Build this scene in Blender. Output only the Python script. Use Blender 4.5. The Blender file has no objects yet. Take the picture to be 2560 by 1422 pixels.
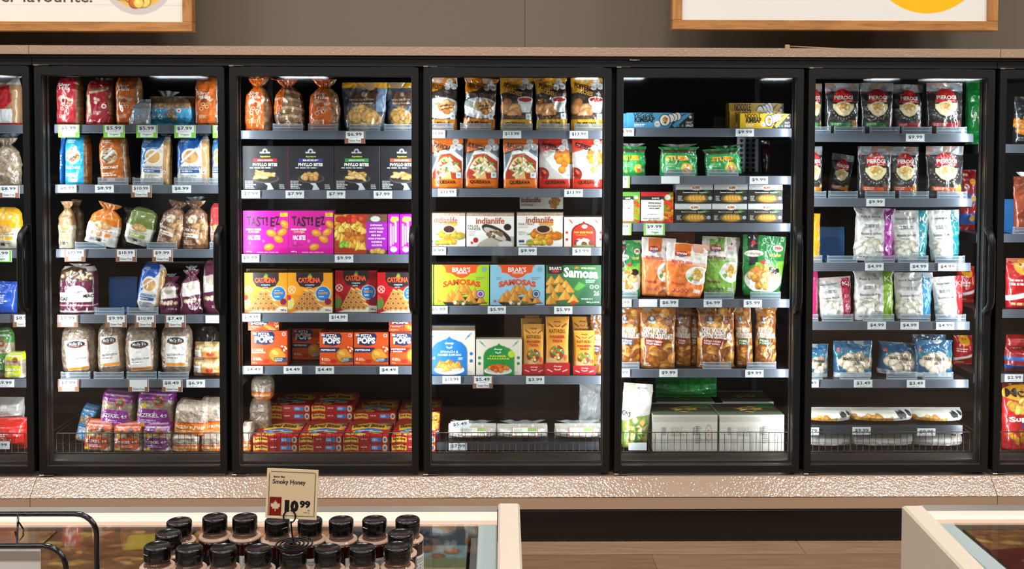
import bpy, math, random
import numpy as np
from mathutils import Vector, Matrix

# ------------------------------------------------------------------ camera
SC = bpy.context.scene
F, CY, CAMD, CAMZ = 2600.0, 445.0, 4.1103, 1.6
PSI, THETA, ROLL = 0.01411, 0.03655, 0.0027
CR = (Matrix.Rotation(-PSI, 3, 'Z') @ Matrix.Rotation(math.pi / 2 - THETA, 3, 'X') @ Matrix.Rotation(ROLL, 3, 'Z'))
CAM = Vector((0, -CAMD, CAMZ))
cam_data = bpy.data.cameras.new('camera')
cam_data.sensor_width = 36.0
cam_data.lens = F / 2560 * 36.0
cam_data.shift_y = -(711 - CY) / 2560
cam_data.clip_start = 0.05
cam_data.clip_end = 100
cam_ob = bpy.data.objects.new('camera', cam_data)
SC.collection.objects.link(cam_ob)
cam_ob.matrix_world = Matrix.Translation(CAM) @ CR.to_4x4()
SC.camera = cam_ob
# ------------------------------------------------------------------ view, world, lights
SC.view_settings.view_transform = 'Standard'
SC.view_settings.look = 'None'
SC.view_settings.gamma = 1.0
SC.view_settings.use_curve_mapping = False
SC.view_settings.exposure = 0.0
SC.cycles.max_bounces = 5
SC.cycles.diffuse_bounces = 2
SC.cycles.glossy_bounces = 3
SC.cycles.transmission_bounces = 4
SC.cycles.transparent_max_bounces = 14
SC.cycles.caustics_reflective = False
SC.cycles.caustics_refractive = False
world = bpy.data.worlds.new('world')
SC.world = world
world.use_nodes = True
world.node_tree.nodes['Background'].inputs[0].default_value = (1.0, 0.95, 0.9, 1)
world.node_tree.nodes['Background'].inputs[1].default_value = 0.10


def area_light(name, loc, target, sx, sy, power, col=(1, 1, 1), spread=180, parent=None):
    l = bpy.data.lights.new(name, 'AREA')
    l.shape = 'RECTANGLE'
    l.size, l.size_y, l.energy, l.color = sx, sy, power, col
    l.spread = math.radians(spread)
    o = bpy.data.objects.new(name, l)
    SC.collection.objects.link(o)
    o.location = loc
    o.rotation_euler = (Vector(target) - Vector(loc)).to_track_quat('-Z', 'Y').to_euler()
    return o


# store ceiling lamps: rows of fluorescent fittings running across the aisle
for lx in (-5.0, -3.5, -2.5, -0.8, 0.4, 2.6, 3.8, 5.2):
    area_light('ceiling_lamp', (lx, -1.7, 4.1), (lx, -1.7, 0), 0.6, 0.25, 42, (1.0, 0.965, 0.915))
for ly, lp in ((-4.6, 50), (-9.0, 40), (-15.0, 40), (-23.0, 50)):
    for lx in (-5.2, -2.6, 0.0, 2.6, 5.2):
        area_light('ceiling_lamp', (lx + 0.35, ly, 4.1), (lx + 0.35, ly, 0), 1.3, 0.22, lp, (1.0, 0.965, 0.915))

# the bright fittings at the far end of the store, mirrored in the tops of the glass doors
for lx, lw in ((-20.0, .9), (-12.8, 2.0), (-7.8, 1.8), (3.6, .9), (5.4, 1.0), (11.3, 1.0), (15.6, 1.1), (18.4, 2.1)):
    area_light('far_ceiling_lamp', (lx, -38.0, 4.1), (lx, -38.0, 0), lw, 1.3, 95 * lw, (0.85, 0.93, 1.0))

# ------------------------------------------------------------------ geometry of the place
PITCH, X3, HW = 0.762, 0.0796, 0.3709
ZT, ZB, ZCAP, ZLEDGE = 1.8844, 0.2705, 1.9638, 0.2577
SHELF_Y = 0.18


def bayx(k):
    return X3 + (k - 3) * PITCH


def unproj(px, py, Y):
    d = CR @ Vector(((px - 1280) / F, (CY - py) / F, -1))
    t = (Y + CAMD) / d.y
    return CAM + t * d


def unproj_z(px, py, z):
    d = CR @ Vector(((px - 1280) / F, (CY - py) / F, -1))
    t = (z - CAMZ) / d.z
    return CAM + t * d


def lin(c):
    if isinstance(c, str):
        c = c.lstrip('#')
        if len(c) == 3:
            c = ''.join(x * 2 for x in c)
        c = [int(c[i:i + 2], 16) / 255 for i in (0, 2, 4)]
        return np.array([(x / 12.92 if x <= 0.04045 else ((x + 0.055) / 1.055) ** 2.4) for x in c])
    return np.array(c, float)


# ------------------------------------------------------------------ materials
MATS = {}


def pmat(name, col='#888888', rough=0.5, metal=0.0, spec=0.5, coat=0.0, attr=False, bump=0.0, bscale=50.0,
         bdetail=3.0, emis=0.0, tr=0.0, alpha=None, stretch=None, sub=0.0):
    if name in MATS:
        return MATS[name]
    m = bpy.data.materials.new(name)
    m.use_nodes = True
    nt = m.node_tree
    b = nt.nodes['Principled BSDF']
    c = lin(col)
    b.inputs['Base Color'].default_value = (*c, 1)
    b.inputs['Roughness'].default_value = rough
    b.inputs['Metallic'].default_value = metal
    b.inputs['Specular IOR Level'].default_value = spec
    b.inputs['Coat Weight'].default_value = coat
    b.inputs['Coat Roughness'].default_value = 0.08
    if attr:
        a = nt.nodes.new('ShaderNodeAttribute')
        a.attribute_name = 'Col'
        nt.links.new(a.outputs['Color'], b.inputs['Base Color'])
    if bump:
        tc = nt.nodes.new('ShaderNodeTexCoord')
        n = nt.nodes.new('ShaderNodeTexNoise')
        n.inputs['Scale'].default_value = bscale
        n.inputs['Detail'].default_value = bdetail
        src = tc.outputs['Object']
        if stretch:
            mp = nt.nodes.new('ShaderNodeMapping')
            mp.inputs['Scale'].default_value = stretch
            nt.links.new(src, mp.inputs[0])
            src = mp.outputs[0]
        nt.links.new(src, n.inputs['Vector'])
        bp = nt.nodes.new('ShaderNodeBump')
        bp.inputs['Strength'].default_value = bump
        bp.inputs['Distance'].default_value = 0.01
        nt.links.new(n.outputs[0], bp.inputs['Height'])
        nt.links.new(bp.outputs[0], b.inputs['Normal'])
        if coat:
            nt.links.new(bp.outputs[0], b.inputs['Coat Normal'])
    if emis:
        b.inputs['Emission Color'].default_value = (*c, 1)
        b.inputs['Emission Strength'].default_value = emis
    if tr:
        out = nt.nodes['Material Output']
        t = nt.nodes.new('ShaderNodeBsdfTransparent')
        mx = nt.nodes.new('ShaderNodeMixShader')
        mx.inputs[0].default_value = 1 - tr
        nt.links.new(t.outputs[0], mx.inputs[1])
        nt.links.new(b.outputs[0], mx.inputs[2])
        nt.links.new(mx.outputs[0], out.inputs[0])
    MATS[name] = m
    return m


def glass_mat(name, tint=(0.93, 0.96, 0.97), refl=0.35, rough=0.02):
    if name in MATS:
        return MATS[name]
    m = bpy.data.materials.new(name)
    m.use_nodes = True
    nt = m.node_tree
    for n in list(nt.nodes):
        nt.nodes.remove(n)
    out = nt.nodes.new('ShaderNodeOutputMaterial')
    t = nt.nodes.new('ShaderNodeBsdfTransparent')
    t.inputs[0].default_value = (*tint, 1)
    g = nt.nodes.new('ShaderNodeBsdfGlossy')
    g.inputs['Roughness'].default_value = rough
    fr = nt.nodes.new('ShaderNodeFresnel')
    geo = nt.nodes.new('ShaderNodeNewGeometry')
    ior = nt.nodes.new('ShaderNodeMapRange')
    ior.inputs['To Min'].default_value = 1.5
    ior.inputs['To Max'].default_value = 1 / 1.5
    nt.links.new(geo.outputs['Backfacing'], ior.inputs['Value'])
    nt.links.new(ior.outputs[0], fr.inputs[0])
    mul = nt.nodes.new('ShaderNodeMath')
    mul.operation = 'MULTIPLY_ADD'
    mul.inputs[1].default_value = 1.0
    mul.inputs[2].default_value = refl
    nt.links.new(fr.outputs[0], mul.inputs[0])
    mx = nt.nodes.new('ShaderNodeMixShader')
    nt.links.new(mul.outputs[0], mx.inputs[0])
    nt.links.new(t.outputs[0], mx.inputs[1])
    nt.links.new(g.outputs[0], mx.inputs[2])
    nt.links.new(mx.outputs[0], out.inputs[0])
    MATS[name] = m
    return m


M_CARD = pmat('printed_card', attr=True, rough=0.42, spec=0.45)
M_FILM = pmat('printed_film', attr=True, rough=0.3, spec=0.5, coat=0.8, bump=0.4, bscale=34, bdetail=2)
M_MATTE = pmat('matte_film', attr=True, rough=0.42, spec=0.5, bump=0.12, bscale=28, bdetail=2)
M_CLEARBAG = pmat('bag_over_bread', attr=True, rough=0.3, spec=0.5, coat=1.0, bump=0.8, bscale=42, bdetail=3)
M_PAPER = pmat('tag_print', attr=True, rough=0.5, spec=0.3)
M_TUFT = pmat('clear_film', col='#e8eef2', rough=0.15, spec=0.8, tr=0.72, bump=0.5, bscale=60)
M_LIP = pmat('clear_tray_plastic', col='#93a3b0', rough=0.1, spec=0.9, tr=0.7)
M_LIPEDGE = pmat('tray_plastic_edge', col='#c4d0d8', rough=0.12, spec=0.9, tr=0.35)
M_PADDLE = pmat('blue_tray_plastic', col='#3f80c0', rough=0.15, spec=0.6, tr=0.12)
M_BLACK = pmat('black_powder_coat', col='#161616', rough=0.42, spec=0.35, bump=0.06, bscale=900)
M_DARK = pmat('interior_dark', col='#050506', rough=0.6, spec=0.2)
M_BLKPL = pmat('black_plastic', col='#0a0a0a', rough=0.36, spec=0.4)
M_STEEL = pmat('brushed_steel', col='#8a8d92', rough=0.32, metal=0.85, bump=0.03, bscale=200, stretch=(0.05, 1, 1))
M_CHAN = pmat('price_channel_grey', col='#656b75', rough=0.28, metal=0.3, spec=0.5)
M_SHELF = pmat('shelf_dark_steel', col='#1b1c1f', rough=0.4, metal=0.3)
M_WIRE = pmat('dark_wire', col='#3a2f28', rough=0.35, metal=0.5)
M_LED = pmat('led_strip', col='#eef6ff', rough=0.4, emis=3.0)


# ------------------------------------------------------------------ mesh builder
class MB:
    def __init__(s):
        s.v, s.q, s.t, s.c = [], [], [], []
        s.n = 0
        s.smooth = []

    def add(s, v, quads=None, tris=None, col='#ffffff', smooth=False):
        v = np.asarray(v, float).reshape(-1, 3)
        c = lin(col) if isinstance(col, (str, tuple)) else np.asarray(col, float)
        if c.ndim == 1:
            c = np.tile(c, (len(v), 1))
        if quads is not None and len(quads):
            s.q.append(np.asarray(quads, int) + s.n)
            s.smooth.append(('q', len(quads), smooth))
        if tris is not None and len(tris):
            s.t.append(np.asarray(tris, int) + s.n)
            s.smooth.append(('t', len(tris), smooth))
        s.v.append(v)
        s.c.append(c)
        s.n += len(v)

    def box(s, x0, x1, y0, y1, z0, z1, col='#ffffff', bev=0.0):
        if bev > 0:
            b = bev
            # chamfered box: an inner ring per face joined by bevel strips
            P = []
            idx = {}
            for ix, xx in enumerate((x0, x1)):
                for iy, yy in enumerate((y0, y1)):
                    for iz, zz in enumerate((z0, z1)):
                        sx, sy, sz = (1 - 2 * ix), (1 - 2 * iy), (1 - 2 * iz)
                        for ax in range(3):
                            p = [xx + sx * b, yy + sy * b, zz + sz * b]
                            p[ax] = (xx, yy, zz)[ax]
                            idx[(ix, iy, iz, ax)] = len(P)
                            P.append(p)
            Q, T = [], []
            for ax in range(3):
                o = [a for a in range(3) if a != ax]
                for side in (0, 1):
                    r = []
                    for a, c_ in ((0, 0), (1, 0), (1, 1), (0, 1)):
                        k = [0, 0, 0]
                        k[ax] = side
                        k[o[0]] = a
                        k[o[1]] = c_
                        r.append(idx[(*k, ax)])
                    if (side == 0) == (ax != 1):
                        r = r[::-1]
                    Q.append(r)
            for ax in range(3):      # edge strips along axis ax
                o = [a for a in range(3) if a != ax]
                for a in (0, 1):
                    for c_ in (0, 1):
                        k0 = [0, 0, 0]
                        k0[o[0]] = a
                        k0[o[1]] = c_
                        k1 = list(k0)
                        k1[ax] = 1
                        Q.append([idx[(*k0, o[0])], idx[(*k1, o[0])], idx[(*k1, o[1])], idx[(*k0, o[1])]])
            for ix in (0, 1):
                for iy in (0, 1):
                    for iz in (0, 1):
                        T.append([idx[(ix, iy, iz, a)] for a in range(3)])
            s.add(P, Q, T, col)
            return
        v = [(x, y, z) for x in (x0, x1) for y in (y0, y1) for z in (z0, z1)]
        q = [(0, 1, 3, 2), (4, 6, 7, 5), (0, 4, 5, 1), (2, 3, 7, 6), (0, 2, 6, 4), (1, 5, 7, 3)]
        s.add(v, q, None, col)

    def prism(s, prof, x0, x1, col='#ffffff'):
        """profile of (y,z) points extruded along x"""
        n = len(prof)
        v = [(x0, y, z) for y, z in prof] + [(x1, y, z) for y, z in prof]
        q = [(i, (i + 1) % n, n + (i + 1) % n, n + i) for i in range(n)]
        t = []
        for i in range(1, n - 1):
            t.append((0, i + 1, i))
            t.append((n, n + i, n + i + 1))
        s.add(v, q, t, col)

    def tube(s, pts, r, col='#ffffff', seg=8, closed=False):
        pts = [Vector(p) for p in pts]
        n = len(pts)
        rings = []
        up = Vector((0.13, 0.31, 0.94))
        for i, p in enumerate(pts):
            a = pts[(i - 1) % n] if (closed or i > 0) else p
            b = pts[(i + 1) % n] if (closed or i < n - 1) else p
            t = (b - a).normalized()
            if abs(t.dot(up)) > 0.98:
                up = Vector((1, 0, 0))
            n1 = t.cross(up).normalized()
            n2 = t.cross(n1)
            rr = r[i] if isinstance(r, (list, tuple)) else r
            rings.append([p + rr * (math.cos(2 * math.pi * k / seg) * n1 + math.sin(2 * math.pi * k / seg) * n2) for k in range(seg)])
        v = [p for ring in rings for p in ring]
        q = []
        m = n if closed else n - 1
        for i in range(m):
            j = (i + 1) % n
            for k in range(seg):
                q.append((i * seg + k, i * seg + (k + 1) % seg, j * seg + (k + 1) % seg, j * seg + k))
        t = []
        if not closed:
            for k in range(1, seg - 1):
                t.append((0, k, k + 1))
                t.append(((n - 1) * seg, (n - 1) * seg + k + 1, (n - 1) * seg + k))
        s.add(v, q, t, col, smooth=True)

    def lathe(s, prof, seg=28, col='#ffffff', cx=0, cy=0):
        """(r,z) profile about z"""
        n = len(prof)
        a = np.arange(seg) * 2 * np.pi / seg
        v = np.array([(cx + r * np.cos(t), cy + r * np.sin(t), z) for r, z in prof for t in a])
        q = [(i * seg + k, i * seg + (k + 1) % seg, (i + 1) * seg + (k + 1) % seg, (i + 1) * seg + k) for i in range(n - 1) for k in range(seg)]
        s.add(v, q, None, col, smooth=True)

    def build(s, name, mat, parent=None, loc=None):
        me = bpy.data.meshes.new(name)
        v = np.concatenate(s.v)
        q = np.concatenate(s.q) if s.q else np.zeros((0, 4), int)
        t = np.concatenate(s.t) if s.t else np.zeros((0, 3), int)
        me.vertices.add(len(v))
        me.vertices.foreach_set('co', v.ravel().astype(np.float32))
        nl = q.size + t.size
        me.loops.add(nl)
        me.loops.foreach_set('vertex_index', np.concatenate([q.ravel(), t.ravel()]).astype(np.int32))
        me.polygons.add(len(q) + len(t))
        st = np.concatenate([np.arange(len(q)) * 4, len(q) * 4 + np.arange(len(t)) * 3]).astype(np.int32)
        me.polygons.foreach_set('loop_start', st)
        sm = np.concatenate([np.concatenate([np.full(n, f) for k, n, f in s.smooth if k == kk] or [np.zeros(0, bool)]) for kk in 'qt']).astype(bool)
        me.polygons.foreach_set('use_smooth', sm)
        ca = me.color_attributes.new('Col', 'FLOAT_COLOR', 'POINT')
        c = np.concatenate(s.c)
        ca.data.foreach_set('color', np.concatenate([np.clip(c, 0, 1), np.ones((len(c), 1))], 1).ravel().astype(np.float32))
        me.materials.append(mat)
        me.update(calc_edges=True)
        me.validate()
        o = bpy.data.objects.new(name, me)
        SC.collection.objects.link(o)
        if parent is not None:
            o.parent = parent
        if loc is not None:
            o.location = loc
        return o


def empty(name, loc=(0, 0, 0)):
    o = bpy.data.objects.new(name, None)
    SC.collection.objects.link(o)
    o.location = loc
    o.empty_display_size = 0.05
    return o


USED = set()


def tag(o, label=None, cat=None, group=None, kind=None):
    if label:
        assert label not in USED, 'repeated label: ' + label
        USED.add(label)
        if not 4 <= len(label.split()) <= 16:
            print('LABEL LENGTH', label)
        o['label'] = label
    if cat:
        o['category'] = cat
    if group:
        o['group'] = group
    if kind:
        o['kind'] = kind
    return o


# ------------------------------------------------------------------ lettering
GL = {}


def glyphs(s, bold):
    key = (s, bold)
    if key in GL:
        return GL[key]
    cu = bpy.data.curves.new('lettering', 'FONT')
    cu.body = s
    cu.size = 1
    cu.resolution_u = 2
    cu.offset = bold
    cu.space_line = 0.95
    ob = bpy.data.objects.new('lettering', cu)
    SC.collection.objects.link(ob)
    me = bpy.data.meshes.new_from_object(ob.evaluated_get(bpy.context.evaluated_depsgraph_get()))
    me.calc_loop_triangles()
    v = np.zeros(len(me.vertices) * 3)
    me.vertices.foreach_get('co', v)
    v = v.reshape(-1, 3)[:, :2]
    t = np.zeros(len(me.loop_triangles) * 3, int)
    me.loop_triangles.foreach_get('vertices', t)
    t = t.reshape(-1, 3)
    bpy.data.objects.remove(ob)
    bpy.data.curves.remove(cu)
    bpy.data.meshes.remove(me)
    if len(v):
        lo, hi = v.min(0), v.max(0)
        v = (v - lo) / np.maximum(hi - lo, 1e-6)
        # all triangles wound the same way
        a, b, c = v[t[:, 0]], v[t[:, 1]], v[t[:, 2]]
        cr = (b[:, 0] - a[:, 0]) * (c[:, 1] - a[:, 1]) - (b[:, 1] - a[:, 1]) * (c[:, 0] - a[:, 0])
        t[cr < 0] = t[cr < 0][:, ::-1]
    GL[key] = (v, t)
    return GL[key]


# ------------------------------------------------------------------ noise and canvas
def vnoise(U, V, scale, seed, octaves=3):
    rng = np.random.RandomState(seed)
    out = np.zeros(U.shape)
    amp, tot = 1.0, 0
    for o in range(octaves):
        g = rng.rand(66, 66)
        x = (U * scale) % 64
        y = (V * scale) % 64
        xi, yi = x.astype(int), y.astype(int)
        fx, fy = x - xi, y - yi
        fx = fx * fx * (3 - 2 * fx)
        fy = fy * fy * (3 - 2 * fy)
        out += amp * ((g[yi, xi] * (1 - fx) + g[yi, xi + 1] * fx) * (1 - fy) + (g[yi + 1, xi] * (1 - fx) + g[yi + 1, xi + 1] * fx) * fy)
        tot += amp
        amp *= 0.5
        scale *= 2.03
    return out / tot - 0.5


class Cv:
    """artwork of one printed face; u to the right, v downwards, both 0..1"""

    def __init__(s, w, h, bg='#ffffff', res=0.0023):
        s.w, s.h = w, h
        s.nx, s.ny = max(6, int(w / res)), max(6, int(h / res))
        s.U, s.V = np.meshgrid((np.arange(2 * (s.nx + 1)) + .5) / (2 * (s.nx + 1)), (np.arange(2 * (s.ny + 1)) + .5) / (2 * (s.ny + 1)))
        s.c = np.zeros(s.U.shape + (3,)) + lin(bg)
        s.texts = []
        s.rng = random.Random(7)
        s.seed = 1

    def put(s, m, col, a=1.0):
        s.c[m] = s.c[m] * (1 - a) + lin(col) * a

    def fill(s, col):
        s.c[:] = lin(col)

    def R(s, u0, v0, u1, v1, col, rot=0, a=1.0):
        cu, cv, hu, hv = (u0 + u1) / 2, (v0 + v1) / 2, (u1 - u0) / 2, (v1 - v0) / 2
        x, y = (s.U - cu) * s.w, (s.V - cv) * s.h
        if rot:
            r = math.radians(rot)
            x, y = x * math.cos(r) - y * math.sin(r), x * math.sin(r) + y * math.cos(r)
        s.put((abs(x) <= hu * s.w) & (abs(y) <= hv * s.h), col, a)

    def E(s, cu, cv, ru, rv, col, rot=0, a=1.0, half=None):
        x, y = (s.U - cu) * s.w, (s.V - cv) * s.h
        if rot:
            r = math.radians(rot)
            x, y = x * math.cos(r) - y * math.sin(r), x * math.sin(r) + y * math.cos(r)
        m = (x / (ru * s.w)) ** 2 + (y / (rv * s.h)) ** 2 <= 1
        if half == 't':
            m &= y <= 0
        if half == 'b':
            m &= y >= 0
        s.put(m, col, a)

    def C(s, cu, cv, r, col, a=1.0):
        """a true circle, radius as a share of the width"""
        s.E(cu, cv, r, r * s.w / s.h, col, 0, a)

    def P(s, pts, col, a=1.0):
        m = np.zeros(s.U.shape, bool)
        n = len(pts)
        for i in range(n):
            (x0, y0), (x1, y1) = pts[i], pts[(i + 1) % n]
            if y0 == y1:
                continue
            c = ((s.V > min(y0, y1)) & (s.V <= max(y0, y1)) & (s.U < (s.V - y0) * (x1 - x0) / (y1 - y0) + x0))
            m ^= c
        s.put(m, col, a)

    def N(s, amt, scale=12, region=None, aniso=(1, 1)):
        s.seed += 1
        n = vnoise(s.U * aniso[0] * s.w / max(s.w, s.h), s.V * aniso[1] * s.h / max(s.w, s.h), scale, s.seed)
        f = 1 + amt * 2 * n
        if region:
            m = (s.U >= region[0]) & (s.U <= region[2]) & (s.V >= region[1]) & (s.V <= region[3])
            s.c[m] *= f[m][:, None]
        else:
            s.c *= f[..., None]

    def T(s, txt, u0, v0, u1, v1, col='#ffffff', bold=0.02, rot=0, arc=0, flip=False):
        s.texts.append((txt, u0, v0, u1, v1, col, bold, rot, arc, flip))

    def L(s, u0, v0, u1, v1, n, col, a=0.8):
        """rows of print too small to read"""
        dv = (v1 - v0) / n
        for i in range(n):
            L_ = u0 + (u1 - u0) * s.rng.uniform(.6, 1)
            u = u0
            while u < L_:
                e = min(L_, u + (u1 - u0) * s.rng.uniform(.08, .25))
                s.R(u, v0 + dv * (i + .2), e, v0 + dv * (i + .75), col, 0, a)
                u = e + (u1 - u0) * .04

    def lumps(s, cu, cv, ru, rv, n, r, cols, seed=3, asp=1.0, shape='e'):
        rg = random.Random(seed)
        L = []
        for i in range(n):
            a, d = rg.uniform(0, 6.28), math.sqrt(rg.random())
            L.append((cu + ru * d * math.cos(a), cv + rv * d * math.sin(a)))
        L.sort(key=lambda p: p[1])
        for x, y in L:
            c = lin(rg.choice(cols))
            k = r * rg.uniform(.8, 1.2)
            kr = k * s.w / s.h * asp
            an = rg.uniform(-50, 50)
            if shape == 't':
                o = rg.uniform(-.5, .5)
                pts = [(x + k * 1.25 * math.sin(o + t), y - kr * 1.25 * math.cos(o + t)) for t in (0, 2.1, 4.2)]
                s.P(pts, tuple(c * .4))
                pts = [(x + k * 1.05 * math.sin(o + t), y - kr * 1.05 * math.cos(o + t)) for t in (0, 2.1, 4.2)]
                s.P(pts, tuple(c))
                s.P([pts[0], pts[2], (x, y)], tuple(np.clip(c * 1.35, 0, 1)))
            elif shape == 'o':
                s.E(x, y, k, kr, tuple(c * .4), an)
                s.E(x, y, k * .85, kr * .85, tuple(np.clip(c * 1.1, 0, 1)), an)
                s.E(x, y, k * .45, kr * .45, tuple(c * .45), an)
            elif shape == 'r':
                s.E(x, y, k * 1.7, kr * .62, tuple(c * .4), an)
                s.E(x, y, k * 1.6, kr * .5, tuple(c), an)
                s.E(x, y - kr * .15, k * 1.3, kr * .2, tuple(np.clip(c * 1.35, 0, 1)), an)
            else:
                s.E(x, y, k, kr, tuple(c * .42), an)
                s.E(x, y - kr * .06, k * .88, kr * .86, tuple(c), an)
                s.E(x - k * .15, y - kr * .25, k * .45, kr * .35, tuple(np.clip(c * 1.3, 0, 1)), an)

    def cols(s):
        c = s.c
        return (c[0::2, 0::2] + c[1::2, 0::2] + c[0::2, 1::2] + c[1::2, 1::2]) / 4

    def onto(s, mb, surf, lift=0.0009, smooth=True, flip=False):
        """lay the artwork and its lettering on surf(u,v)->xyz (front faces -y)"""
        u, v = np.meshgrid(np.linspace(0, 1, s.nx + 1), np.linspace(0, 1, s.ny + 1))
        p = surf(u.ravel(), v.ravel())
        i = np.arange(s.ny)[:, None] * (s.nx + 1) + np.arange(s.nx)[None, :]
        i = i.ravel()
        q = np.stack([i, i + s.nx + 1, i + s.nx + 2, i + 1], 1)
        mb.add(p, q, None, s.cols().reshape(-1, 3), smooth)
        for (txt, u0, v0, u1, v1, col, bold, rot, arc, fl) in s.texts:
            g, t = glyphs(txt, bold)
            if not len(g):
                continue
            gx = 1 - g[:, 0] if fl else g[:, 0]
            x = (gx - .5) * (u1 - u0) * s.w
            y = (.5 - g[:, 1]) * (v1 - v0) * s.h
            if arc:
                y = y - arc * s.h * (1 - (2 * gx - 1) ** 2)
            if rot:
                r = math.radians(-rot)
                x, y = x * math.cos(r) - y * math.sin(r), x * math.sin(r) + y * math.cos(r)
            uu = (u0 + u1) / 2 + x / s.w
            vv = (v0 + v1) / 2 + y / s.h
            ok = ((uu > 0) & (uu < 1) & (vv > 0) & (vv < 1))
            tt = t[ok[t].all(1)]
            if not len(tt):
                continue
            if fl:
                tt = tt[:, ::-1]
            p = surf(uu, vv, lift)
            mb.add(p, None, tt, col, False)


# ------------------------------------------------------------------ package shapes
def lookup(tab, v):
    xs, ys = zip(*tab)
    return np.interp(v, xs, ys)


PROFILES = {
    # name: (width along v, thickness along v, roundness, crumple)
    'pouch': ([(0, 1), (.5, .985), (1, .97)], [(0, .02), (.09, .05), (.35, .7), (.8, 1), (.97, .92), (1, .8)], 2.3, .0048),
    'doypack': ([(0, 1), (.12, 1), (.6, .93), (.9, .88), (1, .8)], [(0, .02), (.12, .06), (.4, .6), (.85, 1), (.97, .85), (1, .6)], 2.3, .0065),
    'pillow': ([(0, .97), (.5, 1), (1, .97)], [(0, .02), (.06, .1), (.25, .8), (.5, 1), (.75, .9), (.94, .15), (1, .05)], 2.2, .005),
    'loaf': ([(0, .8), (.08, .92), (.2, .98), (1, 1)], [(0, .25), (.1, .75), (.25, 1), (.95, 1), (1, .9)], 4.0, .005),
    'oval': ([(0, .5), (.05, .75), (.15, .93), (.5, 1), (.85, .94), (1, .72)], [(0, .3), (.1, .7), (.3, 1), (.8, 1), (1, .6)], 2.6, .005),
    'tied': ([(0, .75), (.07, .62), (.14, .3), (.2, .55), (.3, .85), (.55, 1), (1, .96)], [(0, .3), (.14, .25), (.2, .5), (.35, .95), (.8, 1), (1, .8)], 3.0, .008),
    'crimp': ([(0, 1), (.04, .99), (.1, .9), (.5, .92), (1, .94)], [(0, .05), (.08, .2), (.3, .8), (.8, 1), (1, .8)], 2.6, .009),
    'curved': ([(0, 1), (.1, .97), (.5, .93), (.9, .97), (1, .98)], [(0, .12), (.2, .8), (.5, 1), (.9, 1), (1, 1)], 3.0, .0006),
}


def pack_surf(w, h, d, prof, seed=0, crumple=None, rough=1.0):
    W, D, p, cr = PROFILES[prof]
    if crumple is not None:
        cr = crumple

    def disp(u, v, k):
        return vnoise(u * w * 22 + seed * 1.7, v * h * 16 + k, 1.0, 11 + seed % 17, 3)

    def surf(u, v, lift=0.0, back=False):
        u = np.asarray(u, float)
        v = np.asarray(v, float)
        wf = lookup(W, v)
        th = lookup(D, v)
        e = np.clip(1 - abs(2 * u - 1) ** p, 0, 1) ** (1 / p)
        n = disp(u, v, 0)
        rg = vnoise(u * w * 30 + v * h * 9 + seed, v * h * 24 - u * w * 7, 1.0, 29 + seed % 7, 2)
        n = n + (.28 - abs(rg) * 2.2) * .55
        n2 = vnoise(v * 9 + seed, v * 0 + 3.3 + (u > .5) * 5, 1.0, seed % 13 + 2, 2)
        x = (u - .5) * w * wf + (2 * u - 1) * n2 * cr * .9
        yy = d / 2 * th * e + cr * n * (0.25 + e) * 1.6
        y = -yy - lift if not back else yy + lift
        z = (1 - v) * h + n2 * cr * .5 * (v < .05)
        return np.stack([x, y, z], 1)
    return surf


def close_back(mb, surf, w, h, col, nx=10, ny=12):
    u, v = np.meshgrid(np.linspace(0, 1, nx + 1), np.linspace(0, 1, ny + 1))
    p = surf(u.ravel(), v.ravel(), 0, True)
    i = (np.arange(ny)[:, None] * (nx + 1) + np.arange(nx)[None, :]).ravel()
    q = np.stack([i, i + 1, i + nx + 2, i + nx + 1], 1)
    mb.add(p, q, None, col, True)
    # base
    nn = 12
    uu = np.linspace(0, 1, nn + 1)
    a = surf(uu, np.ones(nn + 1))
    b = surf(uu, np.ones(nn + 1), 0, True)
    k = np.arange(nn)
    mb.add(np.concatenate([a, b]), np.stack([k, k + nn + 1, k + nn + 2, k + 1], 1), None, col, False)


def plane_surf(o, ux, uv, n):
    o, ux, uv, n = (np.array(t, float) for t in (o, ux, uv, n))

    def surf(u, v, lift=0.0):
        return o + np.outer(u, ux) + np.outer(v, uv) + n * lift
    return surf
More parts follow.
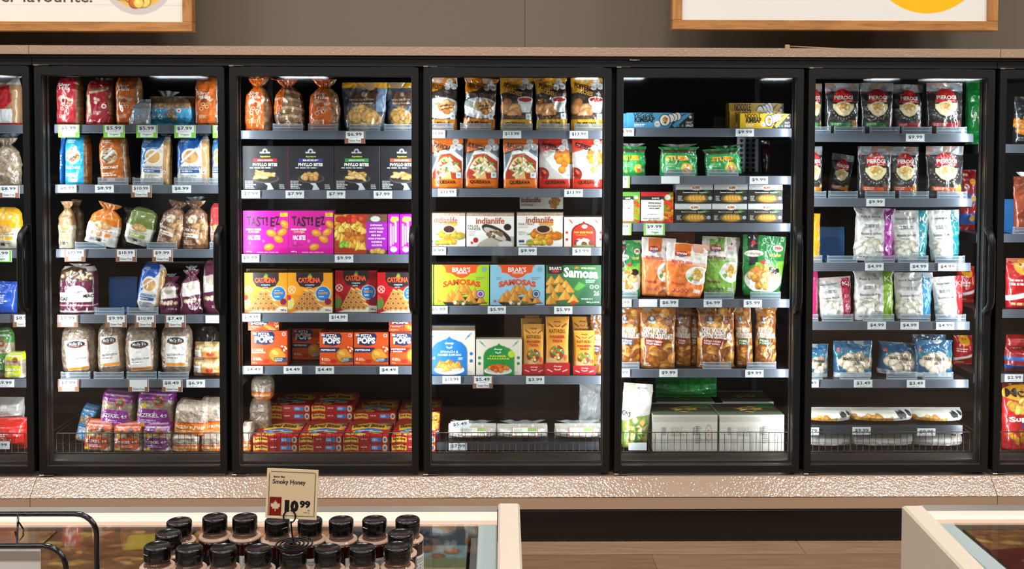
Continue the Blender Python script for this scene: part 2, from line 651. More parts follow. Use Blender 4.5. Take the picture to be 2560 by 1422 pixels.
# ================================================================== the setting
def wood_floor_mat():
    m = bpy.data.materials.new('plank_floor')
    m.use_nodes = True
    nt = m.node_tree
    N = nt.nodes.new
    b = nt.nodes['Principled BSDF']
    tc = N('ShaderNodeTexCoord')
    br = N('ShaderNodeTexBrick')
    br.inputs['Scale'].default_value = 1.0
    br.inputs['Brick Width'].default_value = 1.2
    br.inputs['Row Height'].default_value = 0.15
    br.inputs['Mortar Size'].default_value = 0.0012
    br.inputs['Color1'].default_value = (*lin('#9c7d63'), 1)
    br.inputs['Color2'].default_value = (*lin('#7d6048'), 1)
    br.inputs['Mortar'].default_value = (*lin('#5a4434'), 1)
    nt.links.new(tc.outputs['Object'], br.inputs['Vector'])
    mp = N('ShaderNodeMapping')
    mp.inputs['Scale'].default_value = (2.2, 30, 1)
    nt.links.new(tc.outputs['Object'], mp.inputs[0])
    no = N('ShaderNodeTexNoise')
    no.inputs['Scale'].default_value = 2.0
    no.inputs['Detail'].default_value = 6
    nt.links.new(mp.outputs[0], no.inputs['Vector'])
    mr = N('ShaderNodeMapRange')
    mr.inputs['To Min'].default_value = 0.55
    mr.inputs['To Max'].default_value = 1.5
    nt.links.new(no.outputs[0], mr.inputs[0])
    mx = N('ShaderNodeMix')
    mx.data_type = 'RGBA'
    mx.blend_type = 'MULTIPLY'
    mx.inputs[0].default_value = 1.0
    nt.links.new(br.outputs[0], mx.inputs[6])
    nt.links.new(mr.outputs[0], mx.inputs[7])
    nt.links.new(mx.outputs[2], b.inputs['Base Color'])
    b.inputs['Roughness'].default_value = 0.38
    return m


def sheet_mat(name, col, rough, bump, scale, metal=0.0, spec=.5, coat=0.0):
    return pmat(name, col=col, rough=rough, bump=bump, bscale=scale, bdetail=2.0, metal=metal, spec=spec, coat=coat)


M_TAN = pmat('tan_textured_metal', col='#a88d78', rough=.35, spec=.4, coat=1.0, bump=.16, bscale=110, bdetail=1.0)
M_TANP = pmat('tan_smooth_metal', col='#b2957c', rough=0.4, spec=.4, bump=.05, bscale=300)
M_WALL = pmat('taupe_wall_paint', col='#6d6254', rough=0.75, bump=0.05, bscale=250)
M_CREAM = pmat('cream_panel', col='#c6b8a8', rough=0.5, bump=0.08, bscale=500)


def wood_mat(name, c1, c2, stretch):
    m = bpy.data.materials.new(name)
    m.use_nodes = True
    nt = m.node_tree
    N = nt.nodes.new
    b = nt.nodes['Principled BSDF']
    tc = N('ShaderNodeTexCoord')
    mp = N('ShaderNodeMapping')
    mp.inputs['Scale'].default_value = stretch
    nt.links.new(tc.outputs['Object'], mp.inputs[0])
    no = N('ShaderNodeTexNoise')
    no.inputs['Scale'].default_value = 3.0
    no.inputs['Detail'].default_value = 5
    no.inputs['Distortion'].default_value = 0.6
    nt.links.new(mp.outputs[0], no.inputs['Vector'])
    cr = N('ShaderNodeValToRGB')
    cr.color_ramp.elements[0].position = 0.3
    cr.color_ramp.elements[0].color = (*lin(c1), 1)
    cr.color_ramp.elements[1].position = 0.62
    cr.color_ramp.elements[1].color = (*lin(c2), 1)
    nt.links.new(no.outputs[0], cr.inputs[0])
    nt.links.new(cr.outputs[0], b.inputs['Base Color'])
    b.inputs['Roughness'].default_value = 0.4
    return m


M_FLOOR = wood_floor_mat()
fl = MB()
fl.add([(-24, -45, 0), (24, -45, 0), (24, .3, 0), (-24, .3, 0)], [(0, 1, 2, 3)])
tag(fl.build('floor', M_FLOOR), kind='structure')

# bulkhead wall above the freezers, two sheets meeting at a seam
sx = unproj(1312, 60, .5).x
w1 = MB()
w1.box(-4.2, sx - .0012, .5, .58, 1.93, 4.2)
w1.box(sx + .0012, 4.4, .5, .58, 1.93, 4.2)
w1.box(sx - .01, sx + .01, .504, .58, 1.93, 4.2)
tag(w1.build('wall_back', M_WALL), kind='structure')
cl = MB()
cl.add([(-24, -45, 4.3), (24, -45, 4.3), (24, .5, 4.3), (-24, .5, 4.3)], [(0, 3, 2, 1)])
tag(cl.build('ceiling', pmat('ceiling_paint', col='#4a4643', rough=.8)), kind='structure')
ww = MB()
ww.add([(-24, -45, 0), (24, -45, 0), (24, -45, 4.3), (-24, -45, 4.3)], [(0, 3, 2, 1)])
tag(ww.build('wall_front', pmat('far_wall_paint', col='#2e2a27', rough=.8)), kind='structure')

# ------------------------------------------------------------------ freezer cases
SHELF_PY = {0: (312, 463, 624, 786, 948), 1: (312, 462, 623, 787, 948), 2: (327, 476, 636, 784, 915), 3: (326, 472, 618, 765, 940),
            4: (321, 440, 558, 748, 923), 5: (334, 496, 657, 804, 949), 6: (361, 585, 774, 935)}
BAND = 20 / F * (CAMD + SHELF_Y)
SHW = .376
BAYPX = {0: 20, 1: 325, 2: 812, 3: 1295, 4: 1765, 5: 2230, 6: 2550}


def shelf_z(k, r):
    return unproj(BAYPX[k], SHELF_PY[k][r], SHELF_Y).z


DECK_Z = unproj(1295, 1129, .17).z
HANDLE_TOP, HANDLE_BOT = unproj(1520, 572, -.04).z, unproj(1520, 783, -.04).z


def round_rect(x0, x1, z0, z1, r, n=5):
    pts = []
    for cx, cz, a0 in ((x1 - r, z1 - r, 0), (x0 + r, z1 - r, 90), (x0 + r, z0 + r, 180), (x1 - r, z0 + r, 270)):
        for i in range(n + 1):
            a = math.radians(a0 + 90 * i / n)
            pts.append((cx + r * math.cos(a), cz + r * math.sin(a)))
    return pts


def ring(mb, outer, inner, y0, y1):
    """a frame between two outlines of equal count"""
    n = len(outer)
    v = [(x, y0, z) for x, z in outer] + [(x, y0, z) for x, z in inner] + [(x, y1, z) for x, z in outer] + [(x, y1, z) for x, z in inner]
    q = []
    for i in range(n):
        j = (i + 1) % n
        q += [(i, j, n + j, n + i), (2 * n + j, 2 * n + i, 3 * n + i, 3 * n + j), (j, i, 2 * n + i, 2 * n + j), (n + i, n + j, 3 * n + j, 3 * n + i)]
    mb.add(v, q)


M_PANE = glass_mat('door_glass', refl=0.0)
M_GASKET = pmat('door_gasket', col='#101012', rough=.5)
M_HINGE = pmat('hinge_steel', col='#b9b4a8', rough=.3, metal=.9)


def door(case, k, which):
    cx = bayx(k)
    m = MB()
    o = round_rect(-HW, HW, ZB, ZT, .008)
    st, tp, bt = .0265, .033, .028
    i = round_rect(-HW + st, HW - st, ZB + bt, ZT - tp, .006)
    ring(m, o, i, 0, .045)
    d = m.build('door', M_BLACK, case, (cx, 0, 0))
    d['label'] = which
    g = MB()
    g.box(-HW + st - .004, HW - st + .004, .016, .02, ZB + bt - .004, ZT - tp + .004)
    g.build('door_glass', M_PANE, d)
    b = MB()      # silver bead round the pane
    ring(b, round_rect(-HW + st, HW - st, ZB + bt, ZT - tp, .006), round_rect(-HW + st + .0022, HW - st - .0022, ZB + bt + .0026, ZT - tp - .0022, .005), .013, .016)
    b.build('glass_bead', pmat('bead_grey', col='#8b8b8b', rough=.25, metal=.8), d)
    ga = MB()
    ring(ga, round_rect(-HW + .004, HW - .004, ZB + .006, ZT - .006, .008), round_rect(-HW + .03, HW - .03, ZB + .034, ZT - .036, .006), .046, .06)
    ga.build('gasket', M_GASKET, d)
    h = MB()
    hx = HW - .008
    n = 14
    pts, rr = [], []
    for t in range(n + 1):
        s_ = t / n
        z = HANDLE_BOT + (HANDLE_TOP - HANDLE_BOT) * s_
        e = min(s_, 1 - s_) * 2
        y = -.05 * (1 - (1 - min(e * 2.6, 1)) ** 3) + .004
        pts.append((hx - .014, y, z))
        rr.append(.0135 if .02 < s_ < .98 else .0125)
    pts = [(hx - .002, .01, HANDLE_BOT - .004)] + pts + [(hx - .002, .01, HANDLE_TOP + .004)]
    rr = [.011] + rr + [.011]
    h.tube(pts, rr, seg=16)
    h.box(hx - .012, hx + .012, -.003, .004, HANDLE_BOT - .012, HANDLE_TOP + .012, bev=.002)
    h.build('handle', M_BLKPL, d)
    for z, up in ((ZB - .006, 0), (ZT + .004, 1)):
        hg = MB()
        hg.box(-HW - .001, -HW + .018, -.004, .02, z - .003, z + .003, bev=.001)
        hg.prism([(-.003, z - .001), (.004, z - .001), (.012, z + .002), (.004, z + .002)], -HW + .012, -HW + .055)
        hg.build('hinge', M_HINGE, d)
    return d


def freezer(k0, k1, x0, x1, label, doornames, xa, xb):
    """case with doors k0..k1 between x0 and x1"""
    case = empty('freezer_case', ((x0 + x1) / 2, 0, 0))
    cx = case.location.x

    def fin(mb, name, mat, lab=None):
        o = mb.build(name, mat, case)
        o.location = (-cx, 0, 0)
        if lab:
            o['label'] = lab
        return o
    g = .0012
    x0, x1 = x0 + g, x1 - g
    # trim cap on top
    m = MB()
    m.prism([(-.02, ZCAP), (-.02, ZCAP - .034), (.0, ZCAP - .036), (.1, ZCAP - .036), (.498, ZCAP - .03), (.498, ZCAP)], x0, x1)
    fin(m, 'top_trim', M_TAN)
    m = MB()
    m.box(x0, x1, .004, .12, ZT + .004, ZCAP - .035)
    m.box(x0, x1, -.004, .01, ZCAP - .046, ZCAP - .035)
    fin(m, 'header', M_BLACK)
    # sloping bumper ledge, folded down at the front
    zt, zf, zb_ = ZLEDGE, unproj(1295, 1243, -.066).z, unproj(1295, 1273, -.066).z
    m = MB()
    m.prism([(.1, zt), (-.002, zt), (-.005, zt - .002), (-.064, zf + .002), (-.066, zf), (-.058, zf - .004), (.1, zf - .004)], x0, x1)
    fin(m, 'bumper_ledge', M_TAN)
    m = MB()
    m.box(x0, x1, -.0655, -.045, zb_, zf - .0035)
    fin(m, 'ledge_front', M_TANP)
    # kick plate: rounded black bumper and a slotted foot
    zk = unproj(1295, 1336, -.04).z
    m = MB()
    pr = [(.1, zb_ - .002)]
    for i in range(9):
        a = math.radians(90 - i * 12)
        pr.append((-.005 - .028 * math.cos(a), zb_ - .03 + .028 * math.sin(a)))
    pr += [(-.03, zk), (.1, zk)]
    m.prism(pr, x0, x1)
    fin(m, 'kick_bumper', pmat('kick_plastic', col='#060606', rough=.25, spec=.5))
    s = MB()
    s.box(x0, x1, -.02, .08, .001, zk, '#0a0a0a')
    x = x0 + .03
    while x < x1 - .04:
        zz = zk - .02
        for (xa, xb, za, zc) in ((x, x + .007, zz - .009, zz + .003), (x + .028, x + .034, zz - .023, zz - .013)):
            s.add([(xa, -.0204, za), (xb, -.0204, za), (xb, -.0204, zc), (xa, -.0204, zc)], [(0, 1, 2, 3)], None, '#020202')
        x += .057
    fin(s, 'kick_plate', pmat('kick_print', attr=True, rough=.4))
    # liner: back, deck, roof, outer ends
    m = MB()
    m.box(x0, x1, .80, .84, .1, ZCAP - .04)
    fin(m, 'back_liner', M_DARK)
    m = MB()
    m.box(x0, x1, .1, .8, ZLEDGE - .06, ZLEDGE - .01)
    fin(m, 'floor_liner', M_DARK)
    m = MB()
    m.box(x0, x1, .104, .8, ZCAP - .07, ZCAP - .05)
    fin(m, 'roof_liner', M_DARK)
    # air grille behind the foot of the doors
    m = MB()
    gz0, gz1 = unproj(1295, 1160, .1).z, unproj(1295, 1134, .14).z
    m.prism([(.08, gz0 - .01), (.085, gz0), (.14, gz1), (.148, gz1), (.148, gz0 - .01)], x0, x1, '#1d1915')
    s = m
    x = x0 + .02
    while x < x1 - .02:
        for a, b in ((.28, .52), (.58, .82)):
            ya, yb = .085 + .055 * a, .085 + .055 * b
            za, zb2 = gz0 + (gz1 - gz0) * a, gz0 + (gz1 - gz0) * b
            s.add([(x, ya, za + .0008), (x + .011, ya, za + .0008), (x + .011, yb, zb2 + .0008), (x, yb, zb2 + .0008)], [(0, 1, 2, 3)], None, '#0c0a09')
        x += .0165
    fin(s, 'air_grille', pmat('grille_print', attr=True, rough=.35, metal=.2))
    # deck under the baskets
    m = MB()
    m.box(x0, x1, .15, .8, ZLEDGE - .01, DECK_Z - .001)
    fin(m, 'basket_deck', M_DARK)
    # mullions with LED strips on their inner faces
    for k in range(k0, k1 + 2):
        mx = bayx(k) - PITCH / 2
        mx = min(max(mx, x0 + .001), x1 - .001)
        m = MB()
        a0, a1 = max(mx - .034, x0), min(mx + .034, x1)
        m.box(a0, a1, .05, .075, ZB - .004, ZT + .004)
        m.box(max(mx - .022, x0), min(mx + .022, x1), .075, .1, ZB - .004, ZT + .004)
        mo = fin(m, 'mullion', pmat('mullion_black', col='#040404', rough=.5, spec=.2))
        for sgn in (-1, 1):
            if (sgn < 0 and mx - .03 < x0) or (sgn > 0 and mx + .03 > x1):
                continue
            l = MB()
            l.box(mx + sgn * .006, mx + sgn * .018, .1, .103, ZB + .06, ZT - .06)
            l.build('led_strip', M_LED, mo)
            xx = mx + sgn * .012
            area_light('led_lamp', (xx, .108, (ZB + ZT) / 2), (xx + sgn * .3, .108 + .13, (ZB + ZT) / 2), .012, 1.5, LEDW, (0.97, .985, 1.0), 170)
    # shelves
    for k in range(k0, k1 + 1):
        bx = bayx(k)
        for r in range(len(SHELF_PY[k])):
            z = shelf_z(k, r)
            a0, a1 = max(bx - SHW, x0 + .01), min(bx + SHW, x1 - .01)
            m = MB()
            m.box(a0, a1, SHELF_Y + .002, .78, z - .014, z - .0005)
            m.box(a0, a0 + .003, SHELF_Y + .01, .78, z - .04, z - .014)
            m.box(a1 - .003, a1, SHELF_Y + .01, .78, z - .04, z - .014)
            sh = fin(m, 'shelf', M_SHELF)
            m = MB()
            m.prism([(SHELF_Y, z), (SHELF_Y + .002, z + .0012), (SHELF_Y + .01, z), (SHELF_Y + .006, z - .004), (SHELF_Y + .003, z - BAND), (SHELF_Y, z - BAND - .002), (SHELF_Y - .002, z - BAND)], a0, a1)
            m.build('price_channel', M_CHAN, sh)
        for sx_ in ((bx - PITCH / 2,) if k < k1 else (bx - PITCH / 2, bx + PITCH / 2)):
            if sx_ < x0 or sx_ > x1:
                continue
            m = MB()
            m.box(max(sx_ - .012, x0), min(sx_ + .012, x1), .7805, .80, ZLEDGE, ZCAP - .07)
            fin(m, 'upright', M_SHELF)
        for dn, kk in doornames:
            if kk == k:
                dd = door(case, k, dn)
                dd.location = (bayx(k) - cx, 0, 0)
    tag(case, label, 'freezer')
    return case


LEDW = 3.9
XE0, XE1 = bayx(.5), bayx(5.5)
freezer(0, 0, XE0 - 1.0, XE0, 'partly seen glass door freezer at the left edge of the row', [('black framed glass door with black handle', 0)], 0, 0)
names = ['leftmost full black framed glass door', 'second full black framed glass door', 'middle black framed glass door', 'fourth full black framed glass door', 'rightmost full black framed glass door']
freezer(1, 5, XE0, XE1, 'long tan trimmed upright freezer with five black framed glass doors', [(n, i + 1) for i, n in enumerate(names)], 0, 0)
freezer(6, 6, XE1, XE1 + 1.0, 'partly seen glass door freezer at the right edge of the row', [('black framed glass door', 6)], 0, 0)

# "FROZEN 4" lettering on the header
c = Cv(.028, .006, '#1c1c1c', .0015)
c.T('FROZEN 4', .05, .1, .95, .9, '#e6e6e6', .02)
p = unproj(1573, 147, -.006)
m = MB()
c.onto(m, plane_surf((0, 0, 0), (.042, 0, 0), (0, 0, -.008), (0, -1, 0)), .0004)
o = m.build('bay_marker', M_PAPER, None, (p.x, -.0062, p.z))
tag(o, 'tiny white FROZEN 4 lettering on the black strip above the fourth door', 'marker')

# wire baskets at the foot of every bay
BK_TOP = unproj(1295, 1081, .155).z


def basket(k, label):
    bx = bayx(k)
    m0 = empty('wire_basket', (bx, .155, DECK_Z))
    h = BK_TOP - DECK_Z
    m = MB()
    a = SHW - .008
    m.tube([(-a, .3, h), (-a, 0, h), (a, 0, h), (a, .3, h)], .0022, seg=6)
    m.tube([(-a, .3, .004), (-a, 0, .004), (a, 0, .004), (a, .3, .004)], .0018, seg=6)
    m.build('rim', M_WIRE, m0)
    m = MB()
    n = 28
    for i in range(n + 1):
        x = -a + 2 * a * i / n
        m.tube([(x, .001, h), (x, 0, .004)], .0011, seg=5)
    m.tube([(-a, 0, h * .5), (a, 0, h * .5)], .0008, seg=5)
    m.build('upright_wires', M_WIRE, m0)
    tag(m0, label, 'basket', 'low wire baskets along the freezer foot')


for k, n in ((0, 'left edge'), (1, 'leftmost full'), (2, 'second full'), (3, 'middle'), (4, 'fourth full'), (5, 'rightmost full'), (6, 'right edge')):
    basket(k, 'low dark wire basket fence at the foot behind the %s door' % n)

# ------------------------------------------------------------------ boards above
M_OAK = wood_mat('honey_oak', '#96602f', '#bb8448', (2.5, 20, 20))
M_OAKV = wood_mat('honey_oak_upright', '#96602f', '#bb8448', (20, 20, 2.5))


def board(px0, px1, pyb, ipx0, ipx1, ipyb, art, label):
    Y = .2
    a, b = unproj(px0, pyb, Y), unproj(px1, pyb, Y)
    ia, ib = unproj(ipx0, ipyb, Y), unproj(ipx1, ipyb, Y)
    xm = (max(px0, 0) + px1) / 2
    a.z, ia.z = unproj(xm, pyb, Y).z, unproj(xm, ipyb, Y).z
    H = .8
    root = empty('framed_sign', ((a.x + b.x) / 2, Y + .04, a.z))
    ox, oz = root.location.x, root.location.z
    for nm, q, mt in (('frame_rail', (a.x, b.x, -.05, 0, a.z, ia.z), M_OAK), ('frame_rail', (a.x, b.x, -.05, 0, a.z + H - .03, a.z + H), M_OAK),
                      ('frame_stile', (a.x, ia.x, -.05, 0, ia.z + .0003, a.z + H - .0303), M_OAKV), ('frame_stile', (ib.x, b.x, -.05, 0, ia.z + .0003, a.z + H - .0303), M_OAKV)):
        m = MB()
        m.box(q[0] - ox, q[1] - ox, q[2] + .01, q[3] + .01, q[4] - oz, q[5] - oz, bev=.0015)
        m.build(nm, mt, root)
    w, h = ib.x - ia.x, H - .03 - (ia.z - a.z)
    c = Cv(w, h, '#e9e6df', .003)
    art(c, w, h)
    m = MB()
    c.onto(m, plane_surf((ia.x - ox, -.028, ia.z - oz + h), (w, 0, 0), (0, 0, -h), (0, -1, 0)), .001)
    m.box(ia.x - ox, ib.x - ox, -.0275, 0, ia.z - oz, ia.z - oz + h, '#ddd8cf')
    m.build('poster', M_PAPER, root)
    m = MB()
    for sx_ in (.25, .75):
        xx = a.x + (b.x - a.x) * sx_ - ox
        m.box(xx - .03, xx + .03, .01, .255, H * .3, H * .6)
    m.build('wall_batten', M_OAK, root)
    tag(root, label, 'sign')


def art_left(c, w, h):
    a = unproj(-900, 54, .2)
    b = unproj(240, 54, .2)

    def uv(px, py):
        p = unproj(px, py, .2)
        return (p.x - a.x) / w, 1 - (p.z - b.z) / h
    c.fill('#ebe5da')
    for k in range(7):
        v = uv(0, 10)[1] - k * .16
        c.R(0, v - .0015, 1, v + .0015, '#cfc5b5', 0, .6)
        c.N(.04, 10, (0, v - .16, 1, v), (1, 14))
    u, v = uv(342, -56)
    s_ = 1.68 / 1000 / w * 1.0
    r = 88 / F * (CAMD + .2) / w
    c.C(u, v, r * 1.02, '#cfc4c2')
    c.C(u, v - .004, r * .86, '#e9b84f')
    c.lumps(u, v - .01, r * .75, r * .75 * w / h, 110, r * .17, ['#f2b634', '#f6cf6a', '#e8962a', '#f4dca0', '#c96a2c'], 4)
    u0, v0 = uv(-47, -25)
    u1, v1 = uv(228, 5)
    c.T('over favourite.', u0, v0, u1, v1, '#5a5048', 0.01)


def art_right(c, w, h):
    a = unproj(1705, 51, .2)
    a.z = unproj(2088, 51, .2).z

    def uv(px, py):
        p = unproj(px, py, .2)
        return (p.x - a.x) / w, 1 - (p.z - a.z) / h
    c.fill('#e8e6e1')
    u, v = uv(2322, -118)
    c.C(u, v, 149 / F * (CAMD + .2) / w, '#f9bd05')


board(-920, 480, 78, -900, 456, 54, art_left, 'white poster in a honey wood frame with a bowl of food, above left')
board(1681, 2495, 75, 1705, 2470, 51, art_right, 'white poster in a honey wood frame with a yellow disc, above right')

# loose strips lying on top of the freezer
pa, pb = unproj(1785, 115, .02), unproj(2117, 115, .02)
m = MB()
m.box(-.27, .02, -.006, .006, 0, .0035)
o = m.build('loose_strip', pmat('strip_tan', col='#c9a98c', rough=.5), None, (pa.x + .28, .04, ZCAP))
o.rotation_euler = (0, -.008, .01)
tag(o, 'thin tan strip lying on the freezer top at the right', 'strip')
m = MB()
m.tube([(0, 0, .012), (.05, 0, .01), (.2, .002, .004), (.28, .01, .002)], .002, seg=6)
m.box(-.012, .006, -.006, .006, 0, .018, bev=.002)
o = m.build('stick_with_knob', pmat('stick_wood', col='#a98a66', rough=.6), None, (unproj(1972, 112, .02).x, .03, ZCAP))
tag(o, 'thin stick with a small knob lying on the freezer top', 'stick')
# ================================================================== printed artwork
BREAD = ['#a8744a', '#c08a5a', '#8a5a38', '#d2a878']


def bread(c, base='#9a6a44', light='#c9a27a', vert=False, pitch=.09):
    c.fill(base)
    c.N(.35, 9)
    n = int(1 / pitch)
    for i in range(n):
        t = (i + .5) * pitch
        if vert:
            c.R(t - pitch * .38, 0, t + pitch * .38, 1, light, 2, .25)
        else:
            c.R(0, t - pitch * .38, 1, t + pitch * .38, light, 3, .25)
    c.N(.55, 26)
    c.N(.4, 60)


def clip_area(c, u0=0, v0=0, u1=1, v1=1):
    return c


def a_wheat(col, dark, name='Silver Hills', side=.78, name_v=.12, tilt=0):
    def f(c):
        bread(c, '#7c5638', '#b08a62')
        c.R(0, 0, side, 1, col)
        c.N(.1, 6)
        c.P([(0, 0), (side, 0), (side, .3), (side * .5, .36), (0, .3)], col)
        for i in range(5):                       # a drawn ear of wheat
            c.E(.25 + .1 * i, .42 + .015 * i, .09, .022, '#cdb393', 30)
            c.E(.22 + .09 * i, .47 + .02 * i, .09, .022, '#9b7c5c', -20)
        c.E(.4, .5, .12, .05, dark, 10)
        for x, y in ((.36, .57), (.5, .62), (.3, .66)):
            c.C(x, y, .065, '#e2cdb2')
            c.C(x, y, .045, dark)
        a, b = (name.split(' ') + [''])[:2]
        c.T(a, .12, name_v, .62, name_v + .07, '#f7efe2', .015)
        if b:
            c.T(b, .2, name_v + .075, .64, name_v + .145, '#f7efe2', .015)
        c.L(.2, .78, .62, .86, 3, '#f3dcc8')
        c.R(0, .95, side, 1, dark)
    return f


def a_leaf(col='#b3202c'):
    def f(c):
        bread(c, '#7c5638', '#b08a62')
        c.P([(.12, .0), (.9, .0), (.84, .5), (1, 1), (0, 1), (.1, .5)], col)
        c.N(.1, 6)
        for i in range(6):
            c.E(.28 + .1 * i, .27 - .015 * i, .1, .03, '#cdb393', 35)
            c.E(.26 + .09 * i, .22 - .01 * i, .08, .025, '#8c6f52', -15)
        c.R(.1, .34, .25, .8, '#b29a7c', 8)
        for x, y in ((.42, .5), (.52, .44), (.4, .42)):
            c.C(x, y, .06, '#e2cdb2')
        c.C(.72, .58, .09, '#f4efe8')
        c.C(.72, .58, .045, '#c01c26')
        c.L(.35, .7, .75, .78, 3, '#f3dcc8')
        c.L(.1, .9, .5, .95, 2, '#f3dcc8')
    return f


def a_carb(col, text='#ffffff', side=.84, band=None, window='slice'):
    def f(c):
        bread(c, '#8a5e3c', '#b48a60')
        c.R(0, 0, side, 1, col)
        c.N(.06, 5)
        c.L(.15, .1, .65, .17, 2, '#e8f4fa')
        c.E(.42, .42, .3, .16, '#c9b9a4')
        c.lumps(.42, .42, .24, .12, 60, .06, ['#6f4a30', '#d8c0a0', '#8f6845', '#b9946c'], 3)
        c.R(.2, .37, .66, .42, '#cfd3d6', 38)
        c.T('CARBONAUT', .1, .63, .74, .69, text, .02)
        c.L(.12, .76, .72, .84, 2, text)
        c.R(.3, .88, .58, .94, text, 0, .7)
    return f


def a_carb2(top='#2f6fb5', low='#f1ede6', text='#2b5f9b', word='CARBONAUT'):
    def f(c):
        c.fill(low)
        c.R(.8, .1, 1, 1, '#c59a63')
        c.N(.25, 14, (.8, .1, 1, 1))
        c.P([(0, 0), (.85, 0), (.7, .22), (.15, .62), (0, .9)], top)
        c.N(.06, 5)
        c.L(.12, .08, .5, .14, 2, '#ffffff')
        c.E(.47, .42, .27, .16, '#f4ead9')
        c.E(.47, .43, .23, .13, '#d6a566')
        c.N(.2, 20, (.25, .3, .7, .55))
        c.R(.1, .38, .72, .42, '#f2efe9', 42)
        c.T(word, .14, .62, .8, .675, text, .02)
        c.R(.16, .69, .72, .76, text)
        c.L(.2, .705, .68, .745, 1, '#ffffff')
        c.L(.16, .8, .75, .93, 4, '#4b5b6b')
        c.C(.84, .74, .05, '#ffffff')
        c.C(.84, .74, .03, '#c8202a')
    return f


def a_bun(top, low='#f0ebe0', text='#7a5a2a', bandc='#e07a28', buns=True):
    def f(c):
        c.fill(low)
        c.R(0, 0, 1, .5, top)
        c.P([(0, .4), (.5, .56), (1, .42), (1, .5), (0, .5)], top)
        c.N(.14, 7)
        c.E(.52, .54, .27, .08, '#c99a62')
        c.lumps(.52, .54, .2, .05, 8, .09, ['#d2a46a', '#e1bb86'], 5)
        c.T('CARBONAUT', .2, .62, .85, .665, text, .015)
        c.R(.22, .69, .8, .78, bandc)
        c.L(.26, .7, .76, .77, 2, '#fff6e8')
        c.L(.2, .82, .8, .92, 3, '#403a34')
        c.R(.4, .85, .55, .92, '#2e2a26')
    return f


def a_brown(c):
    c.fill('#7b5136')
    c.N(.3, 8)
    c.lumps(.72, .45, .25, .4, 14, .14, ['#b98d60', '#a5764c', '#c9a070'], 8)
    c.P([(.1, .02), (.6, 0), (.55, .35), (.3, .6), (.05, .95), (0, .6)], '#6d4430')
    c.lumps(.42, .4, .16, .1, 7, .1, ['#c8ab88', '#e2cfb2'], 4)
    c.T('CARBONAUT', .08, .58, .7, .64, '#f0e4d6', .02, -8)
    c.R(.1, .68, .68, .76, '#ead9c4', -8)
    c.L(.12, .7, .64, .74, 1, '#5c3a26')
    c.L(.12, .82, .6, .92, 3, '#e2cdb4')


def a_maroon(big):
    def f(c):
        c.fill('#5a1d38')
        c.N(.35, 10)
        if big:
            c.R(0, 0, 1, .1, '#d8ccc4')
            c.P([(.0, .1), (.3, .0), (.75, .05), (1, .3), (1, .4), (0, .36)], '#4a3226')
            c.lumps(.5, .22, .42, .12, 50, .05, ['#3a2a20', '#c9b28a', '#6c5138', '#8a6a48'], 5)
            c.P([(.1, .3), (.9, .3), (.85, .5), (.15, .5)], '#5a1d38')
            c.E(.52, .56, .3, .16, '#e9e1d8')
            c.R(.05, .55, .95, .74, '#e9e1d8')
            c.T('ADAMI', .42, .5, .72, .56, '#3a2a2a', 0)
            c.T('DAF', .08, .64, .3, .72, '#221a1a', .02)
            c.T('MAC', .72, .58, .98, .65, '#221a1a', .02)
            c.R(0, .8, 1, .83, '#c79c9c')
            c.T('397 g', .42, .78, .6, .83, '#f0dcd8', 0)
            c.R(0, .93, 1, .965, '#e6dad6')
        else:
            c.P([(.05, .3), (.8, .25), (.85, .55), (.1, .6)], '#e4dcd6')
            c.E(.45, .36, .22, .1, '#b8a898')
            c.N(.2, 12)
            c.lumps(.5, .7, .35, .03, 10, .07, ['#e2cfb4', '#cdb190'], 6)
            c.T('220 g', .45, .84, .85, .9, '#f0dcd8', .01)
    return f


def a_molly(c):
    bread(c, '#83705c', '#b7a58e', False, .035)
    c.N(.3, 20)


def a_molly_label(c):
    c.fill('#efece7')
    c.R(0, 0, .05, 1, '#e9b7a0')
    c.R(.95, 0, 1, 1, '#e9b7a0')
    c.E(.5, .15, .4, .12, '#33343a')
    c.R(.05, .2, .95, .215, '#b2532e')
    c.T("Molly B's", .2, .07, .8, .2, '#f4f0ea', .01)
    c.L(.35, .35, .65, .42, 2, '#888888')
    c.T('Egg (Challah) Bread', .1, .56, .9, .65, '#3b3b3b', 0)
    c.L(.1, .68, .92, .74, 1, '#4a4a4a')
    c.R(.05, .88, .95, .98, '#e8902e')


def a_ezek(col, col2='#6d5a4a'):
    def f(c):
        bread(c, '#8e7c6a', '#b4a694')
        c.N(.2, 14)
        c.R(0, 0, 1, .3, col)
        c.R(.1, .05, .9, .08, '#e8dfe4', 0, .5)
        c.R(.1, .13, .9, .16, '#e8dfe4', 0, .5)
        c.C(.62, .3, .15, '#b04a24')
        c.C(.62, .3, .11, '#5b4632')
        c.L(.5, .27, .74, .33, 2, '#d8c7a8')
        c.P([(.12, .5), (.86, .5), (.95, .9), (.04, .9)], col)
        c.C(.24, .42, .07, '#d8b23c')
        c.T('EZEKIEL 4:9', .15, .6, .86, .7, '#e8e0e8', .02)
        c.L(.2, .75, .78, .84, 2, '#e8d8ee')
        c.R(.02, .86, .3, .95, '#e2b53a', 12)
        c.P([(.75, .98), (.95, .8), (.98, .98)], '#e8e4dc')
    return f


def a_cloverbag(c):
    bread(c, '#a89684', '#cbbcab', True)
    c.R(0, .62, 1, 1, '#df7a28')
    c.R(0, .6, 1, .64, '#c33a22')
    c.T('ENGLISH MUFFINS', .08, .7, .92, .8, '#fff0c8', .01)
    c.L(.1, .84, .8, .94, 2, '#ffe6b8')


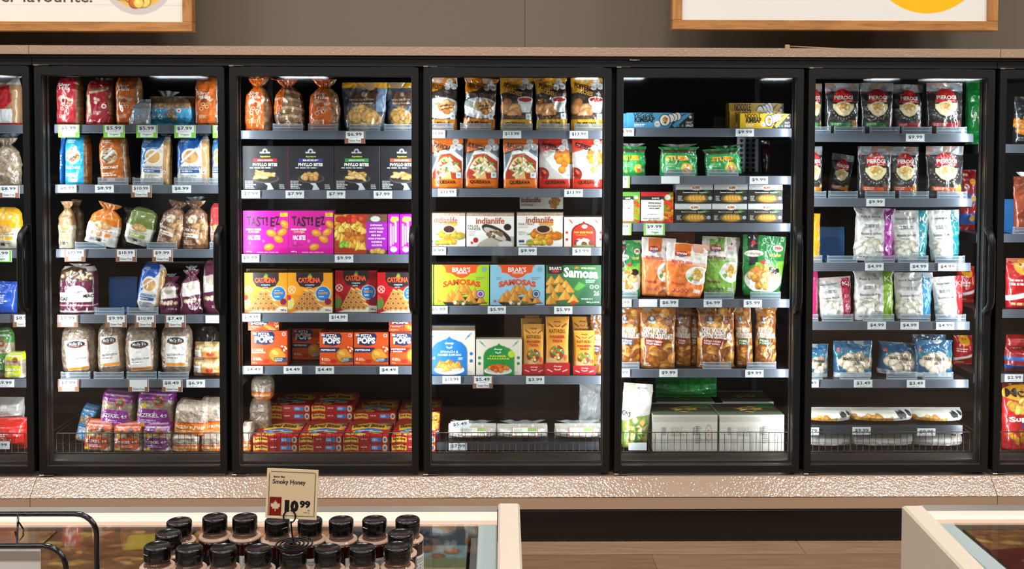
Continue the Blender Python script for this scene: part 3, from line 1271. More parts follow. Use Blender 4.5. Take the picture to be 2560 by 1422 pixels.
def a_chou(c):
    c.fill('#4c5561')
    c.R(.78, .12, 1, .6, '#7c93ad')
    c.N(.15, 8)
    c.R(0, 0, 1, .12, '#e3a72b')
    c.C(.14, .22, .06, '#8a7a66')
    c.P([(.2, .22), (.82, .18), (.78, .32), (.72, .5), (.2, .46), (.26, .3)], '#6a4a33')
    c.N(.2, 12, (.2, .15, .85, .52))
    c.C(.5, .25, .06, '#b9b0a4')
    c.T('Parisian Style Choux', .16, .33, .74, .39, '#efe6d8', .0, 2)
    c.T('Pains au fromage', .22, .41, .72, .46, '#efe6d8', .0, 2)
    c.L(.3, .48, .68, .51, 1, '#efe6d8')
    c.lumps(.52, .76, .34, .18, 16, .13, ['#c4924c', '#d8aa5c', '#b07c3a', '#e0b870'], 3)
    c.lumps(.5, .72, .3, .12, 8, .14, ['#cf9c54', '#d8aa5c'], 9)


def a_phyllo(strip, stript, accent, food='r'):
    def f(c):
        c.fill('#2a2a2d')
        c.N(.06, 4)
        c.E(.49, .12, .055, .05, '#d6dad9')
        c.R(.38, .14, .6, .17, '#d6dad9')
        c.E(.49, .13, .03, .03, '#3a3a3e')
        c.T('Appetizers', .38, .215, .61, .27, '#b8c928', .03)
        c.R(.23, .29, .75, .36, strip)
        c.T(stript, .32, .305, .66, .345, '#f2f2f2', .03)
        c.T('PHYLLO BITES', .22, .385, .76, .46, '#f4f4f2', .05)
        c.L(.16, .485, .82, .51, 1, '#f2f2f2')
        c.P([(.42, .8), (.55, .76), (.68, .98), (.52, 1), (.55, .9)], '#d9dcdf')
        c.E(.5, .74, .29, .1, '#59595c')
        c.E(.5, .73, .26, .085, '#38302a')
        c.lumps(.49, .67, .18, .075, 13, .062, ['#d3a463', '#e2bd80', '#c08c4a'], sum(map(ord, accent)) % 50, 1.0, food)
        c.L(.05, .78, .33, .97, 5, '#e2e2e2')
        c.L(.8, .86, .93, .97, 3, '#e2e2e2')
        c.R(.985, 0, 1, 1, accent)
    return f


def a_tastiez(c):
    c.fill('#d9129c')
    c.N(.04, 4)
    for x, y in ((.3, .5), (.7, .42), (.45, .7), (.15, .75)):
        c.C(x, y, .03, '#ef6ac4')
    for i, ch in enumerate('TAST!EZ'):
        x = .08 + i * .105
        c.T(ch, x, .13 + .02 * (i % 2), x + (.05 if ch == '!' else .1), .33 + .02 * (i % 3), '#271b26', .03, 4 - 3 * (i % 3))
    c.R(.82, .05, .98, .14, '#f2d22c')
    c.L(.84, .06, .96, .13, 2, '#5a2040')
    for x, y, a in ((.62, .52, -15), (.86, .5, 30), (.78, .66, -25), (.57, .84, 15), (.92, .32, -40)):
        c.E(x, y, .115, .085, '#a8651c', a)
        c.E(x, y - .005, .105, .072, '#e2922c', a)
        c.E(x - .02, y - .02, .06, .03, '#f3b452', a)
    c.T('NACHO CHEESE', .06, .41, .4, .455, '#ffffff', .04)
    c.T('FLAVOURED', .12, .47, .36, .51, '#f4d63a', .03)
    c.T('MAC BITES', .1, .57, .38, .68, '#ffffff', .04)
    c.L(.1, .74, .36, .84, 3, '#6a1450')
    c.T('600 g', .06, .93, .18, .97, '#ffffff', .02)
    c.L(.3, .94, .95, .98, 1, '#f8b8e4')


def a_appet(c):
    c.fill('#6e4d38')
    c.P([(0, 0), (.66, 0), (.6, .1), (.6, 1), (0, 1)], '#b03a20')
    c.N(.2, 9, (0, 0, .6, 1))
    c.P([(0, .02), (.22, .04), (0, .28)], '#d9a24a')
    c.lumps(.3, .4, .28, .34, 26, .09, ['#e2b24a', '#efc860', '#d6962e'], 3, 1, 't')
    c.lumps(.38, .55, .2, .2, 9, .06, ['#b8641e', '#cf7c28'], 7)
    c.lumps(.2, .78, .12, .06, 10, .04, ['#7aa82e', '#93c23a'], 2)
    c.lumps(.42, .82, .16, .08, 6, .09, ['#efc050', '#e2a636'], 5, 1, 't')
    c.lumps(.3, .12, .25, .06, 9, .05, ['#c3281c', '#dc4a2c'], 6)
    c.E(.77, .12, .09, .07, '#cdd3d0')
    c.R(.6, .2, 1, .9, '#a316b4')
    for i, (t, a, b) in enumerate((('INDIAN', .68, .9), ('APPETIZER', .66, .94), ('PARTY PACK', .66, .92), ('MINI MIX', .7, .88), ('HORS D\'OEUVRE', .64, .96), ('INDIENS', .7, .9), ('ASSORTIS', .7, .9))):
        c.T(t, a, .25 + i * .085, b, .295 + i * .085, '#f3e3f6', .03)
    c.R(.6, .9, 1, 1, '#5b2c3a')
    c.lumps(.8, .95, .14, .03, 5, .06, ['#caa248'], 5)


def a_appet_end(c):
    c.fill('#b412c4')
    c.lumps(.5, .12, .25, .05, 6, .2, ['#e2a82e', '#f0c458'], 3)
    c.R(.18, .24, .3, .8, '#f2e2f6')
    c.R(.4, .3, .5, .76, '#e3bfea')
    c.R(.6, .2, .74, .7, '#f2e2f6')
    c.N(.3, 30, (.15, .2, .8, .8), (1, 1.5))
    c.E(.5, .88, .28, .07, '#cdd3d0')


def a_taquito(bg, bg2, x):
    def f(c):
        c.fill(bg)
        c.R(0, .55, 1, 1, bg2)
        c.N(.08, 5)
        c.P([(.2, 0), (.8, 0), (.8, .2), (.72, .34), (.5, .4), (.28, .34), (.2, .2)], '#2b2426')
        c.T('CATALINA', .24, .12, .74, .25, '#e8572a', .05)
        c.C(.5, .13, .05, '#f08a24')
        c.P([(.46, .08), (.5, .02), (.56, .08)], '#3f9a3a')
        c.T('8 TAQUITOS', .4, .29, .6, .33, '#c8e4ee', .03)
        c.L(.42, .35, .6, .39, 1, '#c8d8de')
        c.C(.1, .42, .085, '#f4e8d8', .8)
        c.C(.1, .42, .07, bg)
        c.R(.03, .415, .17, .425, '#f4efe4', 45)
        c.R(.03, .415, .17, .425, '#f4efe4', -45)
        c.E(.05, .75, .1, .16, '#4c7a34' if x else '#cfc878')
        c.C(.03, .62, .06, '#c8302a')
        c.P([(.05, 1), (.6, .82), (1, .85), (1, 1)], '#e4d8c4')
        for r in range(4):                    # a pyramid of rolled taquitos
            for k in range(4 - r + 1):
                cx_, cy_ = .2 + k * .12 + r * .06, .88 - r * .115
                c.R(cx_ - .02, cy_ - .1, cx_ + .12, cy_ - .02, '#c79448', -28)
                c.R(cx_ - .01, cy_ - .1, cx_ + .1, cy_ - .07, '#e8c27a', -28)
                c.C(cx_, cy_, .062, '#8a5426')
                c.C(cx_, cy_, .052, '#dba658')
                c.C(cx_, cy_, .034, '#9a4f26')
        c.C(.79, .52, .17, '#e9eff2')
        c.C(.79, .52, .16, '#2472b4')
        c.T('TAQUITOS', .68, .48, .9, .545, '#f29a3a', .04)
        c.L(.7, .43, .88, .46, 1, '#e2f0fa')
        c.L(.7, .57, .88, .62, 1, '#e2f0fa')
        c.C(.9, .72, .075, '#7a1f40')
        c.T('368 g', .84, .91, .97, .96, '#2a2220', .02)
    return f


def a_pops(kind):
    def f(c):
        c.fill('#e2561f')
        c.N(.04, 4)
        c.P([(.08, .1), (.2, .03), (.6, .03), (.66, .12), (.62, .36), (.4, .42), (.14, .38)], '#25315c')
        c.R(.06, .06, .16, .12, '#cfd8e4', -12)
        c.T('PIZZA', .2, .05, .52, .15, '#f6f4ef', .04)
        c.T('POPS', .1, .15, .62, .35, '#f6f4ef', .06)
        c.C(.9, .1, .05, '#f6e8dc')
        c.C(.9, .1, .03, '#c8201c')
        if kind == 'cheese':
            c.T('3 CHEESE', .03, .52, .34, .6, '#ffd9a8', .03)
            c.T('FROMAGES', .03, .61, .4, .66, '#ffe4c4', .02)
        else:
            c.R(0, .47, .6, .62, '#25315c' if kind == 'pep' else '#8e1c22')
            if kind == 'pep':
                c.T('PEPPERONI', .04, .51, .46, .57, '#f6f4ef', .04)
            else:
                c.T('PEPPERONI', .03, .49, .45, .54, '#f6f4ef', .04)
                c.T('+ BACON', .03, .56, .36, .61, '#f6f4ef', .04)
        c.E(.72, .72, .25, .23, '#a8641c', -20)
        c.E(.72, .71, .225, .2, '#e39a34', -20)
        for i in range(14):
            a = math.radians(60 + i * 15)
            c.C(.72 + .22 * math.cos(a), .71 + .2 * math.sin(a), .014, '#9c5a18')
        c.E(.66, .64, .1, .06, '#f4bc5a', -30)
        c.P([(.78, .45), (1, .4), (1, .72), (.9, .66)], '#c8431c')
        c.lumps(.9, .52, .08, .08, 10, .03, ['#f4d88a', '#d8301c', '#f7ecc0'], 3)
        c.R(.64, .78, .98, .85, '#27405f')
        c.R(.7, .86, 1, .91, '#27405f')
        c.L(.66, .79, .96, .9, 2, '#e8eef4')
        c.T('4', .05, .77, .11, .87, '#fff3e4', .04)
        c.L(.14, .78, .34, .87, 2, '#fff3e4')
        c.E(.42, .88, .1, .06, '#c8301c')
        c.T('400 g', .04, .92, .16, .96, '#fff3e4', .02)
    return f


def a_bagel_top(c):
    c.fill('#a8141c')
    c.lumps(.35, .75, .4, .18, 6, .12, ['#d8a040', '#e2b85a'], 3, .8, 'o')
    c.lumps(.8, .5, .15, .3, 5, .09, ['#d8a040', '#e2b85a'], 5, .8, 'o')
    c.P([(.1, .3), (.5, .12), (.86, .26), (.9, .6), (.5, .46), (.14, .64)], '#e9b63a')
    c.T('Bagel Bites', .14, .26, .84, .54, '#23140e', .03, 0, .04)
    c.P([(.2, .6), (.5, .5), (.8, .58), (.78, .72), (.5, .66), (.22, .74)], '#2d74b0')
    c.L(.28, .6, .74, .68, 1, '#e8f2fa')
    c.C(.9, .2, .05, '#3c9a44')


def a_bagel_front(c):
    c.fill('#9c141b')
    c.N(.1, 5)
    for v in (.04, .52):
        c.P([(.02, v + .12), (.2, v + .04), (.34, v + .12), (.34, v + .38), (.2, v + .34), (.02, v + .38)], '#e0a93a')
        c.T('Bagel Bites', .04, v + .12, .32, v + .3, '#26140e', .03, 0, .03)
        c.L(.4, v + .12, .58, v + .2, 1, '#efd8c8')
        c.R(.62, v + .1, .84, v + .34, '#2d74b0')
        c.L(.64, v + .13, .82, v + .3, 2, '#dcebf7')
        c.E(.92, v + .22, .055, .17, '#d8ba84')
        c.E(.92, v + .22, .03, .1, '#285e92')
    c.R(0, .485, 1, .515, '#4c0a0e')


def a_quesava(kind, base, txt):
    def f(c):
        c.fill('#3a302a')
        c.N(.15, 6)
        if kind in ('perogies', 'poppers'):
            c.P([(0, 0), (1, 0), (1, .06), (.5, .22), (0, .32)], '#d99a2c' if kind == 'poppers' else '#c8781e')
            c.T(txt, .1, .13, .62, .23, '#3a2410', .02, -14)
            if kind == 'poppers':
                c.T('BOUCHEES', .16, .24, .66, .32, '#d9a63c', .02, -14)
        else:
            c.P([(0, 0), (1, 0), (1, .1), (0, .3)], base)
            c.T(txt, .1, .12, .58, .22, '#2c1a10', .02, -14)
        if kind == 'perogies':
            c.E(.5, .58, .6, .2, '#c6c9cc')
            c.E(.5, .58, .52, .15, '#e4e4e2')
            for i in range(4):
                c.R(.0, .48 + .03 * i, .5, .495 + .03 * i, '#4f7a2c', -20)
            c.lumps(.6, .55, .26, .09, 9, .15, ['#c98e4c', '#b47434', '#dcae70'], 4, .7)
            c.R(.45, .52, .8, .55, '#6a3a18', 10)
            c.R(.5, .58, .85, .6, '#6a3a18', 10)
        elif kind == 'poppers':
            c.P([(.52, .42), (.98, .42), (.9, .66), (.6, .66)], '#d8dadd')
            c.E(.75, .42, .23, .055, '#e6e6e6')
            c.E(.75, .42, .2, .042, '#a82a18')
            c.lumps(.32, .57, .28, .15, 9, .17, ['#c78a52', '#a86c3a', '#d69c66'], 8, .85)
            c.E(.45, .76, .5, .05, '#5a3a26')
        elif kind == 'ravioli':
            c.P([(0, .34), (1, .12), (1, .84), (0, .84)], '#66707a')
            c.P([(.28, .26), (.62, .22), (1, .4), (1, .84), (0, .84), (0, .72)], '#e8e8e4')
            c.P([(.3, .33), (.6, .3), (.95, .46), (.98, .84), (.05, .84), (.06, .7)], '#a83a1e')
            c.lumps(.5, .62, .34, .2, 34, .085, ['#eedfbe', '#e2c894', '#d8b478', '#f3ead2'], 5, 1, 't')
            c.lumps(.5, .5, .35, .2, 9, .035, ['#3f7a2c', '#5a9a3a'], 3)
            c.P([(.32, .84), (.6, .66), (.66, .84)], '#dfb068')
        else:
            c.P([(0, .3), (1, .1), (1, .84), (0, .84)], '#cfc9c2')
            c.P([(.2, .42), (.6, .2), (1, .15), (1, .6), (.75, .78), (.4, .6)], '#efeeea')
            c.lumps(.72, .42, .24, .22, 16, .12, ['#df7f1e', '#e8952e', '#cc6a18'], 5)
            c.E(.08, .72, .22, .14, '#6a2a20')
            c.E(.08, .72, .18, .11, '#a81f1c')
            c.lumps(.08, .72, .12, .08, 12, .04, ['#c83028', '#8a1818', '#e06a4a'], 4)
        for x, y in ((.76, .08), (.88, .17), (.68, .18)) if kind not in ('ravioli', 'red') else ((.76, .08), (.88, .18), (.68, .2)):
            c.C(x, y, .095, '#d8d8d6')
            c.L(x - .06, y - .02, x + .06, y + .03, 3, '#555555')
        c.R(.78, .68, .93, .79, '#e6e9ea')
        c.C(.855, .73, .04, '#7fa8bc')
        c.R(0, .81 if kind in ('ravioli', 'red') else .79, 1, 1, base)
        c.T('QUESAVA', .17, .84, .78, .92, '#35200f', .03)
        c.L(.5, .955, .95, .975, 1, '#3a2410')
    return f


def a_indian(kind):
    def f(c):
        c.fill('#efece4')
        c.R(0, 0, 1, .1, '#b59c84')
        c.N(.5, 40, (0, 0, 1, .1))
        if kind == 'palak':
            c.T('indianlife', .2, .13, .8, .32, '#b0522e', .02)
            c.T('PALAK', .03, .34, .26, .42, '#4c5a3a', .0)
            c.T('PANEER', .03, .43, .3, .51, '#4c5a3a', .0)
            c.L(.04, .54, .26, .68, 3, '#8a8a80')
            c.P([(.3, .85), (.6, .62), (1, .7), (1, 1), (.2, 1)], '#b9b0a4')
            c.E(.63, .6, .34, .17, '#2c2622', -28)
            c.E(.6, .62, .26, .11, '#c8c0b0', -28)
            c.lumps(.6, .62, .18, .09, 26, .03, ['#4c3a2c', '#e2d8c0', '#a8583a', '#6a6a50'], 6)
            c.E(.86, .42, .08, .1, '#1c1a1a')
            c.E(.82, .92, .15, .1, '#d8d4cc')
            c.C(.2, .8, .055, '#a82420')
            c.C(.12, .88, .03, '#c8452c')
        else:
            c.T('indianlife', .2, .11, .8, .3, '#b0522e', .02)
            c.T('PAKORAS', .04, .3, .38, .37, '#9c4a34', .0)
            c.L(.04, .4, .36, .46, 2, '#8a6a58')
            c.L(.04, .54, .28, .66, 3, '#9a7a68')
            c.E(.64, .34, .16, .08, '#e2a43a')
            c.P([(.2, .66), (.42, .5), (.5, .66)], '#5c9a34')
            g = ['#d8831e', '#e0982e', '#c86e18'] if kind == 'orange' else ['#b8a032', '#c88a28', '#a89a3a']
            c.lumps(.62, .68, .32, .18, 26, .075, g + ['#e0b03c'], 5)
            c.lumps(.45, .85, .2, .08, 8, .07, ['#e2c23c', '#cda82c'], 7)
            c.E(.58, .48, .16, .125, '#cfccc4')
            c.E(.58, .48, .14, .105, '#3a1a10')
            c.R(.05, .8, .17, .87, '#2c4a66')
            c.E(.27, .84, .06, .035, '#6aa83a')
            c.L(.06, .9, .8, .96, 1, '#555550')
    return f


def ogee(u0, u1, vt, vb):
    m_ = (u0 + u1) / 2
    L_ = []
    for k in range(17):
        t = k / 16
        y = vb - (vb - vt) * (.8 * math.sqrt(1 - (1 - t) ** 2) + .2 * t ** 7) + .012 * abs(math.sin(t * 9.4))
        L_.append((u0 + (m_ - u0) * t, y))
    R_ = [(2 * m_ - x, y) for x, y in L_[::-1]]
    return [(u0, 1.01)] + L_ + R_ + [(u1, 1.01)]


def a_deepred(c):
    c.fill('#ecddd0')
    for x in (.08, .92):
        c.C(x, .52, .035, '#b8281f')
        c.C(x, .75, .035, '#b8281f')
        c.E(x + (.1 if x < .5 else -.1), .15, .02, .1, '#c85a3a', 40)
    c.P(ogee(.19, .81, .13, .5), '#5c1a14')
    c.P(ogee(.22, .78, .18, .53), '#d32a1c')
    c.E(.52, .32, .07, .06, '#f2e8e0')
    c.T('PAV BUN PACK', .26, .48, .74, .55, '#f3c33a', .03)
    c.L(.3, .58, .7, .62, 1, '#f3c33a')
    c.lumps(.5, .86, .2, .08, 12, .07, ['#e8dfd2', '#cbb49c', '#6a3a2c'], 3)
    c.E(.5, .99, .28, .06, '#8a9a5a')


def a_samosa(bg, stud):
    def f(c):
        c.fill(bg)
        c.P([(.13, 0), (.84, 0), (.78, .07), (.76, .2), (.66, .22), (.6, .3), (.5, .34), (.4, .3), (.32, .22), (.22, .2), (.2, .07)], '#e4541e')
        c.T("BRAR'S", .33, .06, .66, .18, '#f6efe4', .02)
        c.R(.42, .19, .6, .23, '#fff4ea')
        c.T('SNACKS', .43, .195, .59, .225, '#c83a14', .03)
        c.T('SAMOSAS', .16, .42, .84, .57, '#dd4a1c', .05, 0, .07)
        c.L(.4, .36, .58, .39, 1, '#55604a')
        c.E(.52, .92, .35, .13, '#2c2a26')
        for x, y, s_ in ((.45, .66, .13), (.6, .64, .13), (.52, .6, .12), (.32, .78, .14), (.74, .74, .14), (.25, .84, .12), (.45, .82, .16), (.66, .86, .15), (.85, .88, .11)):
            c.P([(x, y - s_ * 1.3), (x - s_ * .9, y + s_ * .7), (x + s_ * .9, y + s_ * .7)], '#7c4a16')
            c.P([(x, y - s_ * 1.2), (x - s_ * .8, y + s_ * .6), (x + s_ * .8, y + s_ * .6)], '#c9842c')
            c.P([(x, y - s_ * 1.2), (x - s_ * .8, y + s_ * .6), (x - s_ * .1, y + s_ * .6)], '#e3a348')
        c.lumps(.52, .94, .16, .03, 16, .03, ['#a8703a', '#e8d8b8', '#5a6a34'], 3)
        c.C(.84, .72, .075, stud)
        c.C(.84, .72, .055, '#f0eef0')
        c.C(.84, .72, .045, stud)
        c.C(.91, .12, .05, '#6aa8a0', .8)
        c.L(.12, .3, .26, .38, 2, '#5c6a5a')
        c.L(.76, .3, .94, .38, 2, '#5c6a5a')
        c.T('26', .06, .86, .12, .93, '#c83a20', .03)
        c.T('624 g', .86, .92, .97, .96, '#444444', .01)
    return f


def a_samosa_dark(c):
    c.fill('#2f6a3c')
    c.N(.1, 5)
    c.P([(.5, 1), (.7, .55), (.95, .35), (1, 1)], '#27593a')
    c.P([(.03, 0), (.31, 0), (.31, .18), (.27, .22), (.07, .22), (.03, .18)], '#2a2422')
    c.T("BRAR'S", .06, .04, .28, .12, '#f0ebe2', .02)
    c.E(.17, .16, .07, .03, '#c8281c')
    c.T('Samosa', .32, .07, .95, .32, '#f8f6f0', .04, -3)
    c.T('DOSA MASALA', .64, .05, .9, .1, '#f2d8a0', .03)
    c.P([(.5, .1), (.56, .04), (.6, .08)], '#f08a24')
    c.P([(.5, .6), (.6, .42), (.72, .5), (.58, .64)], '#5a9a40')
    for x, y, s_ in ((.1, .42, .14), (.24, .38, .13), (.36, .5, .12), (.08, .62, .15), (.24, .6, .15), (.42, .62, .13), (.15, .82, .16), (.35, .78, .16), (.08, .9, .14), (.5, .86, .13)):
        c.P([(x, y - s_ * 1.2), (x - s_, y + s_ * .7), (x + s_ * .9, y + s_ * .5)], '#7c4a16')
        c.P([(x, y - s_ * 1.1), (x - s_ * .9, y + s_ * .6), (x + s_ * .8, y + s_ * .4)], '#c98a30')
        c.P([(x, y - s_ * 1.1), (x - s_ * .9, y + s_ * .6), (x - s_ * .1, y + s_ * .45)], '#e3ab50')
    c.L(.72, .36, .96, .44, 2, '#dce8d8')
    for x in (.83, .92):
        c.C(x, .54, .035, '#cfe0cc')
        c.C(x, .54, .026, '#2f6a3c')
    c.T('26', .87, .64, .97, .76, '#f4f6f0', .02)
    c.L(.64, .82, .96, .86, 1, '#dce8d8')
    c.T('825 g (1.82 lb)', .74, .91, .97, .95, '#f4f6f0', .02)
    c.lumps(.5, .95, .05, .02, 3, .03, ['#c83020'], 5)


def a_deep(bg, l1, l2, l3, food, wide):
    def f(c):
        c.fill('#e6dccb')
        for sx_, sg in ((.1, 1), (.9, -1)):
            for i in range(3):
                c.E(sx_ + sg * .04 * i, .08 + .05 * i, .045, .018, bg if i % 2 else '#8fb6a8', sg * -40)
            c.C(sx_ - .02 * sg, .52, .035, bg)
            c.C(sx_ - .02 * sg, .68, .035, bg)
        u0, u1 = (.12, .84) if not wide else (.17, .83)
        pts = ogee(u0, u1, .12, .47)
        c.P([(.48 + (a - .48) * 1.05, b - .012 if b < .9 else b) for a, b in pts], '#c9b48a')
        c.P(pts, bg)
        c.T('deep', .39, .25, .57, .32, '#f4f6f4', .02)
        c.E(.48, .37, .06, .03, '#f4f6f4')
        c.E(.48, .36, .045, .02, bg)
        c.T(l1, .3, .45, .66, .5, l3, .02)
        c.T(l2, .25, .52, .72, .57, l3, .02)
        c.E(.48, .88, .3, .11, '#eceae4')
        c.E(.48, .86, .27, .08, '#cfc9bc')
        if food == 's':
            c.lumps(.46, .79, .22, .07, 16, .085, ['#c9862c', '#dca248', '#b87424'], 5, .9, 't')
            c.T('24', .06 + u0 * .3, .58, .16 + u0 * .3, .65, '#f4f6f4', .03)
            c.L(.66, .6, .78, .66, 2, '#f4f6f4')
        else:
            c.lumps(.48, .81, .22, .06, 20, .05, ['#cf5a1c', '#e07a2c', '#b84a18'], 5)
            c.C(.77, .42, .075, '#b8d832')
        c.L(.84, .9, .96, .97, 3, '#8a8a80')
    return f


def a_kati(c):
    c.fill('#e0992a')
    c.N(.05, 5)
    for s_ in (-1, 1):
        for i in range(3):
            c.E(.5 + s_ * (.22 + .07 * i), .17 - .02 * i, .05, .014, '#7c2c12', s_ * 35)
    c.T('deep', .34, .065, .66, .105, '#7c2c12', .02)
    c.E(.5, .15, .12, .025, '#7c2c12')
    c.E(.5, .143, .09, .016, '#e0992a')
    c.T('KATI ROLL', .14, .21, .86, .275, '#6e2a14', .02)
    c.T('PANEER', .16, .315, .84, .365, '#b8281c', .04)
    c.T('TIKKA', .26, .385, .74, .435, '#b8281c', .04)
    c.E(.5, .66, .38, .18, '#c9975a')
    c.E(.48, .62, .32, .13, '#7a3f1c')
    c.lumps(.48, .61, .26, .1, 22, .07, ['#c8521c', '#e09a4a', '#5c8a34', '#f0e0b8', '#9a3818'], 5)
    c.E(.84, .7, .09, .05, '#e04a1c')
    c.E(.3, .78, .3, .07, '#d8ab74', -20)


def a_kati_tray(c):
    c.fill('#b41a22')
    c.T('deep', .34, .18, .68, .38, '#f3c9bc', .02)
    c.E(.5, .52, .13, .09, '#f3c9bc')
    c.E(.5, .48, .09, .06, '#b41a22')
    for s_ in (-1, 1):
        for i in range(3):
            c.E(.5 + s_ * (.24 + .06 * i), .68 - .05 * i, .05, .04, '#f3c9bc', s_ * 30)


def a_kimbap(bg, l1):
    def f(c):
        c.fill(bg)
        c.N(.06, 5)
        c.P([(.62, 1), (.74, .3), (.9, 0), (1, 0), (1, 1)], '#1c1b1e')
        c.P([(.72, .95), (.84, .5), (.97, .05), (.9, .02), (.78, .35), (.68, .8)], bg)
        c.T(l1, .1, .02, .4, .3, '#2a2418', .02)
        c.T('KIMBAP', .12, .27, .42, .62, '#2a2418', .04)
        c.L(.12, .7, .34, .9, 2, '#fff9e8')
        c.C(.46, .72, .045, '#e8ece0')
        c.L(.43, .66, .49, .78, 2, '#4a8a3a')
        for i in (3, 2, 1):
            c.E(.6 + .05 * i, .42 - .06 * i, .065, .3, '#17181a', 10)
            c.E(.6 + .05 * i, .42 - .06 * i, .055, .25, '#e9e6dc', 10)
        c.E(.57, .48, .085, .4, '#17181a')
        c.E(.57, .48, .072, .34, '#efece2')
        c.lumps(.57, .48, .035, .17, 14, .016, ['#e07a28', '#3a5a2c', '#c8a040', '#a8301c'], 4, 1.1)
        c.C(.77, .82, .018, '#3a8ac8')
        c.C(.83, .82, .018, '#4aa04a')
        c.T('CRAZY', .88, .55, .98, .68, '#f2f2f0', .02)
        c.T('HALO', .88, .72, .99, .9, '#f2f2f0', .05)
        c.C(.945, .28, .02, '#e8e8e8')
    return f


def a_stuff(shift=0):
    def f(c):
        c.fill('#2e8c46')
        c.R(0, .1, 1, .22, '#4a4a34')
        c.N(.2, 8)
        c.P([(.1, .22), (.9, .22), (.96, 1), (.04, 1)], '#2a9a4c')
        c.T('STUBB', .12 + shift, .3, .72 + shift, .48, '#f0a41c', .06)
        c.L(.15, .55, .5, .7, 3, '#bfe0a8')
        c.C(.68, .76, .15, '#f4c428')
        c.E(.68, .76, .1, .12, '#e89a34')
        c.lumps(.68, .76, .06, .06, 6, .03, ['#f6dc9a', '#b8641c'], 4)
        c.C(.25, .85, .05, '#e89a34')
    return f


def a_spring(bg):
    def f(c):
        c.fill(bg)
        c.P([(.6, .1), (1, .1), (1, 1), (.6, 1)], '#c8301c' if bg.startswith('#b') else '#6aa832')
        c.lumps(.85, .55, .2, .42, 18, .1, ['#e09a2c', '#c87a1c', '#5c9a2c', '#d8401c'], 4, 1, 'r')
        c.R(.0, .14, .7, .27, '#24211f')
        c.T('the other kind', .34, .16, .56, .24, '#e8e4dc', .02)
        c.R(.02, .27, .7, .93, '#f0ede4')
        c.C(.82, .18, .08, '#e9ece8')
        c.L(.76, .14, .88, .22, 2, '#c8301c')
        c.R(.6, .25, .68, .34, '#f4f2ec', 30)
        c.T('SPRING ROLLS', .22, .33, .62, .39, '#3a3a38', .02)
        c.T('ROULEAUX DE', .22, .43, .62, .485, '#3a3a38', .02)
        c.T('PRINTEMPS', .26, .51, .58, .56, '#3a3a38', .02)
        c.L(.2, .7, .64, .75, 1, '#4a5a8a')
        c.L(.08, .84, .66, .89, 1, '#2a2a2a')
        c.lumps(.35, .97, .35, .02, 6, .07, ['#c87a2c'], 4, .6, 'r')
    return f


def a_app6(c):
    c.fill('#26241f')
    c.R(0, 0, 1, .3, '#c9cccc')
    c.N(.15, 40, (0, 0, 1, .3))
    c.E(.54, .2, .15, .14, '#efe6d4')
    c.T('AL SAFA', .44, .13, .64, .25, '#b03a28', .03)
    c.T('Shawarma Inspirations   Spring Rolls', .18, .4, .84, .48, '#ecead8', .02)
    c.P([(.62, .55), (.8, .3), (.95, .42)], '#3a6a2c')
    c.E(.55, .74, .34, .22, '#6a5a2c')
    c.E(.55, .74, .26, .17, '#c98a34')
    for i in range(5):
        c.R(.34 + i * .085, .6, .46 + i * .085, .84, '#8a5a1c', 24)
        c.R(.35 + i * .085, .61, .44 + i * .085, .83, '#e6ae50', 24)
    c.L(.06, .6, .22, .86, 4, '#d8d4c4')
    c.C(.92, .72, .05, '#9ab4c0')


def a_siwin(top, low, acc, naked=False):
    def f(c):
        c.fill('#eee4dc')
        c.P([(0, .34), (1, .42), (1, 1), (0, 1)], low)
        c.P([(0, .3), (1, .36), (1, .46), (0, .38)], low, .45)
        c.P([(.2, .02), (.6, 0), (.58, .24), (.2, .24)], top)
        c.E(.36, .2, .16, .055, '#b8281c')
        c.R(.22, .16, .5, .24, '#b8281c')
        c.T('SIWIN', .24, .17, .48, .215, '#fbeee0', .03)
        c.E(.36, .245, .06, .02, '#3a7ab0')
        c.T('Mini Wontons', .12, .31, .62, .375, acc, .02)
        c.L(.12, .39, .56, .44, 2, acc)
        c.C(.78, .12, .03, '#c8202a')
        c.L(.68, .17, .9, .21, 2, '#c8605a')
        c.L(.7, .25, .92, .29, 2, '#5a9a50')
        c.E(.78, .58, .3, .17, '#f1ede4')
        c.lumps(.76, .56, .17, .08, 12, .07, ['#e2b868', '#d29e48', '#f0d69a'], 4)
        c.lumps(.6, .64, .06, .03, 8, .03, ['#4a8a34', '#6aaa48'], 4)
        c.T('Naturally', .12, .72, .48, .78, acc, .02)
        for i in range(4):
            c.C(.18 + .115 * i, .87, .048, acc if naked is False else '#2a6a34')
            c.L(.15 + .115 * i, .85, .21 + .115 * i, .89, 2, '#f6d8c8')
        c.R(.7, .84, .9, .9, '#f3ece6', -8)
    return f


def a_dump(c):
    c.fill('#1f7a36')
    c.N(.2, 8)
    c.P([(.1, 0), (.36, 0), (.34, .46), (.14, .5)], '#17171a')
    c.C(.25, .13, .05, '#c8302a')
    c.E(.25, .3, .22, .05, '#ece4d0', 5)
    c.T('dumplings', .1, .27, .42, .33, '#2a2a2a', .0)
    c.E(.82, .2, .12, .05, '#e8e0d4')
    c.T('SIWIN', .74, .17, .9, .22, '#b8281c', .04)
    c.T('PORK & SHRIMP', .62, .29, .9, .335, '#f0c83a', .02)
    c.P([(.3, .44), (1, .4), (1, .7), (.2, .62)], '#7ab83a')
    c.E(.5, .43, .1, .035, '#c83a34')
    c.E(.72, .43, .1, .035, '#3a9a48')
    c.E(.5, .72, .46, .21, '#ece8e0')
    c.E(.7, .56, .18, .06, '#2c1a12')
    c.lumps(.45, .68, .34, .14, 24, .085, ['#d8a050', '#c88a34', '#e8c080', '#b87430'], 5)
    c.R(.1, .9, .9, 1, '#2f8a3c')


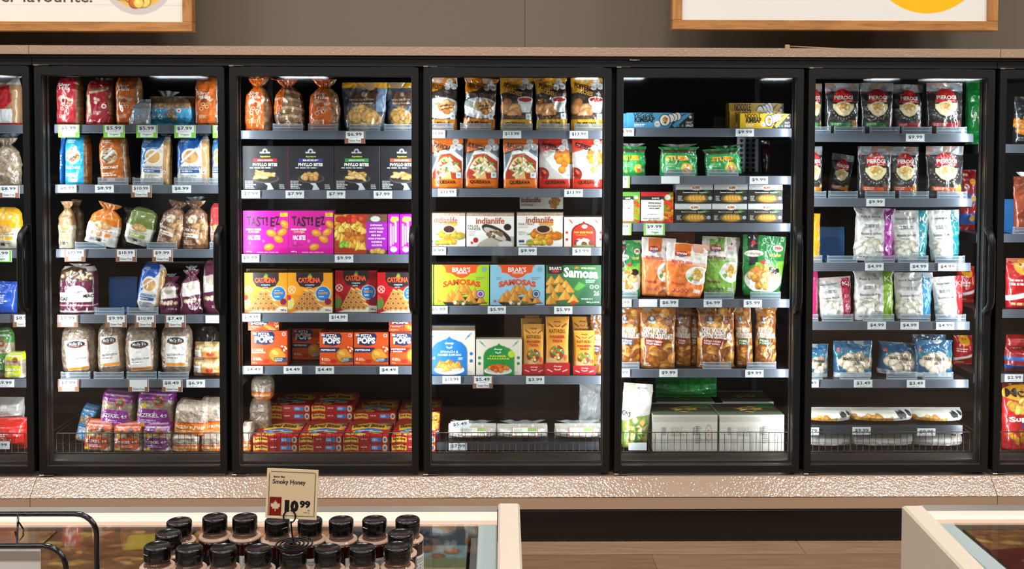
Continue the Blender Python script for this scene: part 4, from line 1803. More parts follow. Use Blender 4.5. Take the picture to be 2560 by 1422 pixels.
def a_wonton(acc, l1, l2):
    def f(c):
        c.fill('#a8662c')
        c.lumps(.5, .5, .6, .62, 60, .17, ['#b8742c', '#cf8c3c', '#9a5a22', '#d89c4c', '#8a4e20'], 5)
        c.P([(.0, 0), (.4, 0), (.2, .12)], '#8f8272')
        c.E(.32, .2, .1, .05, '#3f474c')
        c.R(.22, .235, .42, .265, '#c4c8c4')
        c.E(.32, .195, .05, .03, '#b9beba')
        c.C(.78, .24, .085, '#b98a6a')
        c.C(.78, .24, .07, '#8a4028')
        c.L(.72, .22, .84, .26, 2, '#ecd8c8')
        c.T('CRISPY WONTONS', .08, .33, .72, .42, '#f4efe6', .05, -4)
        c.T('WONTONS CROUSTILLANTS', .02, .42, .9, .51, '#f4efe6', .05, -4)
        c.R(.1, .52, .62, .62, acc, -4)
        c.T(l1, .14, .535, .58, .57, '#f4efe6', .03, -4)
        c.T(l2, .14, .58, .56, .61, '#f4efe6', .03, -4)
        c.L(.06, .9, .3, .96, 2, '#f0e4d4')
    return f


def a_cj(c):
    c.fill('#ece9e2')
    c.T('C', .5, .05, .56, .085, '#2a5a9a', .04)
    c.C(.48, .08, .02, '#d83a2a')
    c.C(.6, .07, .02, '#e8a02a')
    c.L(.64, .06, .86, .08, 1, '#55606a')
    c.L(.3, .32, .8, .36, 1, '#b8a8a0')
    c.T('ONS', .0, .42, .26, .5, '#2c2c2c', .02, -8)
    c.P([(0, .58), (.5, .5), (1, .46), (1, 1), (0, 1)], '#7c9a44')
    c.lumps(.5, .76, .5, .22, 34, .1, ['#6a9a34', '#d8b870', '#c89a4c', '#8ab84a', '#e8d8a8', '#4f7a2c'], 4)


def a_case_front(c):
    c.fill('#d8d2c6')
    c.R(0, .06, 1, .2, '#c3bdb0')
    c.N(.1, 50, (0, .06, 1, .2))
    c.R(.02, .22, .98, .95, '#dcd6ca')
    for x in (.13, .62):
        for i in range(9):
            c.R(x + i * .009, .34, x + i * .009 + .004, .56, '#55504a')
    c.L(.28, .34, .56, .6, 7, '#8a8478')
    c.L(.66, .3, .76, .8, 9, '#5a564e')
    c.E(.86, .5, .055, .24, '#c9a89a')
    c.E(.86, .5, .04, .19, '#dcd6ca')
    c.L(.84, .4, .88, .62, 4, '#a8503a')


def a_case_top(c):
    c.fill('#3a3429')
    c.N(.3, 14)
    c.R(0, .72, 1, 1, '#7a9a7a', 0, .3)
    c.lumps(.55, .55, .2, .2, 10, .05, ['#c9a050', '#a87c34'], 5, 1, 'r')
    c.P([(.62, .2), (.98, .1), (.95, .5), (.75, .45)], '#2f6a34')
    c.R(0, 0, 1, .1, '#c8c4b8')


def a_pierogi(strip, sc):
    def f(c):
        c.fill('#2d2a2a')
        c.N(.1, 6)
        c.R(0, 0, 1, .17, '#8f9498')
        c.N(.35, 14, (0, 0, 1, .17))
        c.E(.5, .22, .22, .1, '#a8201e')
        c.P([(.26, .2), (.74, .2), (.8, .38), (.2, .38)], '#b8211f')
        c.T('PIEROGI', .24, .25, .78, .33, '#f4ece2', .03)
        c.T('Mondi', .52, .335, .74, .37, '#f4d8b8', .01)
        c.E(.5, .41, .33, .26, '#1c1a1a', half='b')
        c.P([(.2, .42), (.8, .42), (.8, .5), (.66, .62), (.5, .66), (.34, .62), (.2, .5)], '#e6d9a2')
        c.E(.5, .5, .26, .13, '#eedfae')
        c.lumps(.5, .49, .16, .06, 12, .06, ['#e2b56a', '#efcf90', '#cf9448'], 5)
        c.E(.5, .56, .01, .01, '#ffffff')
        for i in range(11):
            a = math.radians(20 + 14 * i)
            c.C(.5 + .34 * math.cos(a), .45 + .26 * math.sin(a), .014, '#cfc9c0')
        c.R(.12, .78, .74, .86, strip, -3)
        c.L(.16, .79, .56, .84, 2, '#dfe8d0')
        c.R(.74, .74, .9, .9, sc, 5)
        c.C(.08, .18, .03, '#c8302a')
    return f


def a_dumpbag(col, l1, l2, cjk):
    def f(c):
        c.fill('#d8d6d2')
        c.N(.06, 8)
        c.lumps(.34, .74, .36, .12, 12, .13, ['#e2ddcf', '#d3ccb9', '#ece8de'], 3, .8)
        c.R(0, .86, .72, 1, '#d4d3d0')
        c.P([(.72, 0), (.96, 0), (1, 1), (.68, 1)], col)
        c.T('KJ', .76, .12, .94, .24, '#f4f6f4', .0)
        c.T(l1, .1, .14, .62, .19, '#4a4a46', .01, 2)
        c.T(cjk, .18, .29, .56, .37, '#5a5a58', .0, 2)
        c.T(l2, .1, .45, .62, .5, '#4a4a46', .01, 2)
        c.L(.2, .53, .54, .57, 1, '#55554f')
        c.L(.08, .9, .6, .94, 1, '#55554f')
        c.T('餃子', .78, .42, .92, .5, '#e8f0ee', .0)
    return f


def a_seafood(c):
    c.fill('#1f5f86')
    c.N(.25, 8)
    c.R(0, .3, 1, .45, '#1a6a78')
    c.lumps(.52, .62, .42, .2, 20, .12, ['#c9b79c', '#a8937a', '#dccdb4', '#8f7a66'], 5)
    c.C(.12, .24, .04, '#e04a3a')
    c.T('SEAFOOD MIX', .18, .44, .76, .52, '#20262c', .03, -3)
    c.T('海鮮', .44, .54, .62, .64, '#20262c', .0)
    c.R(0, .86, 1, 1, '#d8dde2')
    c.N(.4, 12, (0, .84, 1, 1))


def a_flatpie(c):
    c.fill('#e6e0d2')
    c.lumps(.3, .7, .4, .2, 16, .07, ['#c98a34', '#dca04a', '#b87424'], 5, .7)
    c.R(.62, 0, .98, 1, '#ecebe6')
    c.lumps(.8, .3, .12, .12, 5, .05, ['#2a2a2a'], 3, .6)
    c.L(.68, .45, .92, .62, 2, '#222222')
    c.P([(.6, 1), (.98, .7), (.98, .85), (.7, 1)], '#c83a24')


def a_plain(col, amt=.15, lines=None):
    def f(c):
        c.fill(col)
        c.N(amt, 8)
        if lines:
            c.L(.2, .4, .8, .7, 5, lines)
    return f


def a_naan(c):
    c.fill('#d6cfc3')
    c.N(.12, 10)
    c.lumps(.5, .5, .5, .4, 12, .05, ['#c9bfae', '#ded8cc'], 4)


def a_naan_label(c):
    c.fill('#b8402c')
    c.R(.03, .06, .97, .94, '#e6e4d6')
    c.R(.6, .1, .95, .5, '#8aac5a')
    c.L(.08, .2, .55, .8, 5, '#7a8a6a')
    for i in range(6):
        c.R(.7 + i * .03, .6, .715 + i * .03, .85, '#3a3a3a')


def a_mccain(c):
    c.fill('#b8181c')
    c.R(0, .0, 1, .12, '#6a1212')
    c.E(.55, .14, .6, .12, '#e8a21c')
    c.T("McC", .05, .07, .8, .2, '#26160e', .02)
    c.lumps(.5, .36, .5, .09, 20, .12, ['#f0b43a', '#d8922a', '#f6cc60'], 4)
    c.R(0, .45, 1, .62, '#c3201e')
    c.T('Superfries', .1, .46, 1.3, .56, '#f6f0e4', .04, 5)
    c.R(.4, .57, 1, .66, '#2a4a9a')
    c.lumps(.4, .8, .4, .1, 14, .08, ['#a8501c', '#d8922a'], 4)


def a_redbag(c):
    c.fill('#b8161c')
    c.N(.15, 6)
    c.C(.5, .15, .28, '#e8a21c')
    c.C(.42, .13, .04, '#7a3a10')
    c.C(.58, .13, .04, '#7a3a10')
    c.L(.1, .4, .8, .55, 2, '#f6ece4')
    c.P([(0, .75), (1, .6), (1, .68), (0, .85)], '#efe8e2')
    c.L(.1, .86, .8, .95, 1, '#f6d8a0')


def a_smiles(c):
    c.fill('#8e1418')
    c.N(.15, 6)
    c.R(0, .4, 1, .55, '#24559a')
    c.R(0, .72, 1, .9, '#24559a')
    for y in (.2, .47, .8):
        c.C(.7, y, .18, '#e8a02a')
        c.C(.64, y - .01, .03, '#7a3a10')
        c.C(.76, y - .01, .03, '#7a3a10')
    c.L(.1, .05, .6, .12, 1, '#f0d8b8')


def a_greenbag(c):
    c.fill('#1f8a3c')
    c.N(.35, 9)
    c.lumps(.6, .3, .3, .2, 8, .1, ['#d8902a', '#2aa84a'], 4)
    c.L(.2, .55, .8, .6, 2, '#bfe8a8')
    c.R(0, .8, 1, 1, '#2aa852')
# ================================================================== placing the goods
DOOR = {0: 'left edge', 1: 'leftmost full', 2: 'second full', 3: 'middle', 4: 'fourth full', 5: 'rightmost full', 6: 'right edge'}
ROWN = ['top', 'second', 'third', 'fourth', 'fifth']
FY = SHELF_Y + .022


def where(k, r):
    if r == 'b':
        return 'in basket, %s door' % DOOR[k]
    return 'on %s shelf, %s door' % (ROWN[r], DOOR[k])


def base_z(k, r):
    return DECK_Z if r == 'b' else shelf_z(k, r)


def scale(Y):
    return (CAMD + Y) / F


CATS = {'food_box': 'box', 'food_pouch': 'bag', 'bread_bag': 'bread', 'bun_bag': 'bread', 'carton_case': 'box', 'frozen_pack': 'package'}


def film_tuft(parent, x, z, w, h, seed, mat=None, col='#e8eef2', y=0.0, open_=1.0, name='film_tuft'):
    m = MB()
    nu, nv = 14, 7
    u, v = np.meshgrid(np.linspace(0, 1, nu + 1), np.linspace(0, 1, nv + 1))
    u, v = u.ravel(), v.ravel()
    n = vnoise(u * 5, v * 2.5, 1.0, seed + 3, 3)
    wd = .28 + .72 * v ** .7 * open_
    X = x + (u - .5) * w * wd + n * w * .08
    Yv = y + np.sin(u * 19 + seed) * .006 * (.3 + v) + n * .01
    Z = z + v * h * (1 + .35 * vnoise(u * 4, v * 0, 1.0, seed, 2))
    i = (np.arange(nv)[:, None] * (nu + 1) + np.arange(nu)[None, :]).ravel()
    m.add(np.stack([X, Yv, Z], 1), np.stack([i, i + 1, i + nu + 2, i + nu + 1], 1), None, col, True)
    return m.build(name, mat or M_TUFT, parent)


def item(k, r, x0, x1, yt, art, desc, shape='box', name=None, d=.05, Y=None, side='#888888', top=None, rot=0, lean=0, yaw=0,
         zb=None, mat=None, yb=None, seed=None, crumple=None, tuft=None, res=.0023, topart=None, full=None, label_only=None, parts=None, dx=0):
    Y = FY if Y is None else Y
    s = scale(Y)
    if 1 <= k <= 5:
        xa, xb = unproj(x0, yb or yt, Y).x, unproj(x1, yb or yt, Y).x
        lim0, lim1 = bayx(k) - SHW - .002, bayx(k) + SHW + .002
        if k == 5 and Y > .3:
            lim1 += 1
        x0 += max(0, lim0 - xa) / s
        x1 -= max(0, xb - lim1) / s
    w = (x1 - x0) * s
    xc = unproj((x0 + x1) / 2, yb or yt, Y).x + dx
    z0 = base_z(k, r) if zb is None else zb
    if yb is not None and zb is None:
        z0 = unproj((x0 + x1) / 2, yb, Y).z
    h = unproj((x0 + x1) / 2, yt, Y).z - z0
    if rot:
        a = abs(math.radians(rot))
        z_r = math.sin(a) * w / 2
        # keep the outline inside the same pixels
        w2 = (w * math.cos(a) - h * math.sin(a)) / max(math.cos(2 * a), .3)
        h2 = (h * math.cos(a) - w * math.sin(a)) / max(math.cos(2 * a), .3)
        w, h = max(w2, w * .5), max(h2, h * .6)
        z0 += math.sin(a) * w / 2
    if w <= 0 or h <= 0:
        print('BAD', desc, w, h)
        return
    seed = seed if seed is not None else int(x0 * 3 + yt) % 97
    c = Cv(w, h, '#ffffff', res)
    art(c)
    mb = MB()
    if shape == 'box':
        name = name or 'food_box'
        c.onto(mb, plane_surf((-w / 2, -d / 2, h), (w, 0, 0), (0, 0, -h), (0, -1, 0)), .0006)
        sd = lin(side)
        tp = lin(top) if top else sd
        X, D = w / 2, d / 2
        mb.add([(-X, -D, 0), (-X, D, 0), (-X, D, h), (-X, -D, h), (X, -D, 0), (X, D, 0), (X, D, h), (X, -D, h)],
               [(0, 3, 2, 1), (4, 5, 6, 7), (1, 2, 6, 5), (0, 1, 5, 4)], None, tuple(sd))
        if topart:
            c2 = Cv(w, d, '#ffffff', .003)
            topart(c2)
            c2.onto(mb, plane_surf((-X, D, h), (w, 0, 0), (0, -d, 0), (0, 0, 1)), .0006)
        else:
            mb.add([(-X, -D, h), (-X, D, h), (X, D, h), (X, -D, h)], [(0, 3, 2, 1)], None, tuple(tp))
        mt = mat or M_CARD
    else:
        name = name or 'food_pouch'
        surf = pack_surf(w, h, d, shape, seed, crumple)
        c.onto(mb, surf, .0024)
        close_back(mb, surf, w, h, tuple(c.cols().reshape(-1, 3).mean(0)))
        mt = mat or M_FILM
    loc = (xc, Y + d / 2, z0 + .0004)
    desc_full = full or (desc + ', ' + where(k, r))
    if tuft or parts:
        o = empty(name, loc)
        pn = 'bag' if shape != 'box' else 'carton'
        mb.build(pn, mt, o)
        if tuft:
            tx, tw, th = tuft[:3]
            tcol = tuft[3] if len(tuft) > 3 else None
            film_tuft(o, tx * w, h * (.985 if len(tuft) < 5 else tuft[4]), tw * w, th * h, seed, None if tcol is None else M_FILM, tcol or '#e8eef2')
        if parts:
            parts(o, w, h, d, seed)
    else:
        o = mb.build(name, mt, None, loc)
    o.rotation_euler = (math.radians(lean), math.radians(rot), math.radians(yaw))
    tag(o, desc_full, CATS.get(name, 'package'), '%s packages %s' % (CATS.get(name, 'food'), where(k, r)))
    return o


TAGN = {}
ORD = ['first', 'second', 'third', 'fourth', 'fifth', 'sixth']


def price(k, r, xc, txt, kind='p', yc=None, Y=None, tilt=0, w=46, wherestr=None):
    Y = (SHELF_Y - .006) if Y is None else Y
    yc = yc if yc is not None else SHELF_PY[k][r] + 10 - (BAYPX[k] - xc) * .004
    p = unproj(xc, yc, Y)
    s = scale(Y)
    g = {'p': (w, 19), 'g': (51, 31), 'o': (52, 32), 'v': (53, 30)}[kind]
    W, H = g[0] * s, g[1] * s
    if kind == 'p':
        c = Cv(W, H, '#dfe4e6', .0012)
        if txt:
            c.T(txt, .12, .2, .88, .68, '#3a3d42', .012)
            c.L(.2, .76, .85, .9, 1, '#6a6d72', .6)
            c.L(.3, .06, .9, .14, 1, '#9a9da2', .5)
    else:
        fr = {'g': '#8a5f4a', 'o': '#7cc142', 'v': '#7cc142'}[kind]
        c = Cv(W, H, fr, .0012)
        if kind != 'v':
            c.R(.08, .04, .93, .58, '#e3e6e6')
            c.R(.2, .58, .8, .92, '#e3e6e6')
        else:
            c.R(.1, .04, .9, .92, '#e3e6e6')
            c.R(0, .6, .08, 1, fr)
        if txt:
            c.T(txt, .14, .12, .84, .42, '#3a3d42', .012)
            c.L(.25, .47, .82, .54, 1, '#6a6d72', .6)
        if kind == 'g':
            c.T('Gluten Free', .22, .66, .78, .84, '#3c3c3c', .01)
        elif kind == 'o':
            c.T('Organic', .3, .66, .72, .86, '#3f8a3a', .01)
        else:
            c.T('Vegan', .34, .64, .7, .86, '#3f8a3a', .01)
    m = MB()
    c.onto(m, plane_surf((-W / 2, -.0012, H / 2), (W, 0, 0), (0, 0, -H), (0, -1, 0)), .0003, False)
    m.box(-W / 2, W / 2, -.0011, .0022, -H / 2, H / 2, '#d0d0cc')
    yy = p.y
    o = m.build('price_tag', M_PAPER, None, (p.x, yy, p.z if kind == 'p' else p.z - 6 * s))
    o.rotation_euler = (0, math.radians(tilt), 0)
    key = (k, r)
    n = TAGN.get(key, 0)
    TAGN[key] = n + 1
    d = {'p': 'white', 'g': 'brown framed gluten free', 'o': 'green framed organic', 'v': 'green framed vegan'}[kind]
    what = (txt + ' price tag') if txt else 'blank price tag'
    sh = wherestr or ('%s shelf edge' % ROWN[r])
    lab = '%s %s, %s from left, %s, %s door' % (d.replace('brown framed gluten free', 'brown gluten free').replace('green framed ', 'green '), what, ORD[n], sh, DOOR[k])
    tag(o, lab, 'price tag', 'price tags on the shelf edges')
    return o


TRN = {}


def trays(k, r, spans, empties=(), z=None):
    for x0, x1 in spans:
        Y = SHELF_Y + .008
        s = scale(Y)
        w = (x1 - x0) * s
        xc = unproj((x0 + x1) / 2, 500, Y).x
        zz = base_z(k, r)
        o = empty('pusher_tray', (xc, Y, zz + .0006))
        m = MB()
        hh = .027
        m.add([(-w / 2, 0, .001), (w / 2, 0, .001), (w / 2, 0, hh), (-w / 2, 0, hh), (-w / 2, .0022, .001), (w / 2, .0022, .001), (w / 2, .0022, hh), (-w / 2, .0022, hh)],
              [(0, 1, 2, 3), (5, 4, 7, 6), (3, 2, 6, 7), (0, 3, 7, 4), (1, 5, 6, 2)])
        m.build('front_lip', M_LIP, o)
        m = MB()
        m.box(-w / 2, w / 2, -.001, .011, 0, .0022)
        m.box(-w / 2 * .92, w / 2 * .92, -.0012, 0, .011, .0135)
        m.box(-w / 2, w / 2, -.0004, .0026, hh - .0012, hh + .0006)
        m.build('front_rail', M_LIPEDGE, o)
        for sg in (-1, 1):
            m = MB()
            xx = sg * (w / 2 - .004)
            m.tube([(xx - .003, .004, .003), (xx - .003, .004, hh + .003), (xx + .003, .004, hh + .003), (xx + .003, .004, .003)], .0012, seg=6)
            m.build('end_clip', M_LIPEDGE, o)
        if (x0, x1) in empties:
            m = MB()
            pz = .135
            m.prism([(.16, .002), (.16, pz * .68), (.168, pz), (.172, pz), (.166, pz * .66), (.166, .002)], -w / 2 * .98, w / 2 * .98)
            m.prism([(.012, .0005), (.012, .003), (.16, .003), (.16, .0005)], -w / 2 * .9, w / 2 * .9)
            m.build('pusher_paddle', M_PADDLE, o)
        n = TRN.get((k, r), 0)
        TRN[(k, r)] = n + 1
        e = 'empty ' if (x0, x1) in empties else ''
        tag(o, '%sclear plastic product tray, %s from left, %s' % (e, ORD[n], where(k, r)), 'tray', 'product trays with clear front lips')


B, P = 'bread_bag', 'food_pouch'
CB = dict(name=B, mat=M_CLEARBAG)
# ---------------------------------------------------------------- leftmost full door
item(1, 0, 130, 197, 193, a_wheat('#a81f2a', '#7a141c', 'Silver Hills', .82), 'red wrapped bread loaf at left end', 'loaf', B, .09, tuft=(.1, .7, .08))
item(1, 0, 206, 277, 200, a_leaf('#a81f2a'), 'red wrapped loaf with wheat drawing, second from left', 'loaf', B, .09, rot=2, tuft=(.1, .7, .08))
item(1, 0, 284, 352, 192, a_wheat('#c9631c', '#8a3f12', 'Silver Hills', .8, .14), 'orange wrapped bread loaf beside red loaf', 'loaf', B, .09, rot=-2)
item(1, 0, 316, 372, 248, a_plain('#8a8f92', .3, '#5fa8d8'), 'small clear bag with light blue print', 'pouch', 'bun_bag', .05, Y=FY - .012, mat=M_CLEARBAG)


def a_bluelie(c):
    bread(c, '#8d6a4a', '#b9926a', True)
    c.R(0, .42, 1, 1, '#4aa3cf')
    c.N(.12, 6)
    c.T('Silver Hills', .04, .62, .34, .8, '#eaf2f6', .02, 0)
    c.lumps(.5, .65, .12, .2, 9, .05, ['#c9ab84', '#8f6a48'], 4)
    c.C(.7, .5, .045, '#e8eef0')
    c.C(.7, .5, .025, '#c8202a')
    c.C(.62, .75, .05, '#b9a58c')


item(1, 0, 366, 480, 240, a_bluelie, 'light blue wrapped loaf lying on its side', 'pillow', B, .085, mat=M_CLEARBAG, tuft=(-.1, .5, .2))
item(1, 0, 483, 549, 192, a_wheat('#d06420', '#8a3f12', 'Silver Hills', .8, .3), 'orange wrapped loaf at right end', 'loaf', B, .09, tuft=(0, .6, .1, '#b9603a'))
item(1, 1, 122, 156, 337, a_plain('#1f6fc0', .2, '#ffffff'), 'blue bag at left end', 'pouch', B, .06, Y=FY + .03)
item(1, 1, 156, 217, 337, a_carb('#2aa0c4'), 'teal wrapped loaf with clear window', 'loaf', B, .1)
item(1, 1, 243, 319, 336, a_carb('#b9621c'), 'orange wrapped seeded loaf with clear window', 'loaf', B, .1, rot=-3)
item(1, 1, 342, 421, 340, a_carb2('#3d73ad', '#e9e2d3'), 'pale blue and cream wrapped loaf, third', 'loaf', B, .1, rot=2, tuft=(.25, .4, .06))
item(1, 1, 437, 520, 340, a_carb2('#1f62b0', '#e7e6e2'), 'bright blue and white wrapped loaf, fourth', 'loaf', B, .1, tuft=(.2, .5, .05))
item(1, 1, 526, 562, 340, a_carb2('#2f7fd0', '#e7e6e2'), 'blue wrapped loaf partly hidden by door frame', 'loaf', B, .1)
trays(1, 1, [(245, 320), (332, 407), (436, 517), (520, 570)])
item(1, 2, 129, 180, 505, a_bun('#b98a5a', '#d8c8b0', '#a86a20', '#e8a020'), 'clear bag of buns with yellow print', 'tied', 'bun_bag', .07, mat=M_CLEARBAG)
item(1, 2, 168, 205, 500, a_plain('#8b7355', .3), 'clear bag of brown buns behind', 'tied', 'bun_bag', .05, Y=FY + .07, mat=M_CLEARBAG)
item(1, 2, 190, 296, 500, a_bun('#df7a1c', '#e9e4da', '#c87828', '#e8843c'), 'orange topped white bag of buns, tied, leaning', 'tied', 'bun_bag', .07, rot=14)
item(1, 2, 286, 381, 513, a_bun('#6f7f3c', '#e6e4d8', '#8a8a4a', '#8aa03c'), 'green topped white bag of buns, leaning', 'oval', 'bun_bag', .07, rot=16)
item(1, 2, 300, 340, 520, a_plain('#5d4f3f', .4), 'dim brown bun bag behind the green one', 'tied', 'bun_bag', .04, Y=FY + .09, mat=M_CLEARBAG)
item(1, 2, 372, 458, 498, a_brown, 'brown bag of rolls leaning right', 'tied', 'bun_bag', .07, rot=12, mat=M_CLEARBAG)
item(1, 2, 450, 517, 503, a_brown, 'brown bag of rolls standing upright', 'tied', 'bun_bag', .07, mat=M_CLEARBAG, tuft=(0, .7, .1))
item(1, 2, 520, 556, 510, a_bun('#c83a3a', '#e9d8d0', '#a82a2a', '#c83a3a'), 'red bag half hidden by the handle', 'oval', 'bun_bag', .07)
trays(1, 2, [(186, 262), (366, 440), (523, 560)])
item(1, 3, 134, 234, 668, a_maroon(True), 'large maroon wrapped loaf of dark bread', 'loaf', B, .1, tuft=(0, .6, .06, '#c9c4bf'))
item(1, 3, 321, 405, 656, a_carb2('#1b57b4', '#e5e4df'), 'blue and white loaf leaning right', 'oval', B, .08, rot=9)
item(1, 3, 394, 450, 694, a_maroon(False), 'small maroon bag of rolls beside blue loaf', 'tied', 'bun_bag', .06, tuft=(0, .5, .1))
item(1, 3, 444, 503, 676, a_maroon(False), 'small maroon bag of rolls, middle one', 'tied', 'bun_bag', .06, yaw=25, tuft=(0, .5, .1))
item(1, 3, 502, 560, 652, a_maroon(False), 'maroon bag of rolls beside the door handle', 'oval', 'bun_bag', .06)
item(1, 3, 122, 142, 690, a_plain('#1c4fae', .2), 'sliver of blue bag at left end', 'pouch', B, .05, Y=FY + .06)
trays(1, 3, [(233, 306), (314, 392)], [(233, 306)])


def molly_label(rot=3, v0=.27, v1=.86):
    def f(o, w, h, d, seed):
        surf = pack_surf(w, h, d, 'oval', seed, None)
        c = Cv(w * .66, h * (v1 - v0), '#efece7', .0016)
        a_molly_label(c)
        m = MB()
        r = math.radians(rot)

        def s2(u, v, lift=0.0):
            x, y = (np.asarray(u) - .5) * w * .66, (np.asarray(v) - .5) * h * (v1 - v0)
            x, y = x * math.cos(r) + y * math.sin(r), y * math.cos(r) - x * math.sin(r)
            return surf(.55 + x / w, (v0 + v1) / 2 + y / h, lift + .0022)
        c.onto(m, s2, .0006)
        m.build('paper_label', M_PAPER, o)
    return f


for i, (a, b, yt, rt) in enumerate(((145, 231, 813, 5), (236, 305, 812, 5), (305, 388, 814, 4), (395, 475, 812, -1))):
    item(1, 4, a, b, yt, a_molly, 'clear wrapped oval loaf with orange striped white label, ' + ['first', 'second', 'third', 'fourth'][i], 'oval', B, .1,
         mat=M_CLEARBAG, yb=931, zb=shelf_z(1, 4), tuft=(0, .8, .05), parts=molly_label(rt, .22 if i % 2 else .28, .78 if i % 2 else .86))
trays(1, 4, [(146, 219), (229, 303), (312, 386), (391, 466)])


def a_bunspack(c):
    c.fill('#b98a50')
    c.lumps(.5, .3, .5, .3, 8, .2, ['#c99a5c', '#e0c494'], 4, .5)
    c.R(0, .45, 1, 1, '#cf8f44')
    c.R(.04, .4, .3, .95, '#e6e2da')
    c.L(.07, .5, .27, .85, 4, '#5a5a5a')
    c.E(.62, .62, .14, .12, '#c8402a')
    c.R(0, .93, 1, 1, '#b8452c')


item(1, 4, 477, 552, 897, a_bunspack, 'flat clear pack of white buns, lower', 'pillow', 'bun_bag', .08, mat=M_CLEARBAG)
item(1, 4, 480, 552, 858, a_bunspack, 'flat clear pack of white buns, upper', 'pillow', 'bun_bag', .08, zb=unproj(515, 899, FY + .04).z, mat=M_CLEARBAG)
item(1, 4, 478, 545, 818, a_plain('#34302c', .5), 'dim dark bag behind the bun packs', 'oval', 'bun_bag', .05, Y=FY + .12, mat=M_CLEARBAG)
item(1, 4, 122, 141, 830, a_plain('#9aa832', .2), 'sliver of yellow green bag at left end', 'pouch', 'bun_bag', .05, Y=FY + .05)
for x, t, kd in ((172, '$5.99', 'o'), (285, '$5.99', 'o'), (367, '$5.99', 'o'), (462, '$7.99', 'o'), (558, '$5.99', 'o')):
    price(1, 0, x, t, kd)
for x, t, kd in ((168, '$8.99', 'p'), (261, '$8.99', 'p'), (353, '$10.99', 'g'), (454, '$8.99', 'p')):
    price(1, 1, x, t, kd)
for x, t, kd in ((187, '$10.99', 'g'), (315, '$10.99', 'g'), (406, '$9.99', 'g')):
    price(1, 2, x, t, kd)
for x, t, kd in ((169, '$9.99', 'g'), (290, '$9.99', 'g'), (363, '$10.99', 'g'), (438, '$7.49', 'g'), (537, '', 'p')):
    price(1, 3, x, t, kd)
for x, t, kd in ((171, '$7.99', 'g'), (346, '', 'g'), (430, '$8.49', 'g'), (489, '$6.99', 'p')):
    price(1, 4, x, t, kd)
# basket of loaves
BY = .17
ez = dict(shape='loaf', name=B, mat=M_CLEARBAG, d=.12)
item(1, 'b', 200, 276, 1052, a_ezek('#c9501c'), 'orange labelled sprouted loaf, second from left', Y=BY, rot=4, **ez)
item(1, 'b', 277, 352, 1060, a_ezek('#c9501c'), 'orange labelled sprouted loaf, third from left', Y=BY, **ez)
item(1, 'b', 352, 425, 1060, a_ezek('#6e2a6e'), 'purple labelled loaf in the lower row', Y=BY, **ez)
item(1, 'b', 134, 234, 1012, a_ezek('#2f86b8'), 'light blue labelled loaf at left end, tipped over', Y=BY + .125, rot=14, **ez)
zt2 = unproj(300, 1072, BY + .06).z
item(1, 'b', 236, 330, 973, a_ezek('#8a2a88'), 'purple labelled loaf lying on top, left of two', Y=BY + .03, zb=zt2, rot=6, **ez)
item(1, 'b', 329, 430, 970, a_ezek('#8a2a88'), 'purple labelled loaf lying on top, right of two', Y=BY + .03, zb=zt2, rot=4, **ez)
item(1, 'b', 425, 497, 1085, a_cloverbag, 'orange labelled muffin bag, lower left', Y=BY, **ez)
item(1, 'b', 498, 556, 1085, a_cloverbag, 'orange labelled muffin bag, lower right', Y=BY, **ez)
zt3 = unproj(470, 1089, BY + .03).z
item(1, 'b', 424, 516, 1003, a_cloverbag, 'clear muffin pack with orange front, upper left', Y=BY + .01, zb=zt3, rot=5, **ez)
item(1, 'b', 492, 560, 1000, a_cloverbag, 'clear muffin pack with orange front, upper right', Y=BY + .04, zb=zt3, **ez)
item(1, 'b', 128, 172, 1024, a_plain('#b3202a', .2), 'red bag at the far left behind', 'pillow', B, .08, Y=BY + .16, mat=M_FILM)
item(1, 'b', 405, 438, 1000, a_plain('#8a2a88', .2), 'purple bag tucked behind the upper loaves', 'pillow', B, .06, Y=BY + .2)

# ---------------------------------------------------------------- second full door
a_oj = a_wheat('#d8641c', '#a8481a', 'Silver Hills', .74, .24)
item(2, 0, 607, 676, 196, a_oj, 'orange wrapped bagel stack at left end', 'tied', 'bun_bag', .08, tuft=(0, .9, .06, '#c8551c'))


def a_bagels(c):
    c.fill('#6f4e38')
    for i in range(5):
        c.E(.62, .3 + .16 * i, .42, .075, '#c9a680', -8)
        c.E(.62, .33 + .16 * i, .42, .05, '#94704e', -8)
    c.N(.2, 18)
    c.P([(0, .2), (.4, .2), (.3, .6), (0, .7)], '#cf641c')
    c.T('Silver', .03, .34, .26, .41, '#f0e6dc', .0, 4)
    c.R(0, 0, 1, .18, '#b9582a')
    c.C(.48, .86, .07, '#ece8e4')
    c.C(.48, .86, .04, '#c8202a')


item(2, 0, 680, 764, 194, a_bagels, 'clear bag of stacked bagels with orange print', 'tied', 'bun_bag', .08, rot=-4, mat=M_CLEARBAG, tuft=(-.2, .7, .04, '#b9582a'))
item(2, 0, 768, 848, 198, a_oj, 'orange wrapped bagel stack, third from left', 'tied', 'bun_bag', .08, tuft=(-.1, .8, .08, '#a83a14'))
item(2, 0, 852, 965, 205, a_chou, 'grey pouch of round pastries with yellow top, full', 'doypack', P, .07)
item(2, 0, 962, 1046, 205, a_chou, 'grey pouch of round pastries with yellow top, cut off', 'doypack', P, .07, Y=FY + .03)
trays(2, 0, [(683, 758), (771, 845), (873, 950), (960, 1034)])
price(2, 0, 887, '$6.99', 'g')
ph = dict(side='#8a1a20', top='#4a1418', d=.06)
item(2, 1, 607, 720, 365, a_phyllo('#b3202a', 'APPLE & CINNAMON', '#a8202a', 'r'), 'black pastry box with red stripe', **ph)
item(2, 1, 721, 834, 365, a_phyllo('#4a3a8a', 'BEEF', '#3a3a5a', 'e'), 'black pastry box with purple stripe', side='#26262a', top='#26262a', d=.06)
